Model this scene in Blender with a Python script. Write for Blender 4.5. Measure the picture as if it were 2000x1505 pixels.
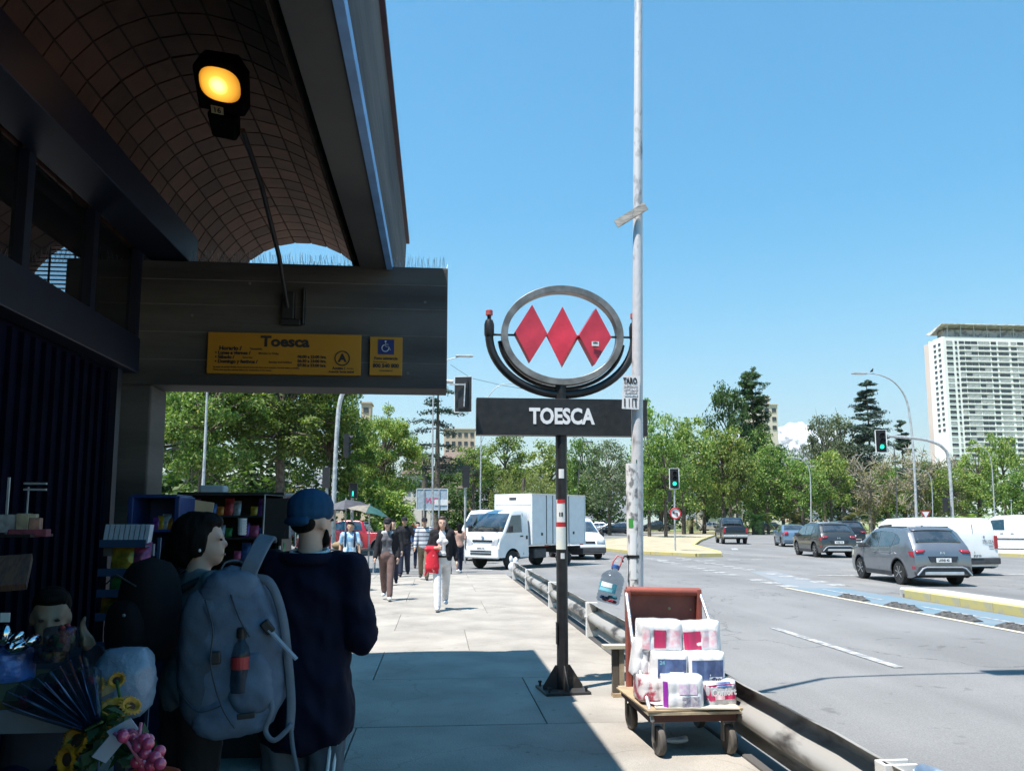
import bpy, bmesh, math, random
import numpy as np
from mathutils import Vector, Matrix, noise
for o in list(bpy.data.objects): bpy.data.objects.remove(o)
SC = bpy.context.scene
COL = SC.collection
R = math.radians
PI = math.pi

# ------------------------------------------------------------ camera, sky, sun, exposure
F = 1600.0; CH = 1.55; TH = math.atan(189.6/1600); PSI = R(5.14)
cam_d = bpy.data.cameras.new('camera'); cam = bpy.data.objects.new('camera', cam_d); COL.objects.link(cam)
cam_d.sensor_width = 36; cam_d.lens = F/2000*36; cam_d.shift_y = 0.038
cam_d.clip_start = 0.05; cam_d.clip_end = 30000
cam.location = (0, 0, CH); cam.rotation_euler = (PI/2+TH, 0, -PSI)
SC.camera = cam
SUN = Vector((.325, .225, -1.0))                       # the way the light travels
wd = bpy.data.worlds.new('World'); SC.world = wd; wd.use_nodes = True
nt = wd.node_tree; bg = nt.nodes['Background']
sky = nt.nodes.new('ShaderNodeTexSky'); sky.sky_type = 'NISHITA'; sky.sun_disc = False
el = math.atan2(1, math.hypot(SUN.x, SUN.y)); az = math.atan2(-SUN.x, -SUN.y)
sky.sun_elevation = el; sky.sun_rotation = az
sky.altitude = 500; sky.air_density = 1.7; sky.dust_density = 0.0; sky.ozone_density = 5.0
hsv = nt.nodes.new('ShaderNodeHueSaturation'); hsv.inputs['Saturation'].default_value = 1.6; hsv.inputs['Hue'].default_value = .487
nt.links.new(sky.outputs[0], hsv.inputs['Color']); nt.links.new(hsv.outputs[0], bg.inputs[0]); bg.inputs[1].default_value = 0.083
sd = bpy.data.lights.new('sun', 'SUN'); sd.energy = 5.0; sd.angle = R(.53); sd.color = (1, .955, .90)
so = bpy.data.objects.new('sun', sd); COL.objects.link(so)
so.rotation_euler = SUN.to_track_quat('-Z', 'Y').to_euler(); so.location = (-3, -2, 30)
vs = SC.view_settings
vs.view_transform = 'Standard'; vs.look = 'None'; vs.gamma = 1; vs.exposure = 1.05; vs.use_curve_mapping = False
SC.cycles.max_bounces = 8; SC.cycles.diffuse_bounces = 1; SC.cycles.transparent_max_bounces = 16
SC.cycles.use_denoising = True
RZ = -0.13                                             # road surface; the pavement is z = 0

def ray(u, v):
    xc = (u-1000)/F; yc = (828.4-v)/F
    f = math.cos(TH)-yc*math.sin(TH); up = yc*math.cos(TH)+math.sin(TH)
    return Vector((xc*math.cos(PSI)+f*math.sin(PSI), -xc*math.sin(PSI)+f*math.cos(PSI), up))
def at(u, v, Y):                                       # point seen at (u, v) standing at street distance Y
    d = ray(u, v); return Vector((0, 0, CH))+d*(Y/d.y)
def gnd(u, v, z=0.0):
    d = ray(u, v); return Vector((0, 0, CH))+d*((z-CH)/d.z)
def XZ(u, v, Y):
    p = at(u, v, Y); return p.x, p.z

# ------------------------------------------------------------ materials
def _n(nt, t, **k):
    n = nt.nodes.new(t)
    for a, b in k.items(): setattr(n, a, b)
    return n
MATS = {}
def mat(name, c, rough=.6, metal=0, var=.12, scale=6., bump=0., bscale=40., coat=0, spec=.5, c2=None, detail=5, mixlo=.35, mixhi=.65, stretch=None):
    if name in MATS: return MATS[name]
    m = bpy.data.materials.new(name); m.use_nodes = True; t = m.node_tree; L = t.links
    b = t.nodes['Principled BSDF']
    b.inputs['Roughness'].default_value = rough; b.inputs['Metallic'].default_value = metal
    b.inputs['Coat Weight'].default_value = coat; b.inputs['Specular IOR Level'].default_value = spec
    co = _n(t, 'ShaderNodeTexCoord')
    src = co.outputs['Object']
    if stretch:
        mp = _n(t, 'ShaderNodeMapping'); mp.inputs['Scale'].default_value = stretch; L.new(src, mp.inputs[0]); src = mp.outputs[0]
    nz = _n(t, 'ShaderNodeTexNoise'); nz.inputs['Scale'].default_value = scale; nz.inputs['Detail'].default_value = detail
    L.new(src, nz.inputs['Vector'])
    rp = _n(t, 'ShaderNodeValToRGB'); rp.color_ramp.elements[0].position = mixlo; rp.color_ramp.elements[1].position = mixhi
    if c2 is None: c2 = tuple(max(0, x*(1-var*2)) for x in c[:3])
    rp.color_ramp.elements[0].color = (*c2[:3], 1); rp.color_ramp.elements[1].color = (*[min(1, x*(1+var*.6)) for x in c[:3]], 1)
    L.new(nz.outputs[0], rp.inputs[0]); L.new(rp.outputs[0], b.inputs['Base Color'])
    if bump:
        n2 = _n(t, 'ShaderNodeTexNoise'); n2.inputs['Scale'].default_value = bscale; n2.inputs['Detail'].default_value = 6
        L.new(src, n2.inputs['Vector'])
        bp = _n(t, 'ShaderNodeBump'); bp.inputs['Strength'].default_value = bump; bp.inputs['Distance'].default_value = .02
        L.new(n2.outputs[0], bp.inputs['Height']); L.new(bp.outputs[0], b.inputs['Normal'])
    MATS[name] = m; return m
def emit(name, c, s):
    if name in MATS: return MATS[name]
    m = bpy.data.materials.new(name); m.use_nodes = True; b = m.node_tree.nodes['Principled BSDF']
    b.inputs['Base Color'].default_value = (*c, 1); b.inputs['Emission Color'].default_value = (*c, 1); b.inputs['Emission Strength'].default_value = s
    MATS[name] = m; return m
def glass(name, tint=(.75, .82, .85), tr=.5, rough=.04):
    if name in MATS: return MATS[name]
    m = bpy.data.materials.new(name); m.use_nodes = True; t = m.node_tree; L = t.links
    b = t.nodes['Principled BSDF']; b.inputs['Base Color'].default_value = (.02, .025, .03, 1); b.inputs['Roughness'].default_value = rough
    tn = _n(t, 'ShaderNodeBsdfTransparent'); tn.inputs[0].default_value = (*tint, 1)
    mx = _n(t, 'ShaderNodeMixShader'); mx.inputs[0].default_value = tr
    L.new(b.outputs[0], mx.inputs[1]); L.new(tn.outputs[0], mx.inputs[2]); L.new(mx.outputs[0], t.nodes['Material Output'].inputs[0])
    MATS[name] = m; return m
def leafmat(name, ca, cb, cc=None, tr=.35):
    if name in MATS: return MATS[name]
    m = bpy.data.materials.new(name); m.use_nodes = True; t = m.node_tree; L = t.links
    b = t.nodes['Principled BSDF']; b.inputs['Roughness'].default_value = .55; b.inputs['Specular IOR Level'].default_value = .35
    g = _n(t, 'ShaderNodeNewGeometry'); rp = _n(t, 'ShaderNodeValToRGB')
    rp.color_ramp.elements[0].color = (*ca, 1); rp.color_ramp.elements[1].color = (*cb, 1); rp.color_ramp.elements[1].position = .8
    if cc: e = rp.color_ramp.elements.new(.97); e.color = (*cc, 1)
    L.new(g.outputs['Random Per Island'], rp.inputs[0])
    oi = _n(t, 'ShaderNodeObjectInfo'); hv = _n(t, 'ShaderNodeHueSaturation'); m1 = _n(t, 'ShaderNodeMapRange'); m1.inputs[3].default_value = .475; m1.inputs[4].default_value = .515; m2 = _n(t, 'ShaderNodeMapRange'); m2.inputs[3].default_value = .9; m2.inputs[4].default_value = 1.35
    wn = _n(t, 'ShaderNodeTexWhiteNoise', noise_dimensions='1D'); L.new(oi.outputs['Random'], wn.inputs['W'])
    L.new(oi.outputs['Random'], m1.inputs[0]); L.new(wn.outputs['Value'], m2.inputs[0]); L.new(m1.outputs[0], hv.inputs['Hue']); L.new(m2.outputs[0], hv.inputs['Value']); L.new(rp.outputs[0], hv.inputs['Color'])
    hv.inputs['Saturation'].default_value = .92; rp = hv; L.new(rp.outputs[0], b.inputs['Base Color'])
    tl = _n(t, 'ShaderNodeBsdfTranslucent'); mm = _n(t, 'ShaderNodeMixRGB', blend_type='MULTIPLY'); mm.inputs[0].default_value = 1
    mm.inputs[2].default_value = (1.3, 1.5, .5, 1); L.new(rp.outputs[0], mm.inputs[1]); L.new(mm.outputs[0], tl.inputs[0])
    mx = _n(t, 'ShaderNodeMixShader'); mx.inputs[0].default_value = tr
    L.new(b.outputs[0], mx.inputs[1]); L.new(tl.outputs[0], mx.inputs[2]); L.new(mx.outputs[0], t.nodes['Material Output'].inputs[0])
    MATS[name] = m; return m

# ------------------------------------------------------------ mesh builder
class MB:
    def __init__(s): s.v = []; s.f = []
    def add(s, vs, fs, M=None):
        b = len(s.v)
        s.v += [tuple(M @ Vector(p)) if M is not None else tuple(p) for p in vs]
        s.f += [tuple(i+b for i in f) for f in fs]; return s
    def box(s, c, d, rz=0, M=None, rx=0, ry=0):
        x, y, z = d[0]/2, d[1]/2, d[2]/2
        vs = [(-x,-y,-z),(x,-y,-z),(x,y,-z),(-x,y,-z),(-x,-y,z),(x,-y,z),(x,y,z),(-x,y,z)]
        T = Matrix.Translation(c) @ Matrix.Rotation(rz, 4, 'Z') @ Matrix.Rotation(ry, 4, 'Y') @ Matrix.Rotation(rx, 4, 'X')
        if M is not None: T = M @ T
        return s.add(vs, [(3,2,1,0),(4,5,6,7),(0,1,5,4),(1,2,6,5),(2,3,7,6),(3,0,4,7)], T)
    def bar(s, p, q, w, h=None):                       # square bar from p to q
        h = h or w; p = Vector(p); q = Vector(q); d = q-p
        T = Matrix.Translation((p+q)/2) @ d.to_track_quat('Z', 'Y').to_matrix().to_4x4()
        return s.box((0,0,0), (w, h, d.length), M=T)
    def tube(s, pts, r, n=8, cap=True, closed=False):
        pts = [Vector(p) for p in pts]; m = len(pts)
        rs = r if isinstance(r, (list, tuple)) else [r]*m
        b = len(s.v); up = None
        for i, p in enumerate(pts):
            if closed: t = pts[(i+1) % m]-pts[i-1]
            else: t = pts[min(i+1, m-1)]-pts[max(i-1, 0)]
            t = t.normalized() if t.length > 1e-9 else Vector((0,0,1))
            if up is None: up = t.orthogonal().normalized()
            up = (up-t*up.dot(t)); up = up.normalized() if up.length > 1e-6 else t.orthogonal().normalized()
            sd_ = t.cross(up)
            for k in range(n):
                a = 2*PI*k/n; s.v.append(tuple(p+(up*math.cos(a)+sd_*math.sin(a))*rs[i]))
        for i in range(m if closed else m-1):
            j = (i+1) % m
            for k in range(n):
                k2 = (k+1) % n; s.f.append((b+i*n+k, b+i*n+k2, b+j*n+k2, b+j*n+k))
        if cap and not closed:
            s.f.append(tuple(b+k for k in range(n))[::-1]); s.f.append(tuple(b+(m-1)*n+k for k in range(n)))
        return s
    def lathe(s, prof, n=24, M=None, axis='Z'):        # prof: (r, z)
        vs = []; fs = []; m = len(prof)
        for r, z in prof:
            for k in range(n):
                a = 2*PI*k/n; x, y = r*math.cos(a), r*math.sin(a)
                vs.append((x, y, z) if axis == 'Z' else (z, x, y))
        for i in range(m-1):
            for k in range(n):
                k2 = (k+1) % n; fs.append((i*n+k, i*n+k2, (i+1)*n+k2, (i+1)*n+k))
        fs.append(tuple(range(n))[::-1]); fs.append(tuple((m-1)*n+k for k in range(n)))
        return s.add(vs, fs, M)
    def prism(s, poly, ax, d0, d1, M=None):            # 2D poly extruded along ax from d0 to d1
        def P(a, b, d): return {'x': (d, a, b), 'y': (a, d, b), 'z': (a, b, d)}[ax]
        n = len(poly); vs = [P(a, b, d0) for a, b in poly]+[P(a, b, d1) for a, b in poly]
        fs = [tuple(range(n))[::-1], tuple(range(n, 2*n))]+[(i, (i+1) % n, n+(i+1) % n, n+i) for i in range(n)]
        return s.add(vs, fs, M)
    def ell(s, c, r, nu=14, nv=9, M=None):
        vs = []; fs = []
        if not isinstance(r, (tuple, list)): r = (r, r, r)
        for i in range(nv+1):
            th = PI*i/nv
            for k in range(nu):
                a = 2*PI*k/nu; vs.append((r[0]*math.sin(th)*math.cos(a), r[1]*math.sin(th)*math.sin(a), r[2]*math.cos(th)))
        for i in range(nv):
            for k in range(nu):
                k2 = (k+1) % nu; fs.append((i*nu+k, (i+1)*nu+k, (i+1)*nu+k2, i*nu+k2))
        T = Matrix.Translation(c)
        if M is not None: T = T @ M
        return s.add(vs, fs, T)
    def quad(s, a, b, c, d): return s.add([a, b, c, d], [(0, 1, 2, 3)])
    def mesh(s, name):
        me = bpy.data.meshes.new(name); me.from_pydata(s.v, [], s.f)
        bm = bmesh.new(); bm.from_mesh(me); bmesh.ops.recalc_face_normals(bm, faces=bm.faces); bm.to_mesh(me); bm.free(); return me
    def build(s, name, m, parent=None, smooth=False, bevel=0, loc=None, rot=None, seg=2, label=None, sub=0):
        me = s.mesh(name); return link(name, me, m, parent, smooth, bevel, loc, rot, seg, label, sub)
def link(name, me, m, parent=None, smooth=False, bevel=0, loc=None, rot=None, seg=2, label=None, sub=0):
    if m is not None and not me.materials: me.materials.append(m)
    o = bpy.data.objects.new(name, me); COL.objects.link(o)
    if parent: o.parent = parent
    if loc is not None: o.location = loc
    if rot is not None: o.rotation_euler = rot
    if smooth is True:
        me.polygons.foreach_set('use_smooth', [True]*len(me.polygons))
    elif smooth:
        me.polygons.foreach_set('use_smooth', [True]*len(me.polygons)); me.set_sharp_from_angle(angle=R(smooth))
    if bevel:
        b = o.modifiers.new('b', 'BEVEL'); b.width = bevel; b.segments = seg; b.limit_method = 'ANGLE'; b.angle_limit = R(35)
    if sub:
        b = o.modifiers.new('s', 'SUBSURF'); b.levels = sub; b.render_levels = sub
    if label: o['label'] = label
    return o
def tag(o, label, cat, group=None):
    o['label'] = label; o['category'] = cat
    if group: o['group'] = group
    return o
def thing(name, label, cat, loc=(0,0,0), rz=0, group=None):
    o = bpy.data.objects.new(name, None); COL.objects.link(o); o.empty_display_size = .1
    o.location = loc; o.rotation_euler = (0, 0, rz); return tag(o, label, cat, group)
def struct(o, kind='structure'): o['kind'] = kind; return o
def kids(o): return [c for c in bpy.data.objects if c.parent == o]
def dup(o, loc, rz=0, label=None, scale=None, parent=None, _km=None):
    c = o.copy(); COL.objects.link(c); c.parent = parent
    if parent is None:
        c.location = loc; c.rotation_euler = (0, 0, rz)
        if scale: c.scale = (scale,)*3 if not isinstance(scale, tuple) else scale
        if label: c['label'] = label
    for k in kids(o): dup(k, None, parent=c)
    return c
def text(name, s, size, m, parent, loc, rot=(PI/2, 0, 0), ext=.001, bold=0, ax='CENTER', sx=1, ay='CENTER', shear=0):
    cu = bpy.data.curves.new(name, 'FONT'); cu.body = s; cu.size = size; cu.extrude = ext; cu.offset = bold
    cu.align_x = ax; cu.align_y = ay; cu.shear = shear; cu.resolution_u = 3; cu.materials.append(m)
    t_ = bpy.data.objects.new('tmp', cu); COL.objects.link(t_)
    me = bpy.data.meshes.new_from_object(t_.evaluated_get(bpy.context.evaluated_depsgraph_get())); me.name = name
    bpy.data.objects.remove(t_); bpy.data.curves.remove(cu)
    o = bpy.data.objects.new(name, me); COL.objects.link(o); o.parent = parent; o.location = loc; o.rotation_euler = rot; o.scale = (sx, 1, 1)
    return o
def strap(pts, w, th, nrm):
    """flat webbing along pts, its face turned to nrm"""
    pts = [Vector(p) for p in pts]; nrm = Vector(nrm); vs = []; n = len(pts)
    for i, p in enumerate(pts):
        t = (pts[min(i+1,n-1)]-pts[max(i-1,0)]).normalized(); s = t.cross(nrm).normalized(); m = s.cross(t).normalized()
        for a, b in ((-1,-1),(1,-1),(1,1),(-1,1)): vs.append(tuple(p+s*a*w/2+m*b*th/2))
    fs = [(4*i+k, 4*i+(k+1)%4, 4*i+4+(k+1)%4, 4*i+4+k) for i in range(n-1) for k in range(4)]+[(0,1,2,3),(4*n-4,4*n-3,4*n-2,4*n-1)]
    return MB().add(vs, fs)
def curve(pts, n=5):
    pts = [Vector(p) for p in pts]; out = []
    for i in range(len(pts)-1):
        p0, p1, p2, p3 = pts[max(0,i-1)], pts[i], pts[i+1], pts[min(len(pts)-1,i+2)]
        for k in range(n):
            t = k/n; out.append(.5*((2*p1)+(p2-p0)*t+(2*p0-5*p1+4*p2-p3)*t*t+(3*p1-p0-3*p2+p3)*t**3))
    return out+[pts[-1]]
def wrinkle(o, amp, sc=(9,9,5), seed=0., thr=0):
    """cloth folds: ridged noise pushed along the normals"""
    me = o.data; nn = [v.normal.copy() for v in me.vertices]
    for v, n in zip(me.vertices, nn):
        p = Vector((v.co.x*sc[0]+seed, v.co.y*sc[1], v.co.z*sc[2]+v.co.x*sc[2]*.6))
        f = (1-abs(noise.noise(p))*2.6)*.6+.4*noise.noise(p*2.7); v.co += n*f*amp
    me.update()
def blob(items, voxel, name, m, parent=None, sm=4, label=None, dec=0):
    """one continuous surface from capsules ('c',p0,p1,r0,r1[,(sx,sy)]) and ellipsoids ('e',c,(rx,ry,rz)[,M])"""
    mb = MB()
    for it in items:
        if it[0] == 'c':
            p, q = Vector(it[1]), Vector(it[2]); r0, r1 = it[3], it[4]; sc_ = it[5] if len(it) > 5 else (1, 1)
            n = 14; L = (q-p).length; prof = []
            for k in range(5): a = -PI/2+PI/2*k/4; prof.append((r0*math.cos(a)+1e-4, r0*math.sin(a)))
            for k in range(5): a = PI/2*k/4; prof.append((r1*math.cos(a)+1e-4, L+r1*math.sin(a)))
            qd = (q-p).to_track_quat('Z', 'Y') if L > 1e-5 else Matrix.Identity(3).to_quaternion()
            Mx = qd.to_matrix().to_4x4()
            vs = []; fs = []; m_ = len(prof)
            for r, z in prof:
                for k in range(n):
                    a = 2*PI*k/n; w = Mx @ Vector((r*math.cos(a), r*math.sin(a), z))
                    ax_ = Mx @ Vector((0, 0, z)); dlt = w-ax_
                    vs.append(tuple(p+ax_+Vector((dlt.x*sc_[0], dlt.y*sc_[1], dlt.z))))
            for i in range(m_-1):
                for k in range(n): k2 = (k+1) % n; fs.append((i*n+k, i*n+k2, (i+1)*n+k2, (i+1)*n+k))
            fs.append(tuple(range(n))[::-1]); fs.append(tuple((m_-1)*n+k for k in range(n)))
            mb.add(vs, fs)
        else: mb.ell(it[1], it[2], M=it[3] if len(it) > 3 else None)
    me = mb.mesh('tmp'); o = bpy.data.objects.new('tmp', me); COL.objects.link(o)
    r = o.modifiers.new('r', 'REMESH'); r.mode = 'VOXEL'; r.voxel_size = voxel
    if sm: s = o.modifiers.new('s', 'SMOOTH'); s.iterations = sm; s.factor = .5
    if dec: d = o.modifiers.new('d', 'DECIMATE'); d.ratio = dec
    dg = bpy.context.evaluated_depsgraph_get(); me2 = bpy.data.meshes.new_from_object(o.evaluated_get(dg)); me2.name = name
    bpy.data.objects.remove(o); bpy.data.meshes.remove(me)
    return link(name, me2, m, parent, smooth=True, label=label)
# ------------------------------------------------------------ shared materials
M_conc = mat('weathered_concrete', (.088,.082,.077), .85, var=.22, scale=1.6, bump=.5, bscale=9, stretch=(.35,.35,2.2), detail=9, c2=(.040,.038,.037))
M_concL = mat('pavement_concrete', (.345,.312,.268), .9, var=.12, scale=1.3, bump=.35, bscale=60, detail=9)
t = M_concL.node_tree; L = t.links; b = t.nodes['Principled BSDF']; geo = _n(t, 'ShaderNodeNewGeometry'); cur = b.inputs['Base Color'].links[0].from_node.outputs[0]
def _fac(node_out, a, b_, c, d): m_ = _n(t, 'ShaderNodeMapRange'); m_.inputs[1].default_value = a; m_.inputs[2].default_value = b_; m_.inputs[3].default_value = c; m_.inputs[4].default_value = d; L.new(node_out, m_.inputs[0]); return m_.outputs[0]
def _noise(sc_, det=4, rough=.5): n_ = _n(t, 'ShaderNodeTexNoise'); n_.inputs['Scale'].default_value = sc_; n_.inputs['Detail'].default_value = det; n_.inputs['Roughness'].default_value = rough; L.new(geo.outputs['Position'], n_.inputs['Vector']); return n_.outputs[0]
vo = _n(t, 'ShaderNodeTexVoronoi'); vo.inputs['Scale'].default_value = 3.4; L.new(geo.outputs['Position'], vo.inputs['Vector'])
vc = _n(t, 'ShaderNodeTexVoronoi', feature='DISTANCE_TO_EDGE'); vc.inputs['Scale'].default_value = .28
wv = _n(t, 'ShaderNodeVectorMath', operation='MULTIPLY_ADD'); nn_ = _n(t, 'ShaderNodeTexNoise'); nn_.inputs['Scale'].default_value = 1.1; nn_.inputs['Detail'].default_value = 7; L.new(geo.outputs['Position'], nn_.inputs['Vector']); L.new(nn_.outputs['Color'], wv.inputs[0]); wv.inputs[1].default_value = (1.6,1.6,1.6); L.new(geo.outputs['Position'], wv.inputs[2]); L.new(wv.outputs[0], vc.inputs['Vector'])
for f in (_fac(vo.outputs['Distance'], .045, .075, .62, 1), _fac(_noise(.35, 6), .36, .66, .93, 1.04), _fac(_noise(170, 2), .30, .70, .80, 1.2), _fac(_noise(9, 8, .7), .54, .72, 1, .86), _fac(vc.outputs['Distance'], .001, .004, .80, 1)):
    mu = _n(t, 'ShaderNodeVectorMath', operation='SCALE'); L.new(cur, mu.inputs[0]); L.new(f, mu.inputs['Scale']); cur = mu.outputs[0]
L.new(cur, b.inputs['Base Color'])
M_joint = mat('joint_dirt', (.16,.15,.14), .95)
M_blue = mat('blue_painted_steel', (.003,.007,.022), .5, var=.15, scale=5)
M_blueL = mat('light_blue_flashing', (.16,.34,.62), .5, var=.1)
M_blk = mat('black_paint', (.02,.02,.022), .45, var=.2, scale=15, bump=.05)
M_dark = mat('dark_plastic', (.015,.015,.017), .5)
M_rub = mat('rubber', (.025,.025,.025), .85, bump=.1)
M_galv = mat('galvanised_steel', (.50,.51,.52), .5, .35, var=.15, scale=9)
M_white = mat('white_paint', (.80,.80,.79), .5, var=.05)
M_glass = glass('window_glass', (.5,.55,.6), .35)
M_red = mat('red_paint', (.55,.03,.04), .45, var=.15, scale=7)
rnd = random.Random(7)

# ------------------------------------------------------------ ground, road, pavement
def sheet(name, pts, z, m, kind='structure'):
    o = MB().add([(x, y, z) for x, y in pts], [tuple(range(len(pts)))]).build(name, m); return struct(o, kind)
def asphalt():
    m = mat('asphalt', (.195,.19,.183), .88, var=.08, scale=.35, detail=9)
    t = m.node_tree; L = t.links; b = t.nodes['Principled BSDF']
    co = t.nodes['Texture Coordinate']; rp = b.inputs['Base Color'].links[0].from_node
    # wheel-path streaks along the street and fine aggregate
    mp = _n(t, 'ShaderNodeMapping'); mp.inputs['Scale'].default_value = (.55, .035, 1); L.new(co.outputs['Object'], mp.inputs[0])
    n1 = _n(t, 'ShaderNodeTexNoise'); n1.inputs['Scale'].default_value = 1.6; n1.inputs['Detail'].default_value = 6; L.new(mp.outputs[0], n1.inputs['Vector'])
    n2 = _n(t, 'ShaderNodeTexNoise'); n2.inputs['Scale'].default_value = 90; n2.inputs['Detail'].default_value = 3; L.new(co.outputs['Object'], n2.inputs['Vector'])
    a = _n(t, 'ShaderNodeMapRange'); a.inputs[1].default_value = .3; a.inputs[2].default_value = .7; a.inputs[3].default_value = .84; a.inputs[4].default_value = 1.14; L.new(n1.outputs[0], a.inputs[0])
    c = _n(t, 'ShaderNodeMapRange'); c.inputs[1].default_value = .3; c.inputs[2].default_value = .7; c.inputs[3].default_value = .8; c.inputs[4].default_value = 1.2; L.new(n2.outputs[0], c.inputs[0])
    # sparse dark stains
    n3 = _n(t, 'ShaderNodeTexNoise'); n3.inputs['Scale'].default_value = 3.2; n3.inputs['Detail'].default_value = 4; L.new(co.outputs['Object'], n3.inputs['Vector'])
    d = _n(t, 'ShaderNodeMapRange'); d.inputs[1].default_value = .66; d.inputs[2].default_value = .72; d.inputs[3].default_value = 1; d.inputs[4].default_value = .68; L.new(n3.outputs[0], d.inputs[0])
    # cracks
    vo = _n(t, 'ShaderNodeTexVoronoi', feature='DISTANCE_TO_EDGE'); vo.inputs['Scale'].default_value = .16
    nw = _n(t, 'ShaderNodeTexNoise'); nw.inputs['Scale'].default_value = 1.5; nw.inputs['Detail'].default_value = 6; L.new(co.outputs['Object'], nw.inputs['Vector'])
    vm = _n(t, 'ShaderNodeMixRGB'); vm.inputs[0].default_value = .12; L.new(co.outputs['Object'], vm.inputs[1])
    sc_ = _n(t, 'ShaderNodeVectorMath', operation='SCALE'); sc_.inputs['Scale'].default_value = 12; L.new(nw.outputs['Color'], sc_.inputs[0]); L.new(sc_.outputs[0], vm.inputs[2]); L.new(vm.outputs[0], vo.inputs['Vector'])
    e = _n(t, 'ShaderNodeMapRange'); e.inputs[1].default_value = .001; e.inputs[2].default_value = .004; e.inputs[3].default_value = .6; e.inputs[4].default_value = 1; L.new(vo.outputs['Distance'], e.inputs[0])
    cur = rp.outputs[0]
    for x in (a, c, d, e):
        mu = _n(t, 'ShaderNodeVectorMath', operation='SCALE'); L.new(cur, mu.inputs[0]); L.new(x.outputs[0], mu.inputs['Scale']); cur = mu.outputs[0]
    L.new(cur, b.inputs['Base Color'])
    bp = _n(t, 'ShaderNodeBump'); bp.inputs['Strength'].default_value = .25; bp.inputs['Distance'].default_value = .01; L.new(n2.outputs[0], bp.inputs['Height']); L.new(bp.outputs[0], b.inputs['Normal'])
    return m
M_asph = asphalt()
M_soil = mat('dry_soil', (.33,.29,.20), .95, var=.15, scale=.2, c2=(.20,.21,.09))
g_ = sheet('ground', [(-9000,-400),(14000,-400),(14000,14000),(-9000,14000)], -.30, M_soil)
sheet('road', [(2.35,-30),(260,-30),(260,124),(-160,124),(-160,24.95),(2.35,24.95)], RZ, M_asph)
M_lawn = mat('park_lawn', (.12,.19,.045), .95, var=.25, scale=.6, c2=(.25,.24,.10), bump=.3, bscale=3)
# pavement: slabs with recessed joints
sw = struct(MB().box((-9.0,-2,-.11),(22.2,53.6,.16)).build('sidewalk', M_joint))
slab_meshes = {}
def slab(x0, x1, y0, y1):
    g = .005 if y0 < 9 else .0025
    o = MB().box((0,0,-.03),(x1-x0-2*g, y1-y0-2*g, .06)).build('slab', M_concL, sw, bevel=.004, seg=1)
    o.location = ((x0+x1)/2, (y0+y1)/2, rnd.uniform(-.0015,.0015)); return o
rows = [(-3,-.5),(-.5,1.0),(1.0,2.8),(2.8,4.6),(4.6,6.52),(6.52,8.42),(8.42,10.2),(10.2,12.1),(12.1,14.2),(14.2,16.4),(16.4,18.6),(18.6,20.8),(20.8,22.9),(22.9,24.7)]
for i, (y0, y1) in enumerate(rows):
    off = -.6 if i % 2 == 0 else .86
    if y0 == 8.42: off = -.62
    if y0 == 10.2: off = .4
    xs = [-19.9]+[off+2.6*k for k in range(-7, 3) if -19 < off+2.6*k < 1.7]+[2.04]
    if xs[1]-xs[0] < .8: xs.pop(1)
    if xs[-1]-xs[-2] < .5: xs.pop(-2)
    for a, b in zip(xs, xs[1:]):
        if b < -3.2 and y0 < 6 : continue
        slab(a, b, y0, y1)
MB().box((2.13,-1,-.09),(.17,49.5,.19)).build('kerb', M_conc, None, bevel=.02)['kind'] = 'structure'
MB().box((-8.95,24.83,-.09),(22.0,.2,.185)).build('kerb', M_conc, None, bevel=.02)['kind'] = 'structure'

# ------------------------------------------------------------ station: beam, column, canopy vaults, glazing and shutter
YB = 6.47
st = thing('station_building', 'concrete metro station front with brick barrel vault canopy, blue steel and dark shutter', 'building', (-2.3, YB, 0))
T0 = Matrix.Translation((2.3, -YB, 0))
def sb(mb, name, m, **k): 
    o = mb.build(name, m, st, **k); o.location = (2.3, -YB, 0); return o
mb = MB().box((-2.9+1.475+ (0.055-0.05), YB+.18, 3.095),(2.96,.36,.99)); 
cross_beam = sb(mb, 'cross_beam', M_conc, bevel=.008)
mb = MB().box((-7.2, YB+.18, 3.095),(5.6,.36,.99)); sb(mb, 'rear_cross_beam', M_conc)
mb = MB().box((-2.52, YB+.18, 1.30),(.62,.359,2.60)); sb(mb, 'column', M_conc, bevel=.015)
# vault tiles
M_tile = mat('vault_tile', (.115,.050,.029), .8, var=.2, scale=3, bump=.2)
t = M_tile.node_tree; b = t.nodes['Principled BSDF']; rp = b.inputs['Base Color'].links[0].from_node
oi = _n(t, 'ShaderNodeObjectInfo'); hs = _n(t, 'ShaderNodeHueSaturation'); mr = _n(t, 'ShaderNodeMapRange'); mr.inputs[3].default_value = .6; mr.inputs[4].default_value = 1.25
t.links.new(oi.outputs['Random'], mr.inputs[0]); t.links.new(mr.outputs[0], hs.inputs['Value']); t.links.new(rp.outputs[0], hs.inputs['Color']); t.links.new(hs.outputs[0], b.inputs['Base Color'])
M_mort = mat('vault_mortar', (.03,.02,.016), .95)
VC = (-1.54, 3.81); VR = .857
def vault(cx, y0, y1, rr=VR):
    n = 24; vs = []; fs = []
    for j, y in enumerate((y0, y1)):
        for r in (rr+.004, rr+.10):
            for k in range(n+1):
                a = R(-14)+R(208)*k/n; vs.append((cx+r*math.cos(a), y, VC[1]+r*math.sin(a)))
    m = n+1
    for k in range(n):
        fs += [(k, k+1, 2*m+k+1, 2*m+k), (m+k, 3*m+k, 3*m+k+1, m+k+1), (k, m+k, m+k+1, k+1), (2*m+k, 2*m+k+1, 3*m+k+1, 3*m+k)]
    return MB().add(vs, fs)
YE = 9.1; RING = .222
va = sb(vault(VC[0], -12, YE), 'vault', M_mort, smooth=30)
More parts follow.
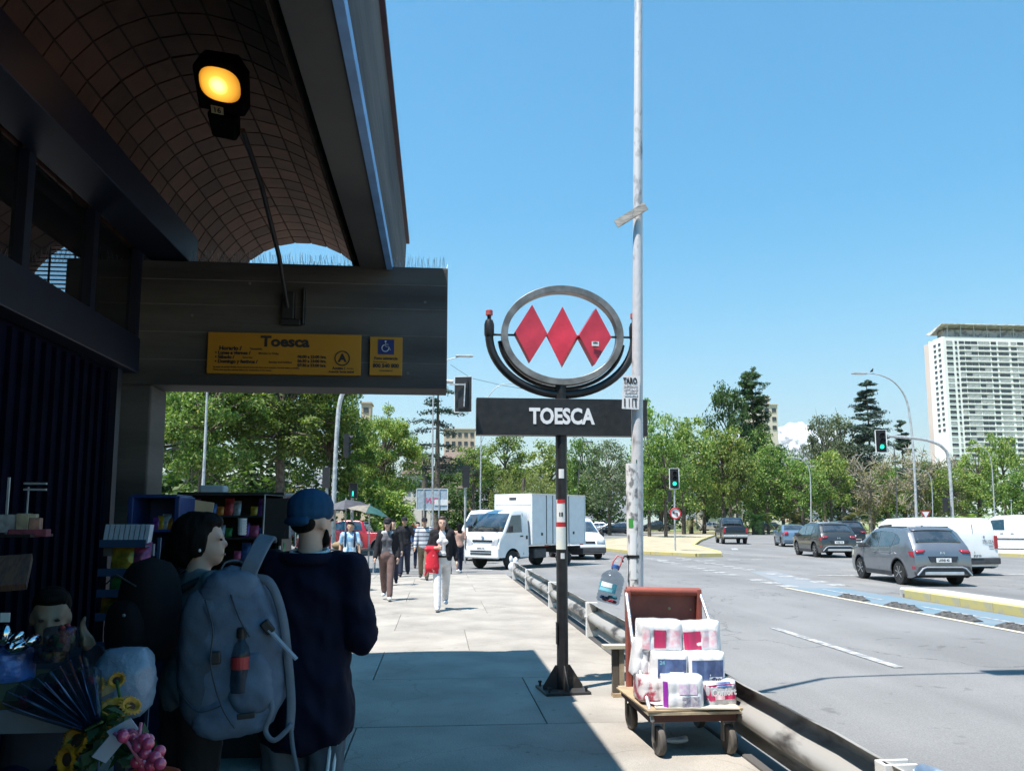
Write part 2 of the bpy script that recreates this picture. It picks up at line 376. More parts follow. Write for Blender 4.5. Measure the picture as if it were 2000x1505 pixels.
def tile_mb(mb, cx, a0, a1, y0, y1, th=.02):
    vs = []
    for y in (y0, y1):
        for r in (VR-th*.6, VR+.006):
            for a in (a0, a1): vs.append((cx+r*math.cos(a), y, VC[1]+r*math.sin(a)))
    return mb.add(vs, [(0,1,5,4),(0,2,3,1),(4,5,7,6),(0,4,6,2),(1,3,7,5)])
NT = 17; da = R(206)/NT
tm = []
for k in range(NT):
    a0 = R(-13)+da*k
    me = tile_mb(MB(), VC[0], a0+.008, a0+da-.008, .006, RING-.010).mesh('tile'); me.materials.append(M_tile); tm.append(me)
stuff = MB(); nring = int((YE+1.4)/RING)
for j in range(nring):
    y0 = YE-.01-RING*(j+1)
    for k in range(NT):
        if j < 17:
            o = bpy.data.objects.new('tile', tm[k]); COL.objects.link(o); o.parent = va; o.location = (0, y0, 0)
        else:
            a0 = R(-13)+da*k; tile_mb(stuff, VC[0], a0+.008, a0+da-.008, y0, y0+RING-.014)
o = stuff.build('tiles', M_tile, va); o['kind'] = 'stuff'
# second vault behind the glazing
VX2 = -3.66
vb = sb(vault(VX2, 1.5, YE), 'rear_vault', M_mort, smooth=30)
stuff = MB()
for j in range(34):
    y0 = YE-.01-RING*(j+1)
    for k in range(NT): a0 = R(-13)+da*k; tile_mb(stuff, VX2, a0+.008, a0+da-.008, y0, y0+RING-.014)
o = stuff.build('tiles', M_tile, vb); o['kind'] = 'stuff'
mesh_ = MB()                                            # wire mesh closing the far end of the rear vault
for k in range(22):
    z = 3.7+.047*k; hw = math.sqrt(max(.0, VR*VR-(z-VC[1])**2))
    mesh_.box((VX2, YE-.15, z), (2*hw, .012, .014))
for k in range(7):
    x = -.78+.26*k; mesh_.box((VX2+x, YE-.16, (3.6+VC[1]+math.sqrt(max(.01, VR*VR-x*x)))/2), (.02, .012, (VC[1]+math.sqrt(max(.01, VR*VR-x*x))-3.6)))
sb(mesh_, 'wire_mesh', M_dark)
# edge beam (outer upstand), its light flashing, cap
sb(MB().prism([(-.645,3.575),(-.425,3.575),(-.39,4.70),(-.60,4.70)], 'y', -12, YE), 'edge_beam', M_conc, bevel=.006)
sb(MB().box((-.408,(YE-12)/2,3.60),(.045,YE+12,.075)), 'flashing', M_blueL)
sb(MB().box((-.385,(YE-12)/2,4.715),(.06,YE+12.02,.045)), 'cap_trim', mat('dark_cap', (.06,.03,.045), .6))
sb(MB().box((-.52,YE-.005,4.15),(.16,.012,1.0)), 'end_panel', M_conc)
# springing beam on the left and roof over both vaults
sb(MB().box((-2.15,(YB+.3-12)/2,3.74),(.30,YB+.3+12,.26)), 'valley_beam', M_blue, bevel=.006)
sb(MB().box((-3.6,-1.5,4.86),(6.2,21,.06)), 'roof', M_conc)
sb(MB().box((-6.6,-1.5,4.3),(.2,21,1.1)), 'rear_wall', M_conc); sb(MB().box((-3.6,-4.0,2.45),(6.2,.2,4.9)), 'added_blocking_wall', M_conc)  # cross wall behind the camera, added to block sky and bounce light
# blue band, mullions, panes, shutter
sb(MB().box((-2.34,2.4,2.80),(.14,7.9,.27)), 'transom_band', M_blue, bevel=.006)
for y in (2.2, 3.4, 4.63, 5.52, 6.33):
    sb(MB().box((-2.33,y,3.28),(.075,.075,.68)), 'mullion', M_blue)
for y0, y1 in ((2.24,3.36),(3.44,4.59),(4.67,5.48),(5.56,6.29)):
    sb(MB().box((-2.35,(y0+y1)/2,3.28),(.008,y1-y0,.68)), 'pane', glass('clear_pane', (.8,.82,.85), .82))
M_shut = mat('shutter_blue', (.003,.004,.015), .9, var=.2, spec=.05)
sb(MB().box((-2.42,2.4,1.33),(.03,7.9,2.66)), 'shutter', M_shut)
for k in range(56):
    sb(MB().box((-2.395,-1.2+.135*k,1.33),(.035,.055,2.60)), 'slat', M_shut)
sb(MB().box((-2.37,6.15,1.33),(.08,.08,2.66)), 'shutter_post', M_blue)
sb(MB().box((-2.37,4.3,1.33),(.08,.08,2.66)), 'shutter_post', M_blue)
# building body behind the camera and behind the shutter
sb(MB().box((-5.2,-2.85,1.45),(5.2,17.6,2.9)), 'interior_wall', mat('station_wall', (.02,.02,.03), .9))
# bird spikes along the beam top: one stuff part
sp = MB()
for k in range(150):
    x = -2.0+k*.0137*1.0; 
    for s in (-1, 1):
        if rnd.random() < .9:
            h = rnd.uniform(.07,.105); sp.bar((x, YB+.12+s*.03, 3.58), (x+rnd.uniform(-.02,.02), YB+.12+s*.10, 3.59+h), .0022)
for k in range(90):
    x = -4.6+k*.028; sp.bar((x, YB+.1, 3.58), (x+rnd.uniform(-.03,.03), YB+.1, 3.59+rnd.uniform(.08,.13)), .003)
o = sb(sp, 'bird_spikes', M_galv); o['kind'] = 'stuff'

# plank marks of the formwork, bolts and stains on the beam face
for z in (2.80, 3.02, 3.24, 3.44): sb(MB().box((-1.30, YB-.001, z),(2.70,.004,.006)), 'formwork_line', M_joint)
for x, z in ((-.12,3.30),(-1.93,3.15),(-.25,2.72),(-1.5,3.42)): sb(MB().lathe([(.012,0),(.012,.008)], 8, Matrix.Translation((x, YB-.008, z)) @ Matrix.Rotation(-PI/2, 4, 'X')), 'anchor_hole', M_joint)
# yellow station signs on the beam
M_yel = mat('sign_yellow', (.45,.20,.008), .55, var=.05, scale=2)
M_ink = mat('sign_ink', (.02,.018,.02), .6)
YS = YB-.03
x0, z1 = XZ(407,648,YS); x1, z0 = XZ(704,733,YS)
sg = thing('station_sign', 'long yellow enamel sign reading Toesca with opening hours, fixed on the concrete beam', 'sign', ((x0+x1)/2, YB, (z0+z1)/2))
W_, H_ = x1-x0, z1-z0
MB().box((0,-.018,0),(W_,.03,H_)).build('panel', M_yel, sg, bevel=.003)
def st_(s, x, z, size, bold=0, ax='LEFT', par=sg, sx=1, m=M_ink): return text('lettering', s, size, m, par, (x, -.0345, z), bold=bold, ax=ax, sx=sx)
st_('Toesca', .0, .093, .115, .0045, 'CENTER', sx=1.12)
st_('Horario /', -.50, .036, .044, .002); st_('Timetable', -.27, .034, .024, .0003)
st_('\u2022 Lunes a viernes /', -.53, .0, .036, .0018); st_('Monday to Friday', -.20, .0, .022, .0003)
st_('\u2022 S\u00e1bado /', -.53, -.034, .036, .0018); st_('Saturday', -.32, -.034, .022, .0003)
st_('\u2022 Domingo y festivos /', -.53, -.068, .036, .0018); st_('Sunday and holidays', -.12, -.068, .022, .0003)
for i, s in enumerate(('06:00 a 23:00 hrs.', '06:30 a 23:00 hrs.', '07:30 a 23:00 hrs.')): st_(s, .10, -.022-.034*i, .031, .0014)
st_('La venta de pasajes finaliza cinco minutos antes del cierre de la estaci\u00f3n. Horario sujeto a cambios', -.54, -.112, .0165, .0003)
st_('Ticket sales end five minutes before the closing time of the station', -.54, -.134, .0165, .0003)
st_('A', .445, -.028, .085, .004, 'CENTER'); st_('Acceso /', .37, -.108, .028, .0012); st_('Access', .48, -.108, .02); st_('Avenida Santa Isabel', .44, -.136, .024, .0008, 'CENTER')
tp = [(.445+.056*math.cos(2*PI*k/28), -.0345, -.028+.056*math.sin(2*PI*k/28)) for k in range(28)]
MB().tube(tp, .0045, 6, closed=True).build('circle', M_ink, sg)
x0, z1 = XZ(723,657,YS); x1, z0 = XZ(785,733,YS)
s2 = thing('assistance_sign', 'small square yellow sign with blue wheelchair symbol and phone number beside the long sign', 'sign', ((x0+x1)/2, YB, (z0+z1)/2))
W2, H2 = x1-x0, z1-z0
MB().box((0,-.018,0),(W2,.03,H2)).build('panel', M_yel, s2, bevel=.003)
MB().box((0,-.034,.072),(.125,.006,.12)).build('symbol_plate', mat('symbol_blue', (.01,.02,.13), .5), s2)
wc = MB(); M_sym = mat('symbol_white', (.6,.62,.66), .6)
wc.ell((-.005,-.039,.115),(.008,.002,.008))
wc.bar((-.005,-.039,.105),(-.003,-.039,.075),.009,.003).bar((-.003,-.039,.075),(.022,-.039,.073),.008,.003).bar((.022,-.039,.073),(.034,-.039,.045),.008,.003).bar((-.004,-.039,.093),(.018,-.039,.091),.006,.003)
wc.tube([(-.006+.027*math.cos(R(a)), -.039, .062+.027*math.sin(R(a))) for a in range(100, 375, 12)], .0035, 6)
wc.build('wheelchair_symbol', M_sym, s2)
st_('Fono asistencia', 0, -.020, .033, .001, 'CENTER', s2, .9); st_('Phone assistance', -.10, -.048, .016, 0, 'LEFT', s2); st_('800 540 800', 0, -.080, .040, .002, 'CENTER', s2); st_('www.metro.cl', 0, -.118, .018, .0004, 'CENTER', s2)

# floodlight on its arm
FL = at(430,172,4.85)
fl = thing('floodlight', 'black floodlight glowing amber with a white 16 tag, on a long arm under the vault', 'lamp', tuple(FL))
def rel(p, o=FL): return Vector(p)-Vector(o)
a0 = rel(at(562,600,YB-.06)); a1 = rel(at(545,500,YB-.3)); a2 = rel(at(510,360,5.75)); a3 = rel(at(474,255,5.05))
MB().tube([a0, a1, a2, a3], .017, 10).build('arm', M_blk, fl, smooth=40)
MB().box(tuple(a0+Vector((0,.03,.02))), (.10,.06,.22)).box(tuple(a0+Vector((.12,.03,.02))), (.02,.05,.3)).build('wall_bracket', M_blk, fl, bevel=.01)
MB().box(tuple(a0+Vector((.02,.04,-.11))), (.16,.05,.05)).build('junction_box', M_blk, fl, bevel=.01)
hd = Matrix.Rotation(R(-34), 4, 'X') @ Matrix.Rotation(R(8), 4, 'Y') @ Matrix.Rotation(R(186), 4, 'Z')
# head: tapered box facing down and towards the entrance
prof = [(-.14,-.17),(.15,-.17),(.165,.10),(.11,.165),(-.09,.175),(-.15,.08)]
MB().prism(prof, 'z', .0, .13, hd).prism([(-.07,-.36),(.09,-.36),(.11,-.19),(-.08,-.19)], 'z', .01, .11, hd).build('housing', mat('housing_black', (.004,.004,.004), .8, spec=.1), fl, bevel=.02)
lens = MB(); vs = []
for k in range(28):
    a = 2*PI*k/28; vs.append((.125*math.copysign(abs(math.cos(a))**.8, math.cos(a))+.0, .11*math.copysign(abs(math.sin(a))**.75, math.sin(a))+.02, -.012))
lens.add([hd @ Vector((x, y, 0)) for x, y, z in vs]+[hd @ Vector((x*.75, y*.75, -.028)) for x, y, z in vs]+[hd @ Vector((0,.02,-.034))],
    [(k, (k+1)%28, 28+(k+1)%28, 28+k) for k in range(28)]+[(28+k, 28+(k+1)%28, 56) for k in range(28)])
ml = bpy.data.materials.new('sodium_lens'); ml.use_nodes = True; t = ml.node_tree; b = t.nodes['Principled BSDF']
co = _n(t, 'ShaderNodeTexCoord'); vmn = _n(t, 'ShaderNodeVectorMath', operation='DISTANCE'); vmn.inputs[1].default_value = tuple(hd @ Vector((0,.03,-.03)))
t.links.new(co.outputs['Object'], vmn.inputs[0]); rp = _n(t, 'ShaderNodeValToRGB'); e = rp.color_ramp.elements
e[0].position = .02; e[0].color = (2.0,1.1,.3,1); e[1].position = .13; e[1].color = (.26,.10,.006,1); k_ = e.new(.06); k_.color = (.85,.38,.04,1)
t.links.new(vmn.outputs['Value'], rp.inputs[0]); t.links.new(rp.outputs[0], b.inputs['Emission Color']); b.inputs['Emission Strength'].default_value = 1.0; b.inputs['Base Color'].default_value = (.3,.15,.02,1)
lens.build('lens', ml, fl, smooth=True)
MB().box((0,0,0),(.075,.05,.004)).build('tag', mat('tag_cream', (.45,.40,.22), .7), fl, loc=hd @ Vector((.03,-.15,-.004)), rot=hd.to_euler())
tg = text('lettering', '16', .05, M_ink, fl, hd @ Vector((.03,-.15,-.008)), (hd @ Matrix.Rotation(PI, 4, 'Y') @ Matrix.Rotation(0, 4, 'Z')).to_euler(), bold=.001)

# ------------------------------------------------------------ metro totem
SX, SY = 1.165, 7.72
ms = thing('metro_sign', 'black metro totem with a grey ring, three red diamonds and a TOESCA plate', 'sign', (SX, SY, 0))
MB().tube([(0,0,.02),(0,0,2.9)], .053, 20).build('pole', M_blk, ms, smooth=40)
x0 = at(930,778,SY).x-SX; x1 = at(1260,780,SY).x-SX; zt = at(1095,780,SY).z; zb = at(1095,851,SY).z
MB().box(((x0+x1)/2,0,(zt+zb)/2),(x1-x0,.14,zt-zb)).build('name_plate', M_blk, ms, bevel=.004)
text('lettering', 'TOESCA', .205, mat('letter_white', (.85,.85,.85), .5, var=.03), ms, (at(1095,815,SY).x-SX, -.074, (zt+zb)/2-.002), bold=.0075, sx=.80)
bs = MB().box((0,0,.012),(.42,.42,.024),rz=.12)
for k in range(4):
    a = PI/4+k*PI/2+.12; c, s = math.cos(a), math.sin(a); T = Matrix.Rotation(a-PI/4+PI/4, 4, 'Z')
    bs.prism([(.045,.024),(.19,.024),(.19,.05),(.070,.235),(.045,.235)], 'y', -.006, .006, Matrix.Rotation(a-PI/4, 4, 'Z'))
bs.build('base_plate', mat('worn_black', (.03,.028,.026), .6, var=.3, c2=(.13,.10,.08), scale=14, mixlo=.25, mixhi=.45), ms, bevel=.003)
for k in range(4):
    a = PI/4+k*PI/2+.12; MB().lathe([(.012,0),(.012,.045),(.02,.045),(.02,.03)], 6).build('bolt', M_blk, ms, loc=(.245*math.cos(a), .245*math.sin(a), .024))
zc = at(1098,656,SY).z; rx = (at(1217,655,SY).x-at(980,655,SY).x)/2; rz_ = (at(1098,559,SY).z-at(1098,752,SY).z)/2; cx = at(1098,655,SY).x-SX
rg = MB(); vs = []; n = 72; fs = []
for k in range(n):
    a = 2*PI*k/n; c, s = math.cos(a), math.sin(a)
    for (q, y) in ((1, -.055), (1, .055), (1, .055), (1, -.055)): pass
    for (w, y) in ((0, -.06), (0, .06), (.062, .06), (.062, -.06)): vs.append((cx+(rx-w)*c, y, zc+(rz_-w)*s))
for k in range(n):
    for j in range(4): fs.append((4*k+j, 4*k+(j+1)%4, 4*((k+1)%n)+(j+1)%4, 4*((k+1)%n)+j))
rg.add(vs, fs).build('ring', mat('ring_metal', (.30,.27,.25), .42, .55, var=.2, scale=8), ms, smooth=40, bevel=.003)
# cradle arc and end fittings
arc = [(cx-.0+(rx+.115)*math.cos(R(a)), .0, zc+.0+(rz_+.085)*math.sin(R(a))) for a in range(178, 363, 6)]
MB().tube(arc, .040, 14).build('cradle', M_blk, ms, smooth=40)
MB().tube([(cx-.0+(rx+.015)*math.cos(R(a)), .03, zc-.012+(rz_+.012)*math.sin(R(a))) for a in range(185, 356, 6)], .018, 8).build('rim_tube', M_blk, ms, smooth=40)
MB().box((0,0,zc-rz_-.09),(.09,.08,.15)).build('neck', M_blk, ms, bevel=.008)
for s, nm in ((-1, 0), (1, 1)):
    xx = cx+s*(rx+.115)
    MB().lathe([(.042,-.06),(.048,-.04),(.048,.06),(.036,.10),(.02,.11),(.02,.15)], 16).build('end_fitting', M_blk, ms, loc=(xx, 0, zc+.04), smooth=40)
    MB().lathe([(.034,0),(.034,.045),(.026,.052)], 16).build('red_knob', mat('knob_red', (.50,.10,.09), .5), ms, loc=(xx, 0, zc+.19), smooth=40)
MB().tube([(cx-rx-.14,0,zc+.0),(cx+rx+.14,0,zc-.0)], .011, 8).build('axle', M_blk, ms)
M_dia = mat('diamond_red', (.68,.045,.08), .4, var=.12, scale=6)
for (uc, vt, vb_, ul, ur), tw in zip(((1036,597,708,1003,1067),(1098,601,716,1068,1128),(1160,604,714,1128,1192)), (.03, -.24, .06)):
    X = at(uc,650,SY).x-SX; w = (at(ur,650,SY).x-at(ul,650,SY).x)/2; h = (at(uc,vt,SY).z-at(uc,vb_,SY).z)/2; z = (at(uc,vt,SY).z+at(uc,vb_,SY).z)/2
    o = MB().prism([(0,-h),(w,0),(0,h),(-w,0)], 'y', -.055, .055).build('diamond', M_dia, ms, bevel=.002); o.location = (X, 0, z); o.rotation_euler = (0, R(2), tw)
stk = MB().box((0,0,0),(.07,.002,.045)).build('sticker', M_white, ms, loc=(at(1160,674,SY).x-SX, -.072, at(1160,674,SY).z))
text('lettering', 'LIGA', .022, M_ink, ms, (at(1160,672,SY).x-SX, -.0745, at(1160,672,SY).z), bold=.001); text('lettering', 'PERU', .018, M_ink, ms, (at(1160,678,SY).x-SX, -.0745, at(1160,680,SY).z), bold=.001)
def wrap(r, zlo, zhi, a0, a1, name, m, par, loc=(0,0,0), n=8):
    vs = []; fs = []
    for z in (zlo, zhi):
        for k in range(n+1): a = a0+(a1-a0)*k/n; vs.append((r*math.cos(a), r*math.sin(a), z))
    for k in range(n): fs.append((k, k+1, n+2+k, n+1+k))
    return MB().add(vs, fs).build(name, m, par, loc=loc)
def zz(v): return at(1091,v,SY).z
wrap(.0545, zz(934), zz(916), R(235), R(290), 'sticker', M_white, ms)
wrap(.0545, zz(1028), zz(975), R(200), R(300), 'poster', M_white, ms)
wrap(.0560, zz(982), zz(975), R(215), R(300), 'red_strip', M_red, ms); wrap(.0560, zz(1028), zz(1019), R(200), R(300), 'red_strip', M_red, ms)
wrap(.0560, zz(1008), zz(1000), R(238), R(250), 'print', M_ink, ms, n=3); wrap(.0560, zz(1008), zz(1000), R(258), R(275), 'print', M_ink, ms, n=3)
wrap(.0560, zz(1072), zz(1028), R(190), R(305), 'poster', mat('poster_cream', (.76,.76,.66), .7, c2=(.66,.70,.72), var=.05, scale=12), ms)
wrap(.0545, zz(1090), zz(1079), R(250), R(290), 'sticker', M_white, ms)
MB().box((-.056,-.02,zz(1235)),(.012,.05,.2)).build('hatch', M_blk, ms, bevel=.003)

# ------------------------------------------------------------ tall street lamp pole in front
PX_, PY_ = 1.725, 7.18
lp = thing('street_lamp', 'tall grey pole plastered with torn paper notices, rising behind the red hand trolley', 'street lamp', (PX_, PY_, 0))
M_pole = mat('pole_grey_paint', (.56,.54,.54), .55, .1, c2=(.24,.23,.23), scale=13, mixlo=.30, mixhi=.44, detail=8, stretch=(1,1,.45), bump=.2)
top = at(1247,-20,PY_)-Vector((PX_, PY_, 0))
hh = 6.95; tx = top.x/top.z*hh
MB().tube([(0,0,0),(tx*.2,0,hh*.2),(tx*.5,0,hh*.5),(tx,0,hh)], [.062,.056,.047,.036], 20).build('pole', M_pole, lp, smooth=40)
ar = [(tx+.0,0,hh-.1)]+[(tx+1.75*(1-math.cos(R(a))), .0, hh-.1+.75*math.sin(R(a))) for a in range(10, 91, 10)]
MB().tube(ar, .028, 10).build('arm', M_pole, lp, smooth=40)
MB().box((tx+2.15,0,hh+.66),(.80,.30,.11)).build('lantern', M_galv, lp, bevel=.03)
MB().box((tx+2.15,0,hh+.60),(.5,.2,.03)).build('lens', M_glass, lp)
def pz(v): return at(1237,v,PY_).z
def px(u, v): return at(u,v,PY_).x-PX_
wrapm = mat('torn_paper', (.72,.70,.68), .85, c2=(.12,.12,.12), scale=28, mixlo=.36, mixhi=.44, detail=7)
wrap(.0615, .5, pz(905), R(180), R(365), 'torn_notices', mat('torn_paper_dense', (.66,.65,.63), .85, c2=(.22,.21,.21), scale=22, mixlo=.40, mixhi=.52, detail=8, stretch=(1,1,.6)), lp, n=14)
pn = thing('paper_notice', 'white paper notice with torn bold lettering stuck to the tall pole beside the TOESCA plate', 'poster', (PX_+px(1229,768), PY_-.066, pz(768)))
MB().box((0,0,0),(.155,.003,.305),ry=.05).build('sheet', mat('notice_paper', (.78,.76,.75), .85, var=.06), pn)
text('lettering', 'TARO', .075, M_ink, pn, (-.068,-.004,.10), bold=.003, ax='LEFT', sx=.62)
M_fade = mat('faded_print', (.35,.33,.33), .9, c2=(.75,.73,.72), scale=60, mixlo=.45, mixhi=.55)
for z, w_, h_ in ((.055,.12,.016),(.028,.125,.02),(.0,.11,.018),(-.03,.12,.012)): MB().box((0,-.0035,z),(w_,.002,h_)).build('faded_line', M_fade, pn)
for x, w_ in ((-.058,.012),(-.018,.006),(.012,.006),(.042,.012)): MB().box((x,-.0035,-.095),(w_,.002,.075)).build('torn_figure', M_ink, pn)
MB().box((.035,-.0036,-.060),(.04,.002,.010)).build('torn_figure', M_ink, pn)
wrap(.0605, pz(948), pz(898), R(290), R(350), 'green_sticker', mat('sticker_green', (.02,.14,.10), .6), lp, n=8)
text('lettering', 'O', .07, M_white, lp, (.043,-.045,pz(925)), rot=(PI/2,0,R(42)), bold=.002)
wrap(.0630, pz(1030), pz(1012), R(215), R(255), 'green_sticker', mat('sticker_lime', (.06,.35,.06), .6), lp, n=8)
wrap(.0635, pz(1130), pz(1040), R(225), R(275), 'white_notice', M_white, lp, n=8)
bsn = MB(); w1 = at(1203,438,PY_-.02); w2 = at(1262,402,PY_-.1)
bd = thing('wooden_board', 'weathered little board wired crosswise high on the tall pole', 'board', tuple((w1+w2)/2))
MB().bar(w1-(w1+w2)/2, w2-(w1+w2)/2, .018, .075).build('plank', mat('old_wood', (.42,.38,.33), .85, var=.25, scale=12, stretch=(1,1,5)), bd)
for k in (0, 1, 2): MB().tube([Vector(((w1.x+w2.x)/2-bd.location.x+.01*k,-.01,-.02)), Vector((.02*k+.03,-.02,.12-.09*k))], .0025, 5).build('wire', M_galv, bd)
# ------------------------------------------------------------ road markings, lanes, islands
M_line = mat('worn_line_paint', (.40,.40,.39), .85, c2=(.21,.205,.20), scale=7, mixlo=.38, mixhi=.60, detail=10)
M_cream = mat('cream_line_paint', (.52,.47,.34), .8, c2=(.42,.38,.30), scale=7, mixlo=.28, mixhi=.5, detail=8)
M_bike = mat('bike_lane_blue', (.115,.19,.235), .88, c2=(.18,.215,.24), scale=1.1, mixlo=.35, mixhi=.62, detail=9)
M_yk = mat('yellow_kerb_paint', (.46,.385,.15), .8, c2=(.38,.35,.26), scale=3.5, mixlo=.33, mixhi=.48, detail=8)
def rect(x0, x1, y0, y1): return [(x0,y0),(x1,y0),(x1,y1),(x0,y1)]
sheet('bike_lane', rect(9.0, 10.25, 3, 20.4), RZ+.004, M_bike)
sheet('bike_crossing', [(9.0,20.4),(10.25,20.4),(11.5,27.5),(10.6,27.5)], RZ+.004, mat('bike_lane_faded', (.18,.205,.225), .88, c2=(.23,.235,.24), scale=.8, detail=9))
MK = []
def mark(name, pts, m=M_line, z=RZ+.008):
    o = sheet(name, pts, z, m); return o
mark('lane_edge_line', rect(8.80, 8.93, 2, 20.6), M_cream)
mark('lane_dash', rect(5.27, 5.40, 9.3, 12.9)); mark('lane_dash', rect(5.27, 5.40, .8, 4.4)); mark('lane_dash', rect(5.27,5.40,17.8,21.0))
for y0, y1 in ((7.5,9.5),(11.8,15.8),(17.2,20.0)): mark('bike_lane_dash', rect(9.55, 9.64, y0, y1))
for i in range(15):                                     # squares along the crossing
    y = 20.8+i*1.15; x = 8.9+i*.04
    if i not in (3, 9): mark('crossing_square', rect(x, x+.45, y, y+.5))
    if i not in (5,): mark('crossing_square', rect(x+1.5, x+1.95, y+.3, y+.8))
for i in range(11): mark('crossing_square', [(2.9+i*1.1,34.5+i*.1),(3.4+i*1.1,34.5+i*.1),(3.4+i*1.1,35.0+i*.1),(2.9+i*1.1,35.0+i*.1)])
mark('stop_line', rect(11.9, 24, 24.9, 25.2)); mark('lane_dash', rect(14.8,14.93,10,15)); mark('lane_dash', rect(15.3,15.45,42,46)); mark('lane_dash', rect(23.1,23.25,40,43)); mark('lane_dash', rect(25.6,25.8,62,68)); mark('turn_mark', [(17.5,48),(17.9,48),(18.9,51),(18.5,51)])
mark('crossing_line', rect(-18, 1.6, 25.6, 25.95)); mark('crossing_line', rect(-18,1.9,28.6,28.9), mat('faint_line', (.36,.36,.36), .85, c2=(.25,.25,.25), scale=5))
def arcpts(cx, cy, r, a0, a1, n=20): return [(cx+r*math.cos(R(a0+(a1-a0)*k/n)), cy+r*math.sin(R(a0+(a1-a0)*k/n))) for k in range(n+1)]
for r in (9.0, 10.6): mark('curved_line', arcpts(19, 56, r, 150, 235)+arcpts(19, 56, r-.16, 235, 150))
def prism_struct(name, poly, z0, z1, m, bevel=.02):
    return struct(MB().prism(poly, 'z', z0, z1).build(name, m, bevel=bevel))
# slim median island on the right with a yellow kerb face
prism_struct('median_island', [(10.55,2),(11.35,2),(11.35,17.8),(11.1,18.5),(10.8,18.6),(10.55,18.2)], RZ-.02, .03, mat('island_concrete', (.46,.44,.40), .9, var=.1, bump=.2))
ks = [2+.98*k for k in range(16)]
med = struct(MB().box((10.44,9.9,-.12),(.12,15.8,.14)).build('median_kerb', M_joint))
for y in ks: MB().box((0,0,0),(.19,.965,.19)).build('kerb_stone', M_yk, med, loc=(10.44, y+.49, -.045), bevel=.015)
# left island with two trees and a signal, far island and lawns
isl = [(13.6,39.0),(14.4,41.5),(17.0,54),(22,68),(33,96),(28,100),(16,74),(10.5,60),(9.3,50),(10.2,43),(12.4,38.8)]
prism_struct('traffic_island', isl, RZ-.02, .02, mat('island_dirt', (.42,.36,.24), .95, var=.15, scale=.9, bump=.3, bscale=5), .03)
kb = struct(MB().prism(isl, 'z', RZ-.1, -.02).build('island_kerb', M_joint))
for (x0, y0), (x1, y1) in zip(isl, isl[1:]+isl[:1]):
    L_ = math.hypot(x1-x0, y1-y0); n = max(1, round(L_/1.6))
    if y0 > 70 and y1 > 70: continue
    for k in range(n):
        f = (k+.5)/n; MB().box((0,0,0),(L_/n-.02,.22,.19)).build('kerb_stone', M_yk, kb, loc=(x0+(x1-x0)*f, y0+(y1-y0)*f, -.045), rot=(0,0,math.atan2(y1-y0,x1-x0)), bevel=.02)
lawn_p = [(-160,124),(-160,400),(400,400),(400,95),(150,95),(95,103),(70,113),(52,120),(34,124)]
prism_struct('park_lawn', lawn_p, -.4, -.01, M_lawn, 0)
struct(MB().prism([(33,123.6),(52,119.6),(70,112.6),(95,102.6),(150,94.6),(150,95.3),(95,103.3),(70,113.3),(52,120.3),(33,124.3)], 'z', -.3, .03).build('park_kerb', M_yk))
prism_struct('park_path', [(-160,131),(-160,139),(60,139),(120,127),(300,122),(300,113),(118,119),(58,131)], -.3, .01, mat('path_dirt', (.48,.42,.31), .95, scale=.4, var=.1), 0)
prism_struct('far_pavement', [(-160,118.5),(-160,124.3),(34,124.3),(34,118.5)], -.4, .0, M_concL, 0)
prism_struct('right_island', [(30,30),(80,30),(80,50),(36,50),(27,41)], -.3, .0, mat('island_concrete', (1,1,1)), .03)
prism_struct('right_kerb', [(29.7,29.7),(80,29.7),(80,29.95),(30,29.95),(27.1,40.9),(26.8,40.9)], -.3, .015, M_yk, 0)
# rubber lane separators
for (u, v), lb in zip(((1665,1169),(1757,1187),(1860,1207),(1983,1231)), ('farthest','second farthest','third farthest','nearest')):
    g = gnd(u, v, RZ); sep = thing('lane_separator', '%s of the four worn rubber humps along the blue bike lane edge' % lb, 'lane separator', (9.08, g.y, RZ+.004), 0, 'rubber humps beside the bike lane')
    mb = MB(); L_ = 1.1; pr = [(-.10,0),(-.075,.05),(-.03,.085),(.03,.085),(.075,.05),(.10,0)]; ss = [(-L_/2,.35),(-L_/2+.15,.85),(0,1),(L_/2-.15,.85),(L_/2,.35)]
    vs = [(x*1, y, z*k) for y, k in ss for x, z in pr]; fs = [(i*6+j, i*6+j+1, i*6+7+j, i*6+6+j) for i in range(4) for j in range(5)]+[tuple(range(6)), tuple(range(24,30))]
    mb.add(vs, fs).build('hump', mat('worn_rubber', (.045,.045,.045), .9, c2=(.10,.095,.09), scale=16, mixlo=.38, mixhi=.6), sep, smooth=40)
    for k in (-.3, 0, .3): MB().box((0,k,.066),(.12,.05,.045)).build('reflector', mat('dull_reflector', (.12,.115,.10), .6), sep)

# ------------------------------------------------------------ guard rail between pavement and road
RXG = 2.03
gr = thing('guard_rail', 'battered grey steel guard rail on squat posts along the pavement edge', 'guard rail', (RXG, 12, 0))
M_post = mat('post_paint', (.62,.61,.58), .75, var=.1, scale=12, c2=(.34,.30,.26), mixlo=.25, mixhi=.36)
M_rail = mat('rail_steel', (.30,.29,.27), .6, .15, c2=(.05,.045,.04), scale=5, mixlo=.36, mixhi=.50, detail=8, stretch=(1,.35,1), bump=.15, bscale=8)
pb = MB().prism([(-.0,-.045),(.16,-.045),(.16,-.03),(.018,-.03),(.018,.03),(.16,.03),(.16,.045),(0,.045)], 'z', -.05, .455)
for k, y in enumerate((22.4, 19.13, 15.12, 11.28, 7.45, 3.75)):
    pb.build('post', M_post, gr, loc=(-.0, y-12, 0), bevel=.004)
prof = [(.060,.475),(.085,.470),(.145,.435),(.165,.40),(.160,.365),(.085,.330),(.045,.305),(.030,.280),(.030,.255),(.045,.230),(.080,.205),(.150,.185),(.162,.155),(.150,.125),(.10,.10)]
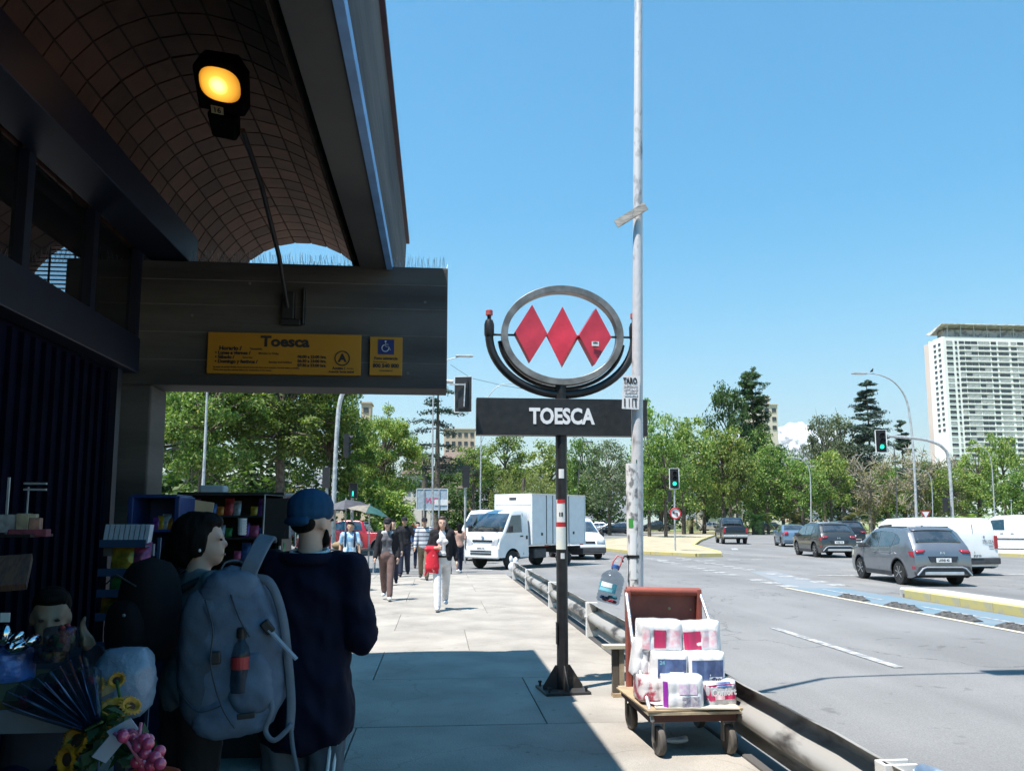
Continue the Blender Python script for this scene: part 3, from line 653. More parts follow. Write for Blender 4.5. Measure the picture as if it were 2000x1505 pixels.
def rail_seg(y0, y1, dz=0, dx=0):
    vs = []; fs = []; n = len(prof); ny = 10
    for j in range(ny+1):
        y = y0+(y1-y0)*j/ny; wob = .012*noise.noise(Vector((y*1.3, 4, 0))); 
        for i, (x, z) in enumerate(prof):
            p = Vector((x, y, z)); k = noise.noise(p*3.1)*.012
            vs.append((x+k+wob+dx-.02, y-12, z-.02+dz+k*.4))
    for j in range(ny):
        for i in range(n-1): fs.append((j*n+i, j*n+i+1, (j+1)*n+i+1, (j+1)*n+i))
    o = MB().add(vs, fs).build('rail', M_rail, gr, smooth=60); s = o.modifiers.new('s', 'SOLIDIFY'); s.thickness = .006; return o
for y0, y1, dx in ((-1.5,1.2,.0),(3.5,7.55,0),(7.4,11.35,.006),(11.2,15.2,0),(15.05,19.2,.006),(19.05,22.6,0)): rail_seg(y0, y1, 0, dx)
for y in (7.45, 11.28, 15.12, 19.13): MB().lathe([(.018,0),(.018,.02),(.01,.03)], 8, axis='X').build('bolt', M_galv, gr, loc=(.005, y-12, .26), rot=(0,PI,0))
# flared terminal piece at the near end
vs = []; fs = []
for j in range(9):
    f = j/8
    for i in range(7): q = i/6; vs.append((.06+.34*f, 3.55-12+.06*math.sin(f*PI*2)+.02*q, .17+.30*q-.05*f*q+.02*math.sin(f*PI*2)))
for j in range(8):
    for i in range(6): fs.append((j*7+i, j*7+i+1, j*7+8+i, j*7+7+i))
o = MB().add(vs, fs).build('end_flare', mat('pale_steel', (.42,.50,.60), .3, .6, var=.15), gr, smooth=60); o.modifiers.new('s', 'SOLIDIFY').thickness = .006
# bag snagged on the far end
bg_ = blob([('e',(0,0,.1),(.13,.10,.14)),('e',(.08,.02,.25),(.07,.06,.12)),('e',(-.05,0,.32),(.05,.05,.10))], .02, 'plastic_bag', mat('bag_plastic', (.72,.74,.78), .3, var=.1, bump=.8, bscale=12), sm=1)
tag(bg_, 'crumpled pale plastic bag snagged on the far end of the guard rail', 'plastic bag'); bg_.location = (RXG+.02, 22.55, .22)

# ------------------------------------------------------------ trees
def leaf_mesh(name, cl, per, size, seed, m, flat=.0, asp=.62, hang=0, shell=.55):
    """cl: clump rows (x,y,z,rx,ry,rz); leaf-sized quads scattered in them"""
    g = np.random.default_rng(seed); cl = np.array(cl); n = len(cl)*per
    c = np.repeat(cl, per, 0); d = g.normal(size=(n, 3)); d /= np.linalg.norm(d, axis=1)[:, None]
    r = (shell+(1-shell)*g.random(n))*np.where(g.random(n) < .12, 1.25, 1.0); r[g.random(n) < .25] *= .55
    p = c[:, :3]+d*c[:, 3:]*r[:, None]
    nrm = d*.7+g.normal(size=(n, 3))*.75+np.array([0, 0, .5+flat]); nrm /= np.linalg.norm(nrm, axis=1)[:, None]
    t = g.normal(size=(n, 3)); t[:, 2] -= hang; t -= nrm*(t*nrm).sum(1)[:, None]; t /= np.linalg.norm(t, axis=1)[:, None]; b = np.cross(nrm, t)
    s = size*(.55+.8*g.random(n))[:, None]
    v = np.empty((n, 4, 3)); v[:, 0] = p-t*s*.5; v[:, 1] = p+b*s*.5*asp+nrm*s*.08; v[:, 2] = p+t*s*.5; v[:, 3] = p-b*s*.5*asp+nrm*s*.08
    me = bpy.data.meshes.new(name); me.vertices.add(n*4); me.vertices.foreach_set('co', v.ravel())
    me.loops.add(n*4); me.loops.foreach_set('vertex_index', np.arange(n*4)); me.polygons.add(n)
    me.polygons.foreach_set('loop_start', np.arange(0, n*4, 4)); me.update(calc_edges=True); me.materials.append(m); return me
M_bark = mat('bark', (.13,.105,.08), .95, var=.3, scale=6, bump=.6, bscale=14)
M_barkL = mat('pale_bark', (.36,.31,.24), .9, var=.25, scale=5, bump=.3)
L_mid = leafmat('leaf_mid', (.035,.085,.012), (.125,.225,.032), (.27,.33,.07))
L_lite = leafmat('leaf_light', (.050,.115,.015), (.20,.30,.050), (.36,.38,.10))
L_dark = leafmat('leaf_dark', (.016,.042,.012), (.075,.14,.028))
L_grey = leafmat('leaf_grey', (.055,.080,.045), (.13,.16,.085))
L_olive = leafmat('leaf_olive', (.09,.10,.03), (.20,.20,.08), (.30,.26,.13))
L_blue = leafmat('needle_blue', (.015,.040,.025), (.055,.095,.060), tr=.1)
def make_crown(seed, rx, rz, ncl, cr, per, size, m, bare=0, taper=0, **k):
    rg_ = random.Random(seed); cl = []
    while len(cl) < ncl:
        p = Vector((rg_.uniform(-1,1), rg_.uniform(-1,1), rg_.uniform(-1,1)))
        if not .42 < p.length < 1: continue
        w = 1-taper*max(0, (p.z+1)/2); s = cr*rg_.uniform(.55, 1.35)
        cl.append((p.x*rx*w, p.y*rx*w, p.z*rz, s, s, s*rg_.uniform(.5,.8)))
    return cl, leaf_mesh('crown', cl, per, size, seed, m, **k)
def make_limbs(cl, base_z, seed, r0, every=2, wob=.25):
    rg_ = random.Random(seed); mb = MB(); 
    mb.tube([(0,0,base_z-.3),(rg_.uniform(-.1,.1),0,base_z*.5),(rg_.uniform(-.2,.2),.1,0)], [r0*1.25,r0,r0*.8], 9)
    for c in cl[::every]:
        q = Vector(c[:3]); a = Vector((0, 0, q.z*.3-abs(base_z)*.12)); mid = (a+q)/2+Vector((rg_.uniform(-1,1), rg_.uniform(-1,1), rg_.uniform(0,.6)))*wob
        mb.tube([a, mid, q], [r0*.45, r0*.22, r0*.07], 5)
    return mb
PROTO = {}
def proto(kind):
    if kind in PROTO: return PROTO[kind]
    K = dict(plane=(11, 4.4, 4.0, 62, 1.15, 95, .34, L_mid, M_bark), plane2=(23, 4.4, 4.6, 62, 1.2, 95, .34, L_lite, M_bark),
             dark=(31, 4.2, 4.2, 60, 1.15, 95, .34, L_dark, M_bark), grey=(47, 4.6, 4.2, 60, 1.2, 90, .32, L_grey, M_bark),
             thin=(53, 4.6, 4.2, 44, 1.1, 45, .30, L_olive, M_barkL), slim=(61, 2.6, 5.2, 48, .95, 90, .32, L_lite, M_bark),
             near=(71, 4.2, 3.4, 110, .85, 230, .20, L_lite, M_bark), near2=(83, 4.2, 3.6, 110, .85, 210, .20, L_mid, M_bark))
    sd_, rx, rz, ncl, cr, per, size, m, bk = K[kind]
    cl, me = make_crown(sd_, rx, rz, ncl, cr, per, size, m, taper=.25)
    lm = make_limbs(cl, -rz-2.2, sd_, .24, 1 if kind == 'thin' else 2, .5).mesh('trunk'); lm.materials.append(bk)
    if kind == 'thin':                                 # many bare twigs among sparse leaves
        rg_ = random.Random(5); mb = MB()
        for c in cl:
            for _ in range(9):
                q = Vector(c[:3]); e = q+Vector((rg_.uniform(-1,1), rg_.uniform(-1,1), rg_.uniform(-.2,1.2)))*1.3; mb.tube([q, (q+e)/2+Vector((0,0,.2)), e], [.045,.03,.012], 3, cap=False)
        tw = mb.mesh('twigs'); tw.materials.append(M_barkL)
    else: tw = None
    PROTO[kind] = (me, lm, tw, rx, rz); return PROTO[kind]
def tree(kind, u, Y, vtop, wpx, vbot, label, vbase=None, rz=0, group='trees of the park', name='tree'):
    me, lm, tw, rx, rzz = proto(kind)
    p = at(u, 1018, Y); zt = at(u, vtop, Y).z; zb = at(u, vbot, Y).z; hw = wpx/2/F*Y
    t = thing(name, label, 'tree', (p.x, Y, 0), rz, group)
    zc = (zt+zb)/2; s = (hw/(rx*.98), hw/(rx*.98), (zt-zb)/2/(rzz*.98))
    c = link('crown', me, None, t); c.location = (0,0,zc); c.scale = s
    k = link('trunk', lm, None, t); k.location = (0,0,zc); kz = max(s[2], (zc+.2)/(rzz+2.2)); k.scale = (s[0], s[1], kz)
    if tw: w = link('twigs', tw, None, t); w.location = (0,0,zc); w.scale = s
    return t
A = [ # kind, u, Y, vtop, width px, vbot, label
 ('near', 392, 39, 700, 250, 925, 'broad leafy tree with yellow-green tips just right of the concrete column'),
 ('near2', 545, 43, 690, 300, 905, 'large shady green tree in the middle of the gap under the concrete beam'),
 ('near2', 640, 47, 735, 190, 960, 'dense green tree behind the curved traffic light pole'),
 ('near', 745, 58, 800, 165, 975, 'rounded bright green tree to the right of the curved traffic light pole'),
 ('near2', 300, 50, 720, 260, 950, 'tree mostly hidden behind the concrete column'),
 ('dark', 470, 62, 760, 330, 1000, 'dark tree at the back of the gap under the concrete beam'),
 ('plane2', 700, 75, 880, 120, 990, 'low pale green tree behind the pedestrian signal'),
 ('dark', 850, 95, 918, 120, 1000, 'low dark green tree behind the back of the road sign'),
 ('plane2', 925, 112, 862, 95, 965, 'light green tree just below the left corner of the TOESCA plate'),
 ('plane', 985, 120, 848, 110, 960, 'green tree under the left half of the TOESCA plate'),
 ('plane2', 1075, 125, 852, 120, 1000, 'pale green tree directly behind the metro sign pole'),
 ('plane', 1140, 108, 856, 90, 975, 'leafy tree between the metro sign pole and the tall grey pole'),
 ('grey', 1190, 100, 862, 120, 1000, 'feathery green tree just left of the tall grey pole'),
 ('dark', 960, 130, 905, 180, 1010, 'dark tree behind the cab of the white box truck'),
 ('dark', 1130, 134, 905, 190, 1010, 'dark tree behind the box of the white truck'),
 ('slim', 1268, 84, 765, 62, 990, 'slim tree standing immediately right of the tall grey pole'),
 ('plane2', 1335, 98, 795, 130, 990, 'bright green tree above the small traffic light with the no left turn sign'),
 ('plane', 1300, 80, 850, 110, 985, 'rusty green tree on the tip of the traffic island'),
 ('plane2', 1415, 104, 820, 130, 1000, 'light green tree behind the black pickup'),
 ('plane', 1475, 118, 840, 120, 1000, 'mid green tree right of the black pickup'),
 ('plane2', 1375, 112, 880, 120, 1005, 'low bushy tree left of the black pickup'),
 ('plane', 1530, 122, 870, 110, 1005, 'green tree left of the small curved street lamp'),
 ('grey', 1612, 132, 815, 90, 960, 'grey green tree beneath the snowy peak'),
 ('grey', 1650, 136, 815, 130, 960, 'grey green tree left of the blue cedar'),
 ('thin', 1560, 110, 900, 110, 1005, 'thin half bare tree around the small curved street lamp'),
 ('plane2', 1625, 108, 868, 95, 1005, 'full green tree with a forked trunk left of the big signal head'),
 ('plane2', 1568, 106, 885, 100, 1005, 'pale green tree right behind the blue grey hatchback'),
 ('plane2', 1500, 108, 860, 95, 1003, 'pale green tree between the black pickup and the blue grey hatchback'),
 ('plane2', 1860, 110, 905, 100, 1008, 'pale green tree right beside the curved signal mast'),
 ('plane2', 1440, 102, 850, 80, 1000, 'yellow green tree standing in front of the dark domed conifer'),
 ('plane2', 1735, 121, 895, 80, 1008, 'small green tree between the big signal head and the tall lamp post'),
 ('plane', 1812, 124, 900, 90, 1008, 'green tree behind the pale lamp in the bare branches'),
 ('thin', 1700, 116, 880, 120, 1010, 'half bare brown tree directly under the big signal head'),
 ('thin', 1790, 112, 865, 130, 1005, 'half bare brown tree between the tall lamp post and the signal mast'),
 ('thin', 1845, 122, 880, 110, 1010, 'half bare brown tree right of the curved signal mast'),
 ('slim', 1915, 112, 850, 70, 1000, 'slim green tree in front of the white tower'),
 ('plane2', 1965, 120, 835, 90, 1000, 'tall pale green tree against the white tower near the right edge'),
 ('plane', 2010, 105, 920, 110, 1010, 'green tree cut by the right edge of the picture'),
 ('grey', 1880, 135, 900, 110, 1005, 'dull green tree at the foot of the white tower'),
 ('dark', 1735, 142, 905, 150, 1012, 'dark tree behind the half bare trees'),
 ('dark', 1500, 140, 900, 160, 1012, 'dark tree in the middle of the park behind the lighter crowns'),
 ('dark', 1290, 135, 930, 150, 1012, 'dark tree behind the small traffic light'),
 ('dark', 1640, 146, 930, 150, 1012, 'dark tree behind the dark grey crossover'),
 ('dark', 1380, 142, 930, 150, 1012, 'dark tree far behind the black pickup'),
]
for i, a in enumerate(A): tree(*a, rz=i*1.9, group='leafy trees of the park and kerbs' )
# dark monkey puzzle with a cypress, blue cedar, tall dark cedar on the left
def conifer(name, u, Y, vtop, vbot, wpx, label, m, tiers=16, size=.5, seed=3, droop=.25, gap=0, per=60, topw=.12, trunkr=.28):
    rg_ = random.Random(seed); p = at(u, 1018, Y); H_ = at(u, vtop, Y).z; zb = at(u, vbot, Y).z; hw = wpx/2/F*Y
    t = thing(name, label, 'tree', (p.x, Y, 0), 0); cl = []; mb = MB()
    mb.tube([(0,0,-.3),(0,0,H_*.6),(0,0,H_)], [trunkr, trunkr*.6, .04], 8)
    for k in range(tiers):
        f = k/(tiers-1); z = zb+(H_-zb)*f; rr = hw*((1-f)**.75+topw)*rg_.uniform(.75,1.1)
        for j in range(rg_.randint(4, 6)):
            if rg_.random() < gap: continue
            a = rg_.uniform(0, 2*PI); L_ = rr*rg_.uniform(.6,1.05); z += rg_.uniform(-.4,.4)*(H_-zb)/tiers*1.6; e = Vector((L_*math.cos(a), L_*math.sin(a), z-droop*L_*rg_.uniform(-.6,2)))
            mb.tube([(0,0,z), Vector((0,0,z)).lerp(e, .5)+Vector((0,0,.1*L_)), e], [.09,.06,.02], 4)
            for q in range(4):
                c = Vector((0,0,z)).lerp(e, .35+.2*q); s = .16*L_+.25
                cl.append((c.x, c.y, c.z+.05*L_, s*1.2, s*1.2, s*.5))
    mb.build('trunk', M_bark, t); link('crown', leaf_mesh('crown', cl, per, size, seed, m, flat=.6, asp=.35), None, t); return t
conifer('cedar_tree', 1706, 132, 742, 965, 150, 'blue green cedar with spiky layered top right of the snowy peak', L_blue, 34, .45, 3, .12, .15, 34)
tree('dark', 1428, 116, 748, 108, 950, 'dense dark domed conifer rising above the trees behind the black pickup', name='monkey_puzzle_tree')
conifer('cypress_tree', 1478, 120, 738, 900, 60, 'ragged dark evergreen beside the dense dark conifer', L_dark, 30, .40, 9, -.6, .45, 40, .7)
conifer('tall_cedar_tree', 853, 74, 745, 920, 118, 'open dark cedar with ragged arms right of the concrete beam', L_blue, 13, .32, 12, .12, .42, 30, .55, .32)
conifer('pine_tree', 1770, 140, 835, 960, 50, 'little dark pine top left of the white tower', L_blue, 10, .5, 14, -.2, .3, 40, .4)
def palm(u, Y, vtop, vbase, wpx, label, trunk_f=.45, nf=34, seed=1, m=None, tr=.3, group='low palms'):
    rg_ = random.Random(seed); b_ = at(u, vbase, Y); H_ = at(u, vtop, Y).z; hw = wpx/2/F*Y; zt = max(.3, (H_)*trunk_f)
    t = thing('palm_tree', label, 'palm', (b_.x, Y, 0), 0, group)
    tk = MB().lathe([(tr*1.1,-.2),(tr,.2*zt),(tr*1.15,.6*zt),(tr*.9,zt),(tr*.3,zt+.2)], 12); tk.build('trunk', M_bark, t, smooth=30)
    vs = []; fs = []
    for k in range(nf):
        a = rg_.uniform(0, 2*PI); el_ = rg_.uniform(-.1, 1.35); L_ = hw*rg_.uniform(.85,1.2); prev = None
        d = Vector((math.cos(a), math.sin(a), 0)); sdv = Vector((-math.sin(a), math.cos(a), 0)); p = Vector((0,0,zt)); ang = el_
        for q in range(9):
            step = L_/8; n_ = p+(d*math.cos(ang)+Vector((0,0,math.sin(ang))))*step; ang -= .2
            for s in (-1, 1):
                for h in range(3):
                    o_ = p.lerp(n_, h/3); w = .34*hw*math.sin(PI*min(1,(q+1)/9.5))**.6*.6+.08
                    tip = o_+sdv*s*w+(n_-p)*.9+Vector((0,0,-.22*w)); b0 = len(vs)
                    vs += [tuple(o_), tuple(o_+(n_-p)*.28), tuple(tip)]; fs.append((b0, b0+1, b0+2))
            p = n_
    MB().add(vs, fs).build('crown', m or L_olive, t)
    return t
palm(778, 58, 955, 1040, 105, 'green feather palm behind the walkers in caps', .5, 46, 1, L_lite, .45)
palm(735, 64, 975, 1040, 70, 'small feather palm left of the larger one behind the walkers', .4, 30, 5, L_lite, .3)
palm(665, 50, 1000, 1040, 60, 'spiky low palm beside the vendor umbrella', .2, 30, 6, L_mid, .2)
palm(1481, 104, 1000, 1035, 70, 'stubby palm with a thick dark trunk right of the black pickup', .55, 34, 2, L_lite, .8)
palm(1555, 108, 990, 1030, 75, 'feather palm above the blue grey hatchback', .4, 34, 3, L_olive, .4)
palm(1662, 108, 985, 1030, 80, 'feather palm behind the dark grey crossover', .35, 34, 4, L_olive, .4)
palm(1900, 80, 985, 1030, 90, 'broad fan palm behind the white panel van', .3, 46, 7, L_lite, .4)
palm(1950, 86, 995, 1030, 90, 'second broad palm right of the one behind the white panel van', .3, 40, 8, L_lite, .4)
palm(828, 90, 870, 1030, 40, 'tall palm with a thin trunk left of the dark cedar', .86, 34, 9, L_olive, .25)
palm(1350, 112, 985, 1030, 50, 'small palm under the trees left of the black pickup', .4, 24, 10, L_olive, .3)
palm(1105, 140, 750, 1020, 26, 'very tall palm top peeping over the TOESCA plate', .93, 30, 11, L_mid, .3)
# willow
wl = at(1020, 1018, 92); wt = thing('willow_tree', 'drooping pale green willow above the white truck cab', 'tree', (wl.x, 92, 0))
rg_ = random.Random(4); cl = []
for k in range(70):
    a = rg_.uniform(0, 2*PI); r_ = 4.0*math.sqrt(rg_.random()); zt = 7.6-r_*r_*.16+rg_.uniform(-.4,.2)
    cl.append((r_*math.cos(a), r_*math.sin(a), zt-1.3, .35, .35, 1.7))
link('crown', leaf_mesh('crown', cl, 70, .34, 4, leafmat('willow_leaf', (.10,.14,.035), (.20,.24,.08)), asp=.25, hang=4), None, wt)
MB().tube([(0,0,-.3),(0,0,3),(.2,0,6.5)], [.35,.3,.15], 8).build('trunk', M_bark, wt)
# shrubs
def shrub(u, Y, vtop, wpx, label, m, size=.2, per=90, ncl=26, seed=0, vb=1030):
    p = at(u, 1018, Y); H_ = max(.5, at(u, vtop, Y).z); hw = wpx/2/F*Y; rg_ = random.Random(seed+int(u)); cl = []
    for k in range(ncl):
        x, y = rg_.uniform(-hw, hw)*.9, rg_.uniform(-hw, hw)*.5; z = rg_.uniform(.1, .92)*H_*(1-.45*(x/hw)**2); s = min(hw*.4, H_*.28)*rg_.uniform(.7,1.2)
        cl.append((x, y, z, s, s, s*.8))
    t = thing('shrub', label, 'shrub', (p.x, Y, 0), 0); link('foliage', leaf_mesh('foliage', cl, per, size, seed+int(u), m), None, t); 
    MB().tube([(0,0,-.2),(0,0,H_*.5)], [.08,.04], 5).build('stem', M_bark, t); return t
shrub(700, 46, 900, 90, 'bright bushy shrub right behind the pedestrian signal', L_lite, .22, 150, 40, 1)
shrub(760, 52, 945, 90, 'green shrub below the rounded tree', L_lite, .22, 120, 34, 2)
shrub(440, 44, 945, 240, 'dark shrubbery at the foot of the shady tree', L_dark, .25, 150, 50, 3)
shrub(600, 48, 930, 120, 'olive shrub left of the curved traffic light pole', L_olive, .2, 120, 34, 4)
shrub(885, 60, 940, 70, 'dark rounded shrub behind the small signal back', L_dark, .2, 120, 30, 5)
# low woodland mass closing the far side of the park
rg_ = random.Random(9); cl = []
for k in range(330):
    x = rg_.uniform(-150, 210); cl.append((x, 178+rg_.uniform(-6,6), rg_.uniform(.5, 10), 3.4, 2, 2.8))
for k in range(60):
    x = rg_.uniform(-60, -14); cl.append((x, 66+rg_.uniform(-3,3), rg_.uniform(.3, 4.5), 2.0, 1.5, 1.6))
w_ = link('distant_woodland', leaf_mesh('distant_woodland', cl, 110, .9, 5, L_dark), None); struct(w_, 'stuff')

# ------------------------------------------------------------ buildings
M_tw = mat('tower_render', (.86,.85,.83), .8, var=.04, scale=.05)
M_twp = mat('tower_pink', (.66,.54,.50), .8, var=.06, scale=.05)
M_win = mat('tower_window', (.07,.08,.10), .35, var=.4, scale=.35, spec=.3); M_winL = mat('tower_window_blind', (.42,.43,.44), .5, var=.25, scale=.4)
TY = 380.0
tc = at(1822, 1018, TY); tw_ = thing('tower_block', 'tall white apartment tower with rows of dark windows and a steel roof canopy', 'building', (0, TY, 0))
def tx_(u): return at(u, 800, TY).x
zt = at(1850, 657, TY).z; xl = tx_(1850); xr = tx_(2130); xc_ = tx_(1822)
mb = MB().prism([(xl,0),(xr,0),(xr,12),(xl,12)], 'z', -.3, zt).build('body', M_tw, tw_)
MB().prism([(xl+.3,12.01),(xr,12.01),(xr,16.5),(xl+.3,16.5)], 'z', -.3, zt-1).build('side_wing', M_twp, tw_)
cols = [(1856,1868,0),(1873,1877,0),(1881,1891,0),(1893,1904,0),(1905,1917,1),(1919,1929,0),(1930,1941,1),(1944,1954,0),(1958,1978,2),(1983,1994,0),(1996,2008,1)]
fl_h = 11.35/F*TY; rr_ = random.Random(3); wmesh = {}
def wquad(w, h, m, key):
    if key in wmesh: return wmesh[key]
    me = MB().box((0,0,0),(w,.25,h)).mesh('window'); me.materials.append(m); wmesh[key] = me; return me
nfl = 24
for f in range(nfl):
    z = zt-2.9-f*fl_h
    for ci, (ua, ub, k) in enumerate(cols):
        w = tx_(ub)-tx_(ua); m = M_winL if rr_.random() < (.3, .45, .6)[k] else M_win
        o = bpy.data.objects.new('window', wquad(w, fl_h*.52, m, (ci, m.name))); COL.objects.link(o); o.parent = tw_; o.location = (tx_(ua)+w/2, -.05, z)
    MB().box(((xl+xr)/2+4,-.14,z-fl_h*.5),(xr-xl-9,.3,.35)).build('floor_band', M_tw, tw_) if f < 26 else None
# side face windows
sa = Vector((xl, 12, 0)); sb_ = Vector((xl, 0, 0)); sdv = (sb_-sa); ang = math.atan2(sdv.y, sdv.x)
for f in range(17):
    z = zt-3.5-f*fl_h*1.0
    for q in (.42, .74):
        p = sa.lerp(sb_, q); o = bpy.data.objects.new('window', wquad(1.9, 1.3, M_win, 'side')); COL.objects.link(o); o.parent = tw_; o.location = (p.x-.04, p.y-.04, z); o.rotation_euler = (0,0,ang)
zr = at(1860, 634, TY).z
for k in range(9): MB().box((xl+3+k*7, .5, (zt+zr)/2), (.35,.35,zr-zt)).build('roof_post', M_galv, tw_)
cn = MB(); cn.add([(xl-1,9,zr-3.8),(xl-1,-1.5,zr),(xr,-1.5,zr),(xr,9,zr-3),(xl,14,zr-2.5)], [(0,1,2,3,4)]); o = cn.build('roof_canopy', mat('roof_steel', (.30,.27,.26), .6, c2=(.55,.54,.53), scale=.6, mixlo=.4, mixhi=.6), tw_); o.modifiers.new('s','SOLIDIFY').thickness = .4
MB().box(((xl+xr)/2,6,zt+2.2),(xr-xl-6,6,4.4)).build('penthouse', mat('penthouse_grey', (.42,.41,.42), .7, c2=(.2,.2,.22), scale=.5, mixlo=.4, mixhi=.55), tw_)
def block(name, label, u0, u1, vt, Y, m, ncol, nrow, depth=12, roof=None, vb=1015, fh=2.8, wm=None):
    a = at(u0, vt, Y); b_ = at(u1, vt, Y); t = thing(name, label, 'building', ((a.x+b_.x)/2, Y+depth/2, 0)); w = b_.x-a.x; h = a.z
    MB().box((0,0,h/2-.2),(w,depth,h+.4)).build('wall', m, t)
    me = MB().box((0,0,0),(w/ncol*.55,.16,fh*.45)).mesh('window'); me.materials.append(wm or M_win)
    for r_ in range(nrow):
        for c in range(ncol):
            o = bpy.data.objects.new('window', me); COL.objects.link(o); o.parent = t; o.location = (-w/2+w*(c+.5)/ncol, -depth/2-.05, h-fh*(r_+.6))
    if roof == 'flat': MB().box((0,0,h+.15),(w+.6,depth+.6,.3)).build('roof', m, t)
    if roof == 'hip':
        MB().add([(-w/2-.5,-depth/2-.5,h),(w/2+.5,-depth/2-.5,h),(w/2+.5,depth/2+.5,h),(-w/2-.5,depth/2+.5,h),(-w/4,0,h+2.2),(w/4,0,h+2.2)], [(0,1,5,4),(1,2,5),(2,3,4,5),(3,0,4),(3,2,1,0)]).build('roof', mat('brown_roof', (.20,.14,.11), .85, var=.2), t)
    return t
M_bei = mat('beige_render', (.56,.42,.33), .85, var=.08, scale=.1); M_crm = mat('cream_render', (.66,.58,.48), .85, var=.06, scale=.1)
block('apartment_block', 'beige and pink apartment block behind the dark cedar', 868, 928, 838, 260, M_bei, 5, 7, roof='flat')
block('stair_tower', 'narrow pink top of a building left of the dark cedar', 706, 724, 787, 200, M_bei, 1, 3, 6, roof='flat')
block('apartment_block', 'cream stepped building rising over the trees right of the black pickup', 1476, 1518, 790, 250, M_crm, 3, 3, roof='flat')
block('roof_house', 'small cream penthouse on top of the stepped building', 1484, 1502, 775, 252, M_crm, 1, 1, 6, roof='flat')
block('cream_house', 'cream house with a brown hipped roof left of the dark cedar', 790, 842, 925, 105, M_crm, 4, 1, 8, 'hip')
block('pink_house', 'low pink walled house behind the road sign back', 855, 925, 905, 130, M_bei, 4, 2, 8, 'hip')
block('white_wall_house', 'low white building glimpsed through the trees left of the black pickup', 1250, 1300, 982, 170, M_white, 4, 1, 6, vb=1012)
block('low_house', 'low beige house glimpsed behind the black pickup', 1375, 1450, 985, 175, M_crm, 5, 1, 6)
block('far_left_building', 'long beige building far behind the left trees', 560, 800, 965, 130, M_bei, 9, 1, 8)

# ------------------------------------------------------------ mountains
nx, ny = 420, 16; vs = []; fs = []
for j in range(ny):
    for i in range(nx):
        x = -4500+i*40; y = 9500+j*220; u_ = 855+x/9500*1600; a = j/(ny-1); env = math.sin(PI*min(1, a*1.25+.02))**.8 if a < .8 else .1
        base = 700+560*math.exp(-((u_-1600)/230)**2)+380*math.exp(-((u_-1780)/110)**2)+150*math.exp(-((u_-1540)/40)**2)
        h = env*base*(.60+.28*noise.ridged_multi_fractal(Vector((x/1300, y/1300, 1.3)), .9, 2.2, 7, 1.0, 2.0)); vs.append((x, y, h-60))
for j in range(ny-1):
    for i in range(nx-1): fs.append((j*nx+i, j*nx+i+1, (j+1)*nx+i+1, (j+1)*nx+i))
mm_ = bpy.data.materials.new('mountain_rock'); mm_.use_nodes = True; t = mm_.node_tree; b = t.nodes['Principled BSDF']; b.inputs['Roughness'].default_value = .95
co = _n(t, 'ShaderNodeTexCoord'); sp_ = _n(t, 'ShaderNodeSeparateXYZ'); nz = _n(t, 'ShaderNodeTexNoise'); nz.inputs['Scale'].default_value = .012; nz.inputs['Detail'].default_value = 9
t.links.new(co.outputs['Object'], sp_.inputs[0]); t.links.new(co.outputs['Object'], nz.inputs['Vector'])
ma = _n(t, 'ShaderNodeMath', operation='MULTIPLY_ADD'); ma.inputs[1].default_value = 1500; t.links.new(nz.outputs[0], ma.inputs[0]); t.links.new(sp_.outputs[2], ma.inputs[2])
rp = _n(t, 'ShaderNodeMapRange'); rp.inputs[1].default_value = 1620; rp.inputs[2].default_value = 1900; t.links.new(ma.outputs[0], rp.inputs[0])
mx = _n(t, 'ShaderNodeMixRGB'); mx.inputs[1].default_value = (.16,.14,.12,1); mx.inputs[2].default_value = (.85,.86,.88,1); t.links.new(rp.outputs[0], mx.inputs[0]); t.links.new(mx.outputs[0], b.inputs['Base Color'])
o = MB().add(vs, fs).build('mountains', mm_, smooth=True); struct(o)

# ------------------------------------------------------------ air
HZ = True
if HZ:
    hm = bpy.data.materials.new('haze'); hm.use_nodes = True; t = hm.node_tree; t.nodes.remove(t.nodes['Principled BSDF'])
    pv = _n(t, 'ShaderNodeVolumePrincipled'); pv.inputs['Color'].default_value = (.78,.90,1,1); pv.inputs['Density'].default_value = 7e-5; pv.inputs['Anisotropy'].default_value = .2
    t.links.new(pv.outputs[0], t.nodes['Material Output'].inputs['Volume'])
    o = MB().box((2500,6750,1049),(23200,14700,2102)).build('haze', hm); struct(o, 'stuff')
# ------------------------------------------------------------ vehicles
M_tyre = mat('tyre', (.022,.022,.022), .85); M_rim = mat('alloy', (.55,.56,.58), .3, .8, var=.05); M_rimd = mat('dark_alloy', (.12,.12,.13), .35, .6)
M_under = mat('underbody', (.012,.012,.012), .9); M_cgl = mat('car_glass', (.018,.024,.028), .04, 0, var=.3, scale=3, coat=1, spec=1.0, c2=(.045,.05,.055), mixlo=.45, mixhi=.55)
M_tail = mat('tail_lamp', (.38,.015,.03), .2, coat=.6, var=.1); M_head = mat('head_lamp', (.65,.68,.72), .15, .3, coat=.6); M_trim = mat('grey_trim', (.06,.06,.065), .6)
M_plate = mat('number_plate', (.75,.75,.74), .5, var=.03); M_chr = mat('brushed_trim', (.6,.62,.64), .3, .6, var=.05)
def paint(name, c, metal=.3, rough=.3): return mat(name, c, rough, metal, var=.04, scale=1.5, coat=.7)
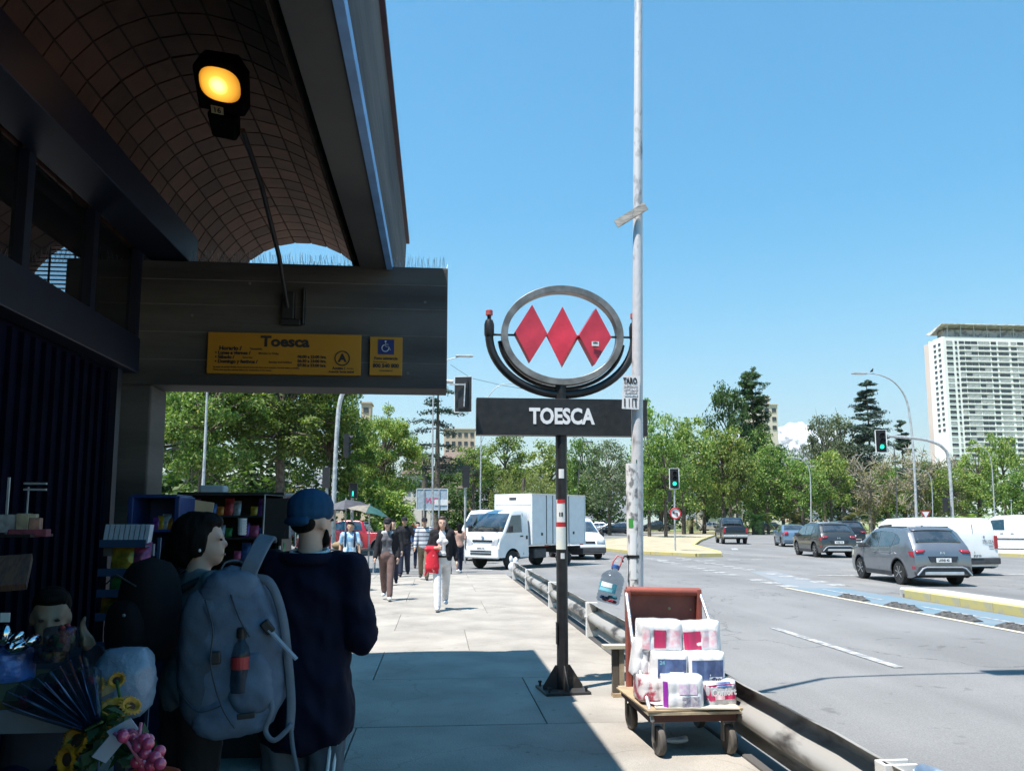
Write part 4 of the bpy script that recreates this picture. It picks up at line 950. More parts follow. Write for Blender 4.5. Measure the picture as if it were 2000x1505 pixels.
class Car:
    """body lofted from a roofline; patches of glass, lamps and trim follow the same surface"""
    def __init__(s, name, label, cat, prof, W, belt, axles, rw, m, gc=.2, roofW=.78, plan=.10, group=None, tw=.22, crown=.03, archc=None, sill=.35, pw=6):
        s.p = prof; s.W = W; s.belt = belt; s.ax = axles; s.rw = rw; s.gc = gc; s.rW = roofW; s.plan = plan; s.m = m; s.crown = crown; s.pw = pw
        s.y0, s.y1 = prof[0][0], prof[-1][0]; s.H = max(z for _, z in prof)
        s.t = thing(name, label, cat, (0,0,0), 0, group)
        ys = set(y for y, _ in prof)
        for a in axles:
            for k in range(-6, 7): ys.add(a+(rw+.07)*math.sin(PI/2*k/6))
        y = s.y0
        while y < s.y1: ys.add(y); y += .17
        ys = sorted(ys); out = [ys[0]]
        for q in ys[1:]:
            if q-out[-1] > .012 or any(abs(q-y) < 1e-6 for y, _ in prof): out.append(q)
        s.ys = [q for q in out if s.y0 <= q <= s.y1]
        T = [0, .06, .2, .38, .56, .74, .88, .96, 1.0]; NX = 6; vs = []; n = 2*len(T)+NX-1
        for y in s.ys:
            zb, zt = s.zb(y), s.zt(y); col = []
            for t in T:
                z = zb+(zt-zb)*t; h = s.hw(y, z)
                if t == 1: h -= .035
                if t == .96: h -= .010; 
                col.append((h, z))
            ring = [(-h, y, z) for h, z in col]
            for k in range(1, NX): f = -1+2*k/NX; ring.append((f*col[-1][0], y, zt+s.crown*(1-f*f)))
            ring += [(h, y, z) for h, z in col[::-1]]
            vs += ring
        fs = []
        for j in range(len(s.ys)-1):
            for i in range(n-1): fs.append((j*n+i, j*n+i+1, (j+1)*n+i+1, (j+1)*n+i))
        fs.append(tuple(range(n))[::-1]); b = (len(s.ys)-1)*n; fs.append(tuple(b+i for i in range(n)))
        MB().add(vs, fs).build('body', m, s.t, smooth=42)
        L = s.y1-s.y0
        MB().box((0,(s.y0+s.y1)/2,gc+.16),(W*.80,L*.93,.28)).box((0,(axles[0]+axles[1])/2,gc+.3),(W*.86,abs(axles[1]-axles[0])-2*rw-.2,.5)).build('underbody', M_under, s.t)
        s.wheels(tw)
    def zt(s, y):
        for (a, za), (b, zb) in zip(s.p, s.p[1:]):
            if a <= y <= b: return za+(zb-za)*(y-a)/(b-a) if b > a else zb
        return s.p[-1][1] if y > s.y1 else s.p[0][1]
    def zb(s, y):
        z = s.gc
        e = min(y-s.y0, s.y1-y); z += max(0, .25-e)*.35
        for a in s.ax:
            d = abs(y-a); Rr = s.rw+.065
            if d < Rr: z = max(z, s.rw+math.sqrt(max(0, Rr*Rr-d*d)))
        return min(z, s.zt(y)-.02)
    def hw(s, y, z):
        mid = (s.y0+s.y1)/2; L = (s.y1-s.y0)/2; q = abs((y-mid)/L)
        w = s.W/2*(1-s.plan*q**s.pw)
        if z < s.gc+.25: w *= 1-.05*(1-(z-s.gc)/.25)
        if z > s.belt: w *= 1-(1-s.rW)*min(1, (z-s.belt)/max(.01, s.H-s.belt))
        return w
    def wheels(s, tw):
        r = s.rw
        for a in s.ax:
            for sx in (-1, 1):
                x = sx*(s.W/2-tw/2-.035)
                w = MB().lathe([(r*.62,-tw/2),(r*.93,-tw/2),(r,-tw/2+.03),(r,tw/2-.03),(r*.93,tw/2),(r*.62,tw/2)], 26, axis='X').build('wheel', M_tyre, s.t, smooth=40, loc=(x, a, r))
                rm = MB().lathe([(r*.66,-.02),(r*.66,.02),(r*.58,.015),(r*.56,-.03)], 26, axis='X')
                for k in range(7):
                    an = 2*PI*k/7+.2; rm.bar((.0, r*.06*math.cos(an), r*.06*math.sin(an)), (.01, r*.6*math.cos(an), r*.6*math.sin(an)), .05, .02)
                rm.lathe([(.06,-.01),(.06,.02),(.03,.025)], 12, axis='X'); rm.build('rim', M_rim, w, loc=(sx*(tw/2-.025), 0, 0), rot=(0,0,0 if sx > 0 else PI))
                MB().lathe([(r*.56,-.02),(r*.56,-.015)], 20, axis='X').build('brake_disc', M_under, w, loc=(sx*(tw/2-.06),0,0))
    def side(s, name, poly, m, sx=(-1, 1), off=.008, th=.012, parent=None):
        for q in sx:
            n = len(poly); vs = []
            for o_ in (off, off-th):
                for y, z in poly: vs.append((q*(s.hw(y, z)+o_), y, z))
            MB().add(vs, [tuple(range(n)), tuple(range(n, 2*n))]+[(i, (i+1)%n, n+(i+1)%n, n+i) for i in range(n)]).build(name, m, parent or s.t)
    def top(s, name, ya, yb, wa, wb, m, off=.010, nx=8, ny=6, smooth=True, crn=0):
        """patch over the hood / tailgate surface from station ya to yb, width fractions (lo, hi) at each end"""
        ys = [y for y in s.ys if min(ya, yb) < y < max(ya, yb)]; ys = sorted(set([ya, yb]+ys)); 
        vs = []; fs = []
        for j, y in enumerate(ys):
            f = (y-ya)/(yb-ya); lo = wa[0]+(wb[0]-wa[0])*f; hi = wa[1]+(wb[1]-wa[1])*f; zt = s.zt(y); h = s.hw(y, zt)-.03
            e = .004; dz = (s.zt(min(y+e, s.y1))-s.zt(max(y-e, s.y0)))/(2*e); nn = Vector((0,-dz,1)).normalized()
            for i in range(nx+1):
                g = lo+(hi-lo)*i/nx; p = Vector((g*h, y, zt+s.crown*(1-g*g)))+nn*off; vs.append(tuple(p))
        for j in range(len(ys)-1):
            for i in range(nx): fs.append((j*(nx+1)+i, j*(nx+1)+i+1, (j+1)*(nx+1)+i+1, (j+1)*(nx+1)+i))
        o = MB().add(vs, fs).build(name, m, s.t, smooth=smooth); sm_ = o.modifiers.new('s', 'SOLIDIFY'); sm_.thickness = .014; sm_.offset = 0; return o
    def box(s, name, c, d, m, bevel=.01, rz=0, rx=0): return MB().box((0,0,0), d).build(name, m, s.t, bevel=bevel, loc=c, rot=(rx,0,rz))
    def mirrors(s, y, z, m, w=.0):
        for q in (-1, 1): s.box('mirror', (q*(s.hw(y, z)+.10+w), y, z), (.20,.10,.15), m, .03)
    def handles(s, ys, z, m):
        for y in ys:
            for q in (-1, 1): s.box('door_handle', (q*(s.hw(y, z)+.012), y, z), (.03,.16,.03), m, .008)
    def place(s, x, y, rz): s.t.location = (x, y, RZ+.002); s.t.rotation_euler = (0,0,rz); return s
def seams(c, ys, zlo, zhi):
    for y in ys: c.side('door_seam', [(y-.006,zlo),(y+.006,zlo),(y+.006,zhi),(y-.006,zhi)], M_under, off=.003, th=.004)
def arches(c, m, wid=.05):
    for a in c.ax:
        Rr = c.rw+.06; out = [(a+Rr*math.cos(R(t)), c.rw+Rr*math.sin(R(t))) for t in range(-12, 193, 12)]
        inn = [(a+(Rr+wid)*math.cos(R(t)), c.rw+(Rr+wid)*math.sin(R(t))) for t in range(192, -13, -12)]
        for q in (-1, 1):
            n = len(out); vs = [(q*(c.hw(y, z)+.012), y, z) for y, z in out]+[(q*(c.hw(y, z)+.004), y, z) for y, z in inn[::-1]]
            o = MB().add(vs, [(i, i+1, n+i+1, n+i) for i in range(n-1)]).build('arch_trim', m, c.t, smooth=True); o.modifiers.new('s','SOLIDIFY').thickness = .02
def platetext(c, y, z, s_, rx=0, rz=0):
    c.box('number_plate', (0, y, z), (.42,.012,.12), M_plate, .002)
    o = text('lettering', s_, .085, M_ink, c.t, (0, y+(-.009 if rz == 0 else .009), z), rot=(PI/2, 0, rz), bold=.002)

# grey SUV
def suv(name, label, m, L=4.3, W=1.8, H=1.63, plate='LKRB 42', dark=False, cat='car'):
    s = L/4.3; k = H/1.63
    P = [(-2.15,.62),(-2.13,.90),(-2.08,1.00),(-1.98,1.14),(-1.92,1.19),(-1.62,1.50),(-1.45,1.585),(-.8,1.625),(-.1,1.63),(.45,1.58),(.75,1.47),(1.28,1.12),(1.36,1.08),(1.9,1.0),(2.05,.92),(2.13,.78),(2.15,.5)]
    P = [(y*s, z*k) for y, z in P]
    c = Car(name, label, cat, P, W, 1.02*k, (-1.28*s, 1.33*s), .345, m, gc=.22, plan=.13, pw=5)
    c.side('side_window', [(.42*s,1.06*k),(1.05*s,1.04*k),(.60*s,1.45*k),(.40*s,1.50*k),(-.02,1.53*k),(-.05,1.06*k)], M_cgl)
    c.side('side_window', [(-.12,1.06*k),(-.95*s,1.10*k),(-1.05*s,1.44*k),(-.75*s,1.51*k),(-.09,1.53*k)], M_cgl)
    c.side('quarter_window', [(-1.03*s,1.12*k),(-1.34*s,1.18*k),(-1.30*s,1.32*k),(-1.10*s,1.43*k)], M_cgl if dark else m)
    c.top('rear_window', -1.91*s, -1.62*s, (-.86,.86), (-.80,.80), M_cgl); c.top('windshield', .78*s, 1.27*s, (-.86,.86), (-.92,.92), M_cgl)
    c.top('spoiler', -1.60*s, -1.42*s, (-.88,.88), (-.86,.86), m, off=.03)
    for q in (-1, 1):
        a, b_ = sorted((q*.62, q*1.0)); a2, b2 = sorted((q*.72, q*1.0))
        c.top('tail_light', -2.125*s, -2.085*s, (a2, b2), (a, b_), M_tail, off=.018, nx=3)
        c.side('tail_light', [(-2.12*s,.80*k),(-1.93*s,.86*k),(-1.88*s,.97*k),(-2.07*s,.97*k)], M_tail, sx=(q,), off=.010)
        c.side('head_light', [(2.08*s,.70*k),(1.80*s,.78*k),(1.78*s,.90*k),(1.98*s,.90*k)], M_head, sx=(q,))
        c.side('fog_reflector', [(-2.13*s,.50*k),(-2.0*s,.50*k),(-2.0*s,.56*k),(-2.13*s,.56*k)], M_tail, sx=(q,))
    c.side('side_sill', [(-.85*s,.24),(.9*s,.24),(.9*s,.36),(-.85*s,.36)], M_trim, off=.014)
    MB().prism([(-.78,.30),(.78,.30),(.80,.40),(.72,.56),(.55,.60),(-.55,.60),(-.72,.56),(-.80,.40)], 'y', -2.18*s, -2.05*s).build('rear_bumper', M_trim, c.t, bevel=.02)
    MB().tube([(-.76,-2.19*s,.32),(-.60,-2.20*s,.50),(-.50,-2.20*s,.54),(.50,-2.20*s,.54),(.60,-2.20*s,.50),(.76,-2.19*s,.32)], .022, 8).build('bumper_trim', M_chr, c.t, smooth=40)
    c.box('skid_plate', (0,-2.17*s,.37), (1.1,.05,.10), M_chr, .02)
    MB().prism([(-.36,.68*k),(.36,.68*k),(.42,.84*k),(-.42,.84*k)], 'y', -2.17*s, -2.12*s).build('plate_recess', mat('deep_trim', (.03,.035,.05), .5), c.t, bevel=.01)
    platetext(c, -2.18*s, .73*k, plate)
    MB().bar((-.05,-2.12*s,.93*k),(.05,-2.12*s,.93*k),.02,.02).bar((-.06,-2.13*s,.90*k),(-.04,-2.12*s,.96*k),.02,.02).bar((.06,-2.13*s,.90*k),(.04,-2.12*s,.96*k),.02,.02).build('emblem', M_chr, c.t)
    MB().bar((0,-1.905*s,1.22*k),(.30,-1.84*s,1.27*k),.018,.03).build('rear_wiper', M_dark, c.t)
    MB().prism([(-1.2*s,1.60*k),(-1.05*s,1.70*k),(-1.0*s,1.62*k)], 'x', -.02, .02).build('antenna_fin', m, c.t)
    arches(c, M_trim); seams(c, (-.085, 1.12*s), .40, 1.0*k); c.handles((-.80*s, .12), .90*k, m); c.mirrors(.92*s, 1.08*k, M_trim if dark else m); return c
CG = paint('silver_grey_paint', (.20,.215,.235), .55)
c = suv('suv', 'grey SUV seen from behind beside the blue bike lane and yellow kerb', CG, dark=True); c.place(13.30, 22.5, R(-5)); c.t.scale = (.93,.93,.93)
for q in (-1, 1): c.box('roof_rail', (q*.60, -.4, 1.645), (.04,1.9,.04), M_trim, .015)
c = suv('crossover', 'dark grey crossover driving away ahead of the grey SUV', paint('dark_grey_paint', (.055,.06,.062), .4), 4.4, 1.8, 1.6, 'KXJZ 18', True); c.place(18.9, 39.2, R(-7))
c.top('roof_patch', -1.4, .3, (-.9,.9), (-.9,.9), mat('roof_pale_metal', (.5,.5,.5), .3, .5), off=.02)  # thin pale metallic patch laid over the roof
c = suv('suv', 'black SUV half hidden behind the dark grey crossover', paint('black_paint_car', (.018,.018,.02), .3), 4.6, 1.85, 1.72, 'FRTB 71', True); c.place(27.2, 53.5, R(-12))
# blue grey hatchback / sedan ahead
P = [(-2.1,.6),(-2.08,.92),(-2.0,1.02),(-1.55,1.08),(-1.0,1.42),(-.3,1.47),(.3,1.44),(1.1,1.02),(1.9,.88),(2.05,.75),(2.1,.45)]
def sedan(label, m, x, y, rz, cat='car', name='sedan', plate='GTVS 55', group=None):
    c = Car(name, label, cat, P, 1.72, .95, (-1.28, 1.3), .31, m, gc=.19, plan=.12, group=group)
    c.side('side_window', [(.9,.99),(.28,1.36),(-.25,1.39),(-.25,.99)], M_cgl); c.side('side_window', [(-.33,.99),(-.33,1.39),(-.85,1.36),(-1.3,1.08),(-1.2,.99)], M_cgl)
    c.top('rear_window', -1.5, -1.02, (-.88,.88), (-.84,.84), M_cgl); c.top('windshield', .36, 1.06, (-.86,.86), (-.92,.92), M_cgl)
    for q in (-1, 1):
        a, b_ = sorted((q*.66, q*1.0)); c.top('tail_light', -2.09, -2.02, (a, b_), (a, b_), M_tail, off=.02, nx=3); c.side('tail_light', [(-2.08,.70),(-1.86,.74),(-1.86,.93),(-2.03,.95)], M_tail, sx=(q,))
        c.side('head_light', [(2.03,.58),(1.75,.66),(1.75,.80),(1.95,.78)], M_head, sx=(q,)); a, b_ = sorted((q*.6, q*.98)); c.top('head_light', 1.93, 2.04, (a, b_), (a, b_), M_head, off=.012, nx=3)
    c.box('rear_bumper', (0,-2.10,.48), (1.56,.10,.16), m, .04); c.box('front_bumper', (0,2.09,.42), (1.5,.10,.16), M_trim, .04); platetext(c, -2.16, .62, plate)
    c.side('side_sill', [(-.85,.20),(.9,.20),(.9,.28),(-.85,.28)], M_trim); seams(c, (-.29, .98), .3, .93); c.handles((-.95, .05), .86, m); c.mirrors(.8, 1.02, m); c.place(x, y, rz); return c
sedan('blue grey hatchback on the far roadway left of the dark grey crossover', paint('blue_grey_paint', (.16,.24,.33), .4), 24.2, 55.0, R(-14), plate='DWXS 90')

# vans
def van(name, label, m, L, W, H, front_windows=True, cat='van', rear=True, rw=.33, hood=.75, text_=None, side_glass=False, plate='HPRT 27'):
    h = L/2
    P = [(-h,.6),(-h+.02,1.1),(-h+.10,H-.14),(-h+.22,H-.03),(-h*.2,H),(h-hood-1.0,H-.03),(h-hood-.72,H-.16),(h-hood+.05,H*.62),(h-hood*.55,H*.56),(h-.15,H*.47),(h-.04,H*.36),(h,.45)]
    c = Car(name, label, cat, P, W, H*.52, (-h+.95, h-.85), rw, m, gc=.2, roofW=.86, plan=.09, pw=8)
    fy = h-hood
    c.side('side_window', [(fy-.15,H*.57),(fy-.75,H*.86),(fy-1.35,H*.88),(fy-1.35,H*.57)], M_cgl)
    if side_glass: c.side('side_window', [(fy-1.45,H*.57),(fy-1.45,H*.88),(fy-2.5,H*.88),(fy-2.5,H*.57)], M_cgl)
    c.top('windshield', fy-.66, fy+.0, (-.90,.90), (-.95,.95), M_cgl, off=.014)
    c.top('rear_window', -h+.03, -h+.085, (-.8,-.08), (-.76,-.08), M_cgl, off=.015, nx=3) if rear else 0
    c.top('rear_window', -h+.03, -h+.085, (.08,.8), (.08,.76), M_cgl, off=.015, nx=3) if rear else 0
    for q in (-1, 1):
        c.side('tail_light', [(-h+.02,.85),(-h+.16,.85),(-h+.20,1.25),(-h+.06,1.25)], M_tail, sx=(q,)); c.box('tail_light', (q*(W/2-.15), -h-.005, 1.04), (.12,.03,.40), M_tail, .01)
        a, b_ = sorted((q*.52, q*1.0)); c.top('head_light', h-.16, h-.05, (a, b_), (a, b_), M_head, off=.014, nx=4); c.side('head_light', [(h-.06,.62),(h-.45,.74),(h-.50,.92),(h-.16,.84)], M_head, sx=(q,))
    c.box('rear_bumper', (0,-h-.02,.46), (W*.92,.14,.20), M_trim, .03); c.box('front_bumper', (0,h-.01,.43), (W*.93,.16,.26), M_trim, .05)
    c.top('grille', h-.10, h-.05, (-.42,.42), (-.42,.42), M_dark, off=.02, nx=4)
    c.side('side_rub_strip', [(-h+1.4,.55),(h-1.3,.55),(h-1.3,.63),(-h+1.4,.63)], M_trim, off=.014)
    seams(c, (fy-1.42, fy-2.55, fy-.1), .35, H*.9); c.handles((fy-1.2, fy-1.7), H*.47, M_dark); c.mirrors(fy-.12, H*.58, M_dark, .05)
    platetext(c, -h-.10, .62, plate)
    MB().bar((0,-h-.0,.6),(0,-h+.07,H-.2),.012,.012).build('door_seam', M_under, c.t)
    return c
WP = paint('white_van_paint', (.78,.78,.78), 0, .35)
c = van('panel_van', 'white panel van with red tail lamps driving beyond the grey SUV', WP, 4.9, 1.85, 1.80, side_glass=False, plate='JKLP 33', rear=False); c.place(16.45, 26.9, R(6))
text('lettering', 'TRUZA', .13, mat('van_lettering', (.22,.27,.32), .6), c.t, (.50,-2.452,1.05), bold=.003); MB().box((.6,-2.455,.90),(.16,.006,.035)).build('small_print', mat('van_lettering',(1,1,1)), c.t); MB().ell((.36,-2.45,1.20),(.03,.006,.05)).build('emblem', mat('van_lettering',(1,1,1)), c.t)
c = van('minivan', 'white minivan cut by the right edge on the far carriageway', WP, 4.7, 1.8, 1.9, side_glass=False, plate='BBYT 61'); c.place(32.4, 44.2, R(52)); c.t.location.z = .0
c = van('small_van', 'small white van with a black bumper coming up behind the box truck', WP, 4.2, 1.75, 1.85, plate='HHKW 12', hood=.95); c.place(6.35, 38.2, R(180+8))
c = van('minibus', 'white van half hidden behind the cab of the box truck', WP, 4.9, 1.9, 2.2, side_glass=True); c.place(2.5, 37.8, R(180-20))

# white box truck
def truck():
    c = thing('box_truck', 'white cab over box truck crossing the junction behind the guard rail', 'truck', (0,0,0))
    class Q: pass
    # cab: extruded side profile with rounded nose; y forward
    prof = [(.35,.42),(.35,2.02),(.55,2.10),(1.05,2.08),(1.25,2.0),(1.72,1.30),(1.86,1.12),(1.92,.80),(1.93,.42)]
    W = 1.70
    def hw(y, z): return W/2*(1-.05*max(0, (y-1.2)/.7)**2)*(1-.10*max(0, (z-1.25)/.85))
    # with front wheel arch cut
    ax, rw = 1.22, .335
    pts = []
    for y in sorted(set([.35,.45,.6,.75,.86]+[ax+(rw+.07)*math.sin(PI/2*k/6) for k in range(-6,7)]+[1.05,1.25,1.4,1.55,1.72,1.80,1.86,1.90,1.92,1.93])):
        # top at y
        up = [(a, b) for a, b in prof[1:]]
        z = None
        for (a, za), (b, zb) in zip(up, up[1:]):
            if a <= y <= b and b > a: z = za+(zb-za)*(y-a)/(b-a)
        zb_ = .42; d = abs(y-ax); Rr = rw+.07
        if d < Rr: zb_ = max(zb_, rw+math.sqrt(Rr*Rr-d*d))
        pts.append((y, zb_, z or .43))
    T = [0,.1,.3,.5,.7,.85,.95,1]; NX = 6; vs = []; n = 2*len(T)+NX-1
    for y, a, b in pts:
        b = max(b, a+.02); col = [(hw(y, a+(b-a)*t)-(.04 if t == 1 else .012 if t == .95 else 0), a+(b-a)*t) for t in T]
        vs += [(-h, y, z) for h, z in col]+[((-1+2*k/NX)*col[-1][0], y, b+.02*(1-(-1+2*k/NX)**2)) for k in range(1, NX)]+[(h, y, z) for h, z in col[::-1]]
    fs = [(j*n+i, j*n+i+1, (j+1)*n+i+1, (j+1)*n+i) for j in range(len(pts)-1) for i in range(n-1)]+[tuple(range(n)), tuple((len(pts)-1)*n+i for i in range(n))]
    MB().add(vs, fs).build('cab', WP, c, smooth=42)
    def side(name, poly, m, off=.008, sx=(-1,1)):
        for q in sx:
            k = len(poly); v = [(q*(hw(y, z)+off), y, z) for y, z in poly]+[(q*(hw(y, z)+off-.012), y, z) for y, z in poly]
            MB().add(v, [tuple(range(k)), tuple(range(k, 2*k))]+[(i, (i+1)%k, k+(i+1)%k, k+i) for i in range(k)]).build(name, m, c)
    side('side_window', [(.72,1.30),(1.58,1.28),(1.22,1.90),(.72,1.92)], M_cgl)
    # windshield and nose items on the sloping front
    def fr(x0, x1, s0, s1, name, m, off=.012, tilt=0):
        A_, B_ = Vector((0,1.25,2.0)), Vector((0,1.72,1.30)); nn = Vector((0,.70,.47)).normalized()
        def p(x, s): q = A_.lerp(B_, s)+nn*(off+.012*(1-(x/.85)**2)); return (x, q.y, q.z)
        v = []; k = 8
        for s in (s0, s1):
            for i in range(k+1): v.append(p((x0+(x1-x0)*i/k)*(1 if s == s1 else .93), s))
        o = MB().add(v, [(i, i+1, k+2+i, k+1+i) for i in range(k)]).build(name, m, c, smooth=True); o.modifiers.new('s','SOLIDIFY').thickness = .012
    fr(-.80, .80, .06, .98, 'windshield', M_cgl)
    for q in (-1, 1):
        MB().bar((q*.35-.25,1.745,1.34),(q*.35+.22,1.72,1.40),.015,.015).build('wiper', M_dark, c)
        MB().prism([(-.19,.86),(.12,.80),(.19,1.10),(-.02,1.06)] if q > 0 else [(.19,.86),(-.12,.80),(-.19,1.10),(.02,1.06)], 'y', 1.86, 1.925).build('head_light', M_head, c, loc=(q*.60,-.005,.0), bevel=.015)
        MB().lathe([(.05,0),(.05,.02)], 14, Matrix.Rotation(-PI/2, 4, 'X')).build('fog_light', M_head, c, loc=(q*.66,1.955,.62))
        MB().box((0,0,0),(.16,.10,.24)).build('mirror', M_dark, c, loc=(q*(.85+.14),1.50,1.42), bevel=.03)
        MB().bar((q*.82,1.48,1.36),(q*.95,1.50,1.36),.03,.03).build('mirror_arm', M_dark, c)
        MB().box((0,0,0),(.03,.16,.05)).build('door_handle', M_dark, c, loc=(q*.853,.74,1.16), bevel=.01)
    side('door_seam', [(.62,.5),(.635,.5),(.635,1.98),(.62,1.98)], M_under, .004); side('corner_lamp', [(.40,1.05),(.50,1.05),(.50,1.18),(.40,1.18)], M_dark)
    MB().box((0,0,0),(1.64,.12,.40)).build('front_bumper', WP, c, loc=(0,1.92,.58), bevel=.05)
    MB().box((0,1.985,.55),(1.0,.02,.05)).box((0,1.985,.64),(1.0,.02,.04)).build('lower_grille', M_dark, c)
    MB().box((0,1.90,1.00),(.95,.06,.07)).build('grille', M_dark, c, bevel=.01)
    MB().ell((0,1.90,1.15),(.09,.02,.04)).build('emblem', M_chr, c)
    MB().box((0,0,0),(.40,.012,.12)).build('number_plate', M_plate, c, loc=(0,1.987,.73)); text('lettering', 'KPHC 74', .085, M_ink, c, (0,1.996,.73), rot=(PI/2,0,PI), bold=.002)
    # box body
    MB().box((0,0,0),(1.82,3.3,1.88)).build('cargo_box', mat('box_panel', (.74,.75,.76), .45, var=.03), c, loc=(0,-1.42,1.76), bevel=.015)
    for q in (-1, 1):
        for z in (.84, 2.68): MB().box((0,0,0),(.03,3.32,.06)).build('box_rail', M_chr, c, loc=(q*.912,-1.42,z))
        for y in (.21, -.62, -1.0, -2.0, -3.05): MB().box((0,0,0),(.018,.05 if y in (.21,-3.05) else .025,1.80)).build('box_post', M_white if y in (.21,-3.05) else M_trim, c, loc=(q*.918,y,1.76))
        for y in (-.35, -1.3, -2.3): MB().box((0,0,0),(.02,.09,.10)).build('latch', M_dark, c, loc=(q*.918,y,1.22 if y > -2 else 1.25))
        for y in (-.6,-2.8): MB().box((0,0,0),(.02,.22,.05)).build('red_reflector', M_tail, c, loc=(q*.920,y,.80))
    MB().box((0,0,0),(1.74,.01,.30)).build('front_name_panel', M_white, c, loc=(0,.238,2.45)); MB().box((0,0,0),(.34,.012,.10)).build('front_badge', M_trim, c, loc=(0,.246,2.52))
    MB().box((-.38,-1.1,.66),(.09,4.6,.14)).box((.38,-1.1,.66),(.09,4.6,.14)).box((0,-1.5,.58),(.7,2.6,.10)).build('chassis', M_under, c)
    MB().box((0,0,0),(.30,.7,.34)).build('fuel_tank', M_trim, c, loc=(-.70,-.35,.52), bevel=.05); MB().box((0,0,0),(1.7,.06,.22)).build('rear_bumper', M_trim, c, loc=(0,-3.02,.52))
    for a, tw in ((1.22,.19),(-1.95,.32)):
        for q in (-1, 1):
            r = .335 if a > 0 else .30
            w = MB().lathe([(r*.62,-tw/2),(r*.93,-tw/2),(r,-tw/2+.03),(r,tw/2-.03),(r*.93,tw/2),(r*.62,tw/2)], 26, axis='X').build('wheel', M_tyre, c, smooth=40, loc=(q*(.84-tw/2), a, r))
            rm = MB().lathe([(r*.66,-.01),(r*.66,.02),(r*.56,.01),(r*.5,-.02),(r*.2,.02),(.03,.03)], 22, axis='X')
            rm.build('rim', M_chr, w, loc=(q*(tw/2-.03),0,0), rot=(0,0,0 if q > 0 else PI), smooth=30)
    return c
t_ = truck(); t_.location = (2.95, 30.7, RZ+.002); t_.rotation_euler = (0,0,R(180-46))

# black pickup
def pickup(label, m, x, y, rz, H=1.88, name='pickup_truck', W=1.9):
    P = [(-2.65,.72),(-2.63,1.16),(-2.60,1.20),(-.95,1.22),(-.90,1.24),(-.68,1.78),(-.5,1.84),(.3,1.86),(.65,1.78),(1.25,1.25),(1.4,1.20),(2.3,1.12),(2.58,1.0),(2.65,.6)]
    c = Car(name, label, 'pickup truck', [(a, b*H/1.88) for a, b in P], W, 1.18, (-1.6,1.65), .39, m, gc=.36, roofW=.82, plan=.08, pw=8)
    c.side('side_window', [(.95,1.26),(.6,1.66),(.12,1.70),(.12,1.26)], M_cgl); c.side('side_window', [(.04,1.26),(.04,1.70),(-.58,1.68),(-.72,1.26)], M_cgl)
    c.top('rear_window', -.87, -.70, (-.88,.88), (-.84,.84), M_cgl, off=.015); c.top('windshield', .70, 1.22, (-.86,.86), (-.92,.92), M_cgl)
    c.top('cargo_bed', -2.55, -1.0, (-.86,.86), (-.86,.86), M_under, off=.012)
    for q in (-1, 1):
        c.box('tail_light', (q*(W/2-.13), -2.64, 1.02), (.17,.05,.32), M_tail, .02); c.side('head_light', [(2.6,.85),(2.3,.92),(2.3,1.05),(2.55,1.03)], M_head, sx=(q,))
    c.box('tailgate_trim', (0,-2.655,1.0), (1.35,.02,.10), M_dark, .005); c.box('rear_bumper', (0,-2.70,.62), (W*.94,.20,.20), M_chr, .04); c.box('front_bumper', (0,2.63,.62), (W*.92,.18,.25), M_chr, .04)
    platetext(c, -2.81, .64, 'FXWB 96'); arches(c, M_trim, .06); seams(c, (.08,-.80,.98), .5, 1.2); c.handles((-.55,.25), 1.08, m); c.mirrors(.95, 1.28, M_dark, .05); c.place(x, y, rz); return c
pickup('black pickup truck driving away past the yellow kerbed traffic island', paint('black_pickup_paint', (.02,.021,.024), .3), 22.7, 62.5, R(-12), 2.0)
pickup('grey pickup parked far off just right of the tall grey pole', paint('mid_grey_paint', (.16,.17,.19), .4), 36.5, 135, R(80))
# red pickup behind the walkers
pickup('red pickup parked across the street behind the boy in the blue shirt', paint('red_car_paint', (.42,.015,.03), .1), -4.3, 42.5, R(82), 1.75)
PR = sedan('silver parked car under the trees right of the small white van', paint('silver_paint', (.45,.46,.48), .5), 0, 0, 0, plate='SW 2231')
row = [(1192,118,80,'silver parked car under the trees right of the small white van'),(1215,124,95,'silver parked car touching the tall grey pole in the view'),(1168,126,70,'silver parked car peeping over the small white van'),
       (882,100,85,'silver parked car far off above the heads of the walkers'),(1385,138,88,'silver parked car in the shade left of the black pickup')]
PR.place(at(row[0][0],1018,row[0][1]).x, row[0][1], R(row[0][2]))
DK = sedan('dark parked car under the trees left of the tall grey pole', paint('navy_paint', (.02,.03,.05), .3), at(1205,1018,112).x, 112, R(85), plate='UX 4402')
for u, Y, a, lb in row[1:]: dup(PR.t, (at(u,1018,Y).x, Y, RZ+.13), R(a), lb)
for u, Y, a, lb in ((860,96,95,'dark parked car far off behind the walkers\' heads'),(1182,132,80,'dark parked car at the back of the parked row'),(1500,137,88,'dark parked car in the shade between two palms'),(1275,130,90,'dark parked car right of the tall grey pole'),(1560,140,90,'dark parked car behind the blue grey hatchback'),(1905,88,85,'dark car roof passing behind the white panel van'),(1960,92,90,'dark car roof showing above the white minivan')):
    dup(DK.t, (at(u,1018,Y).x, Y, RZ+.13), R(a), lb)
sedan('red car far off between the small palm and the road sign back', paint('red_car_paint2', (.45,.03,.02), .1), at(785,1018,78).x, 78, R(95), plate='LR 7710')

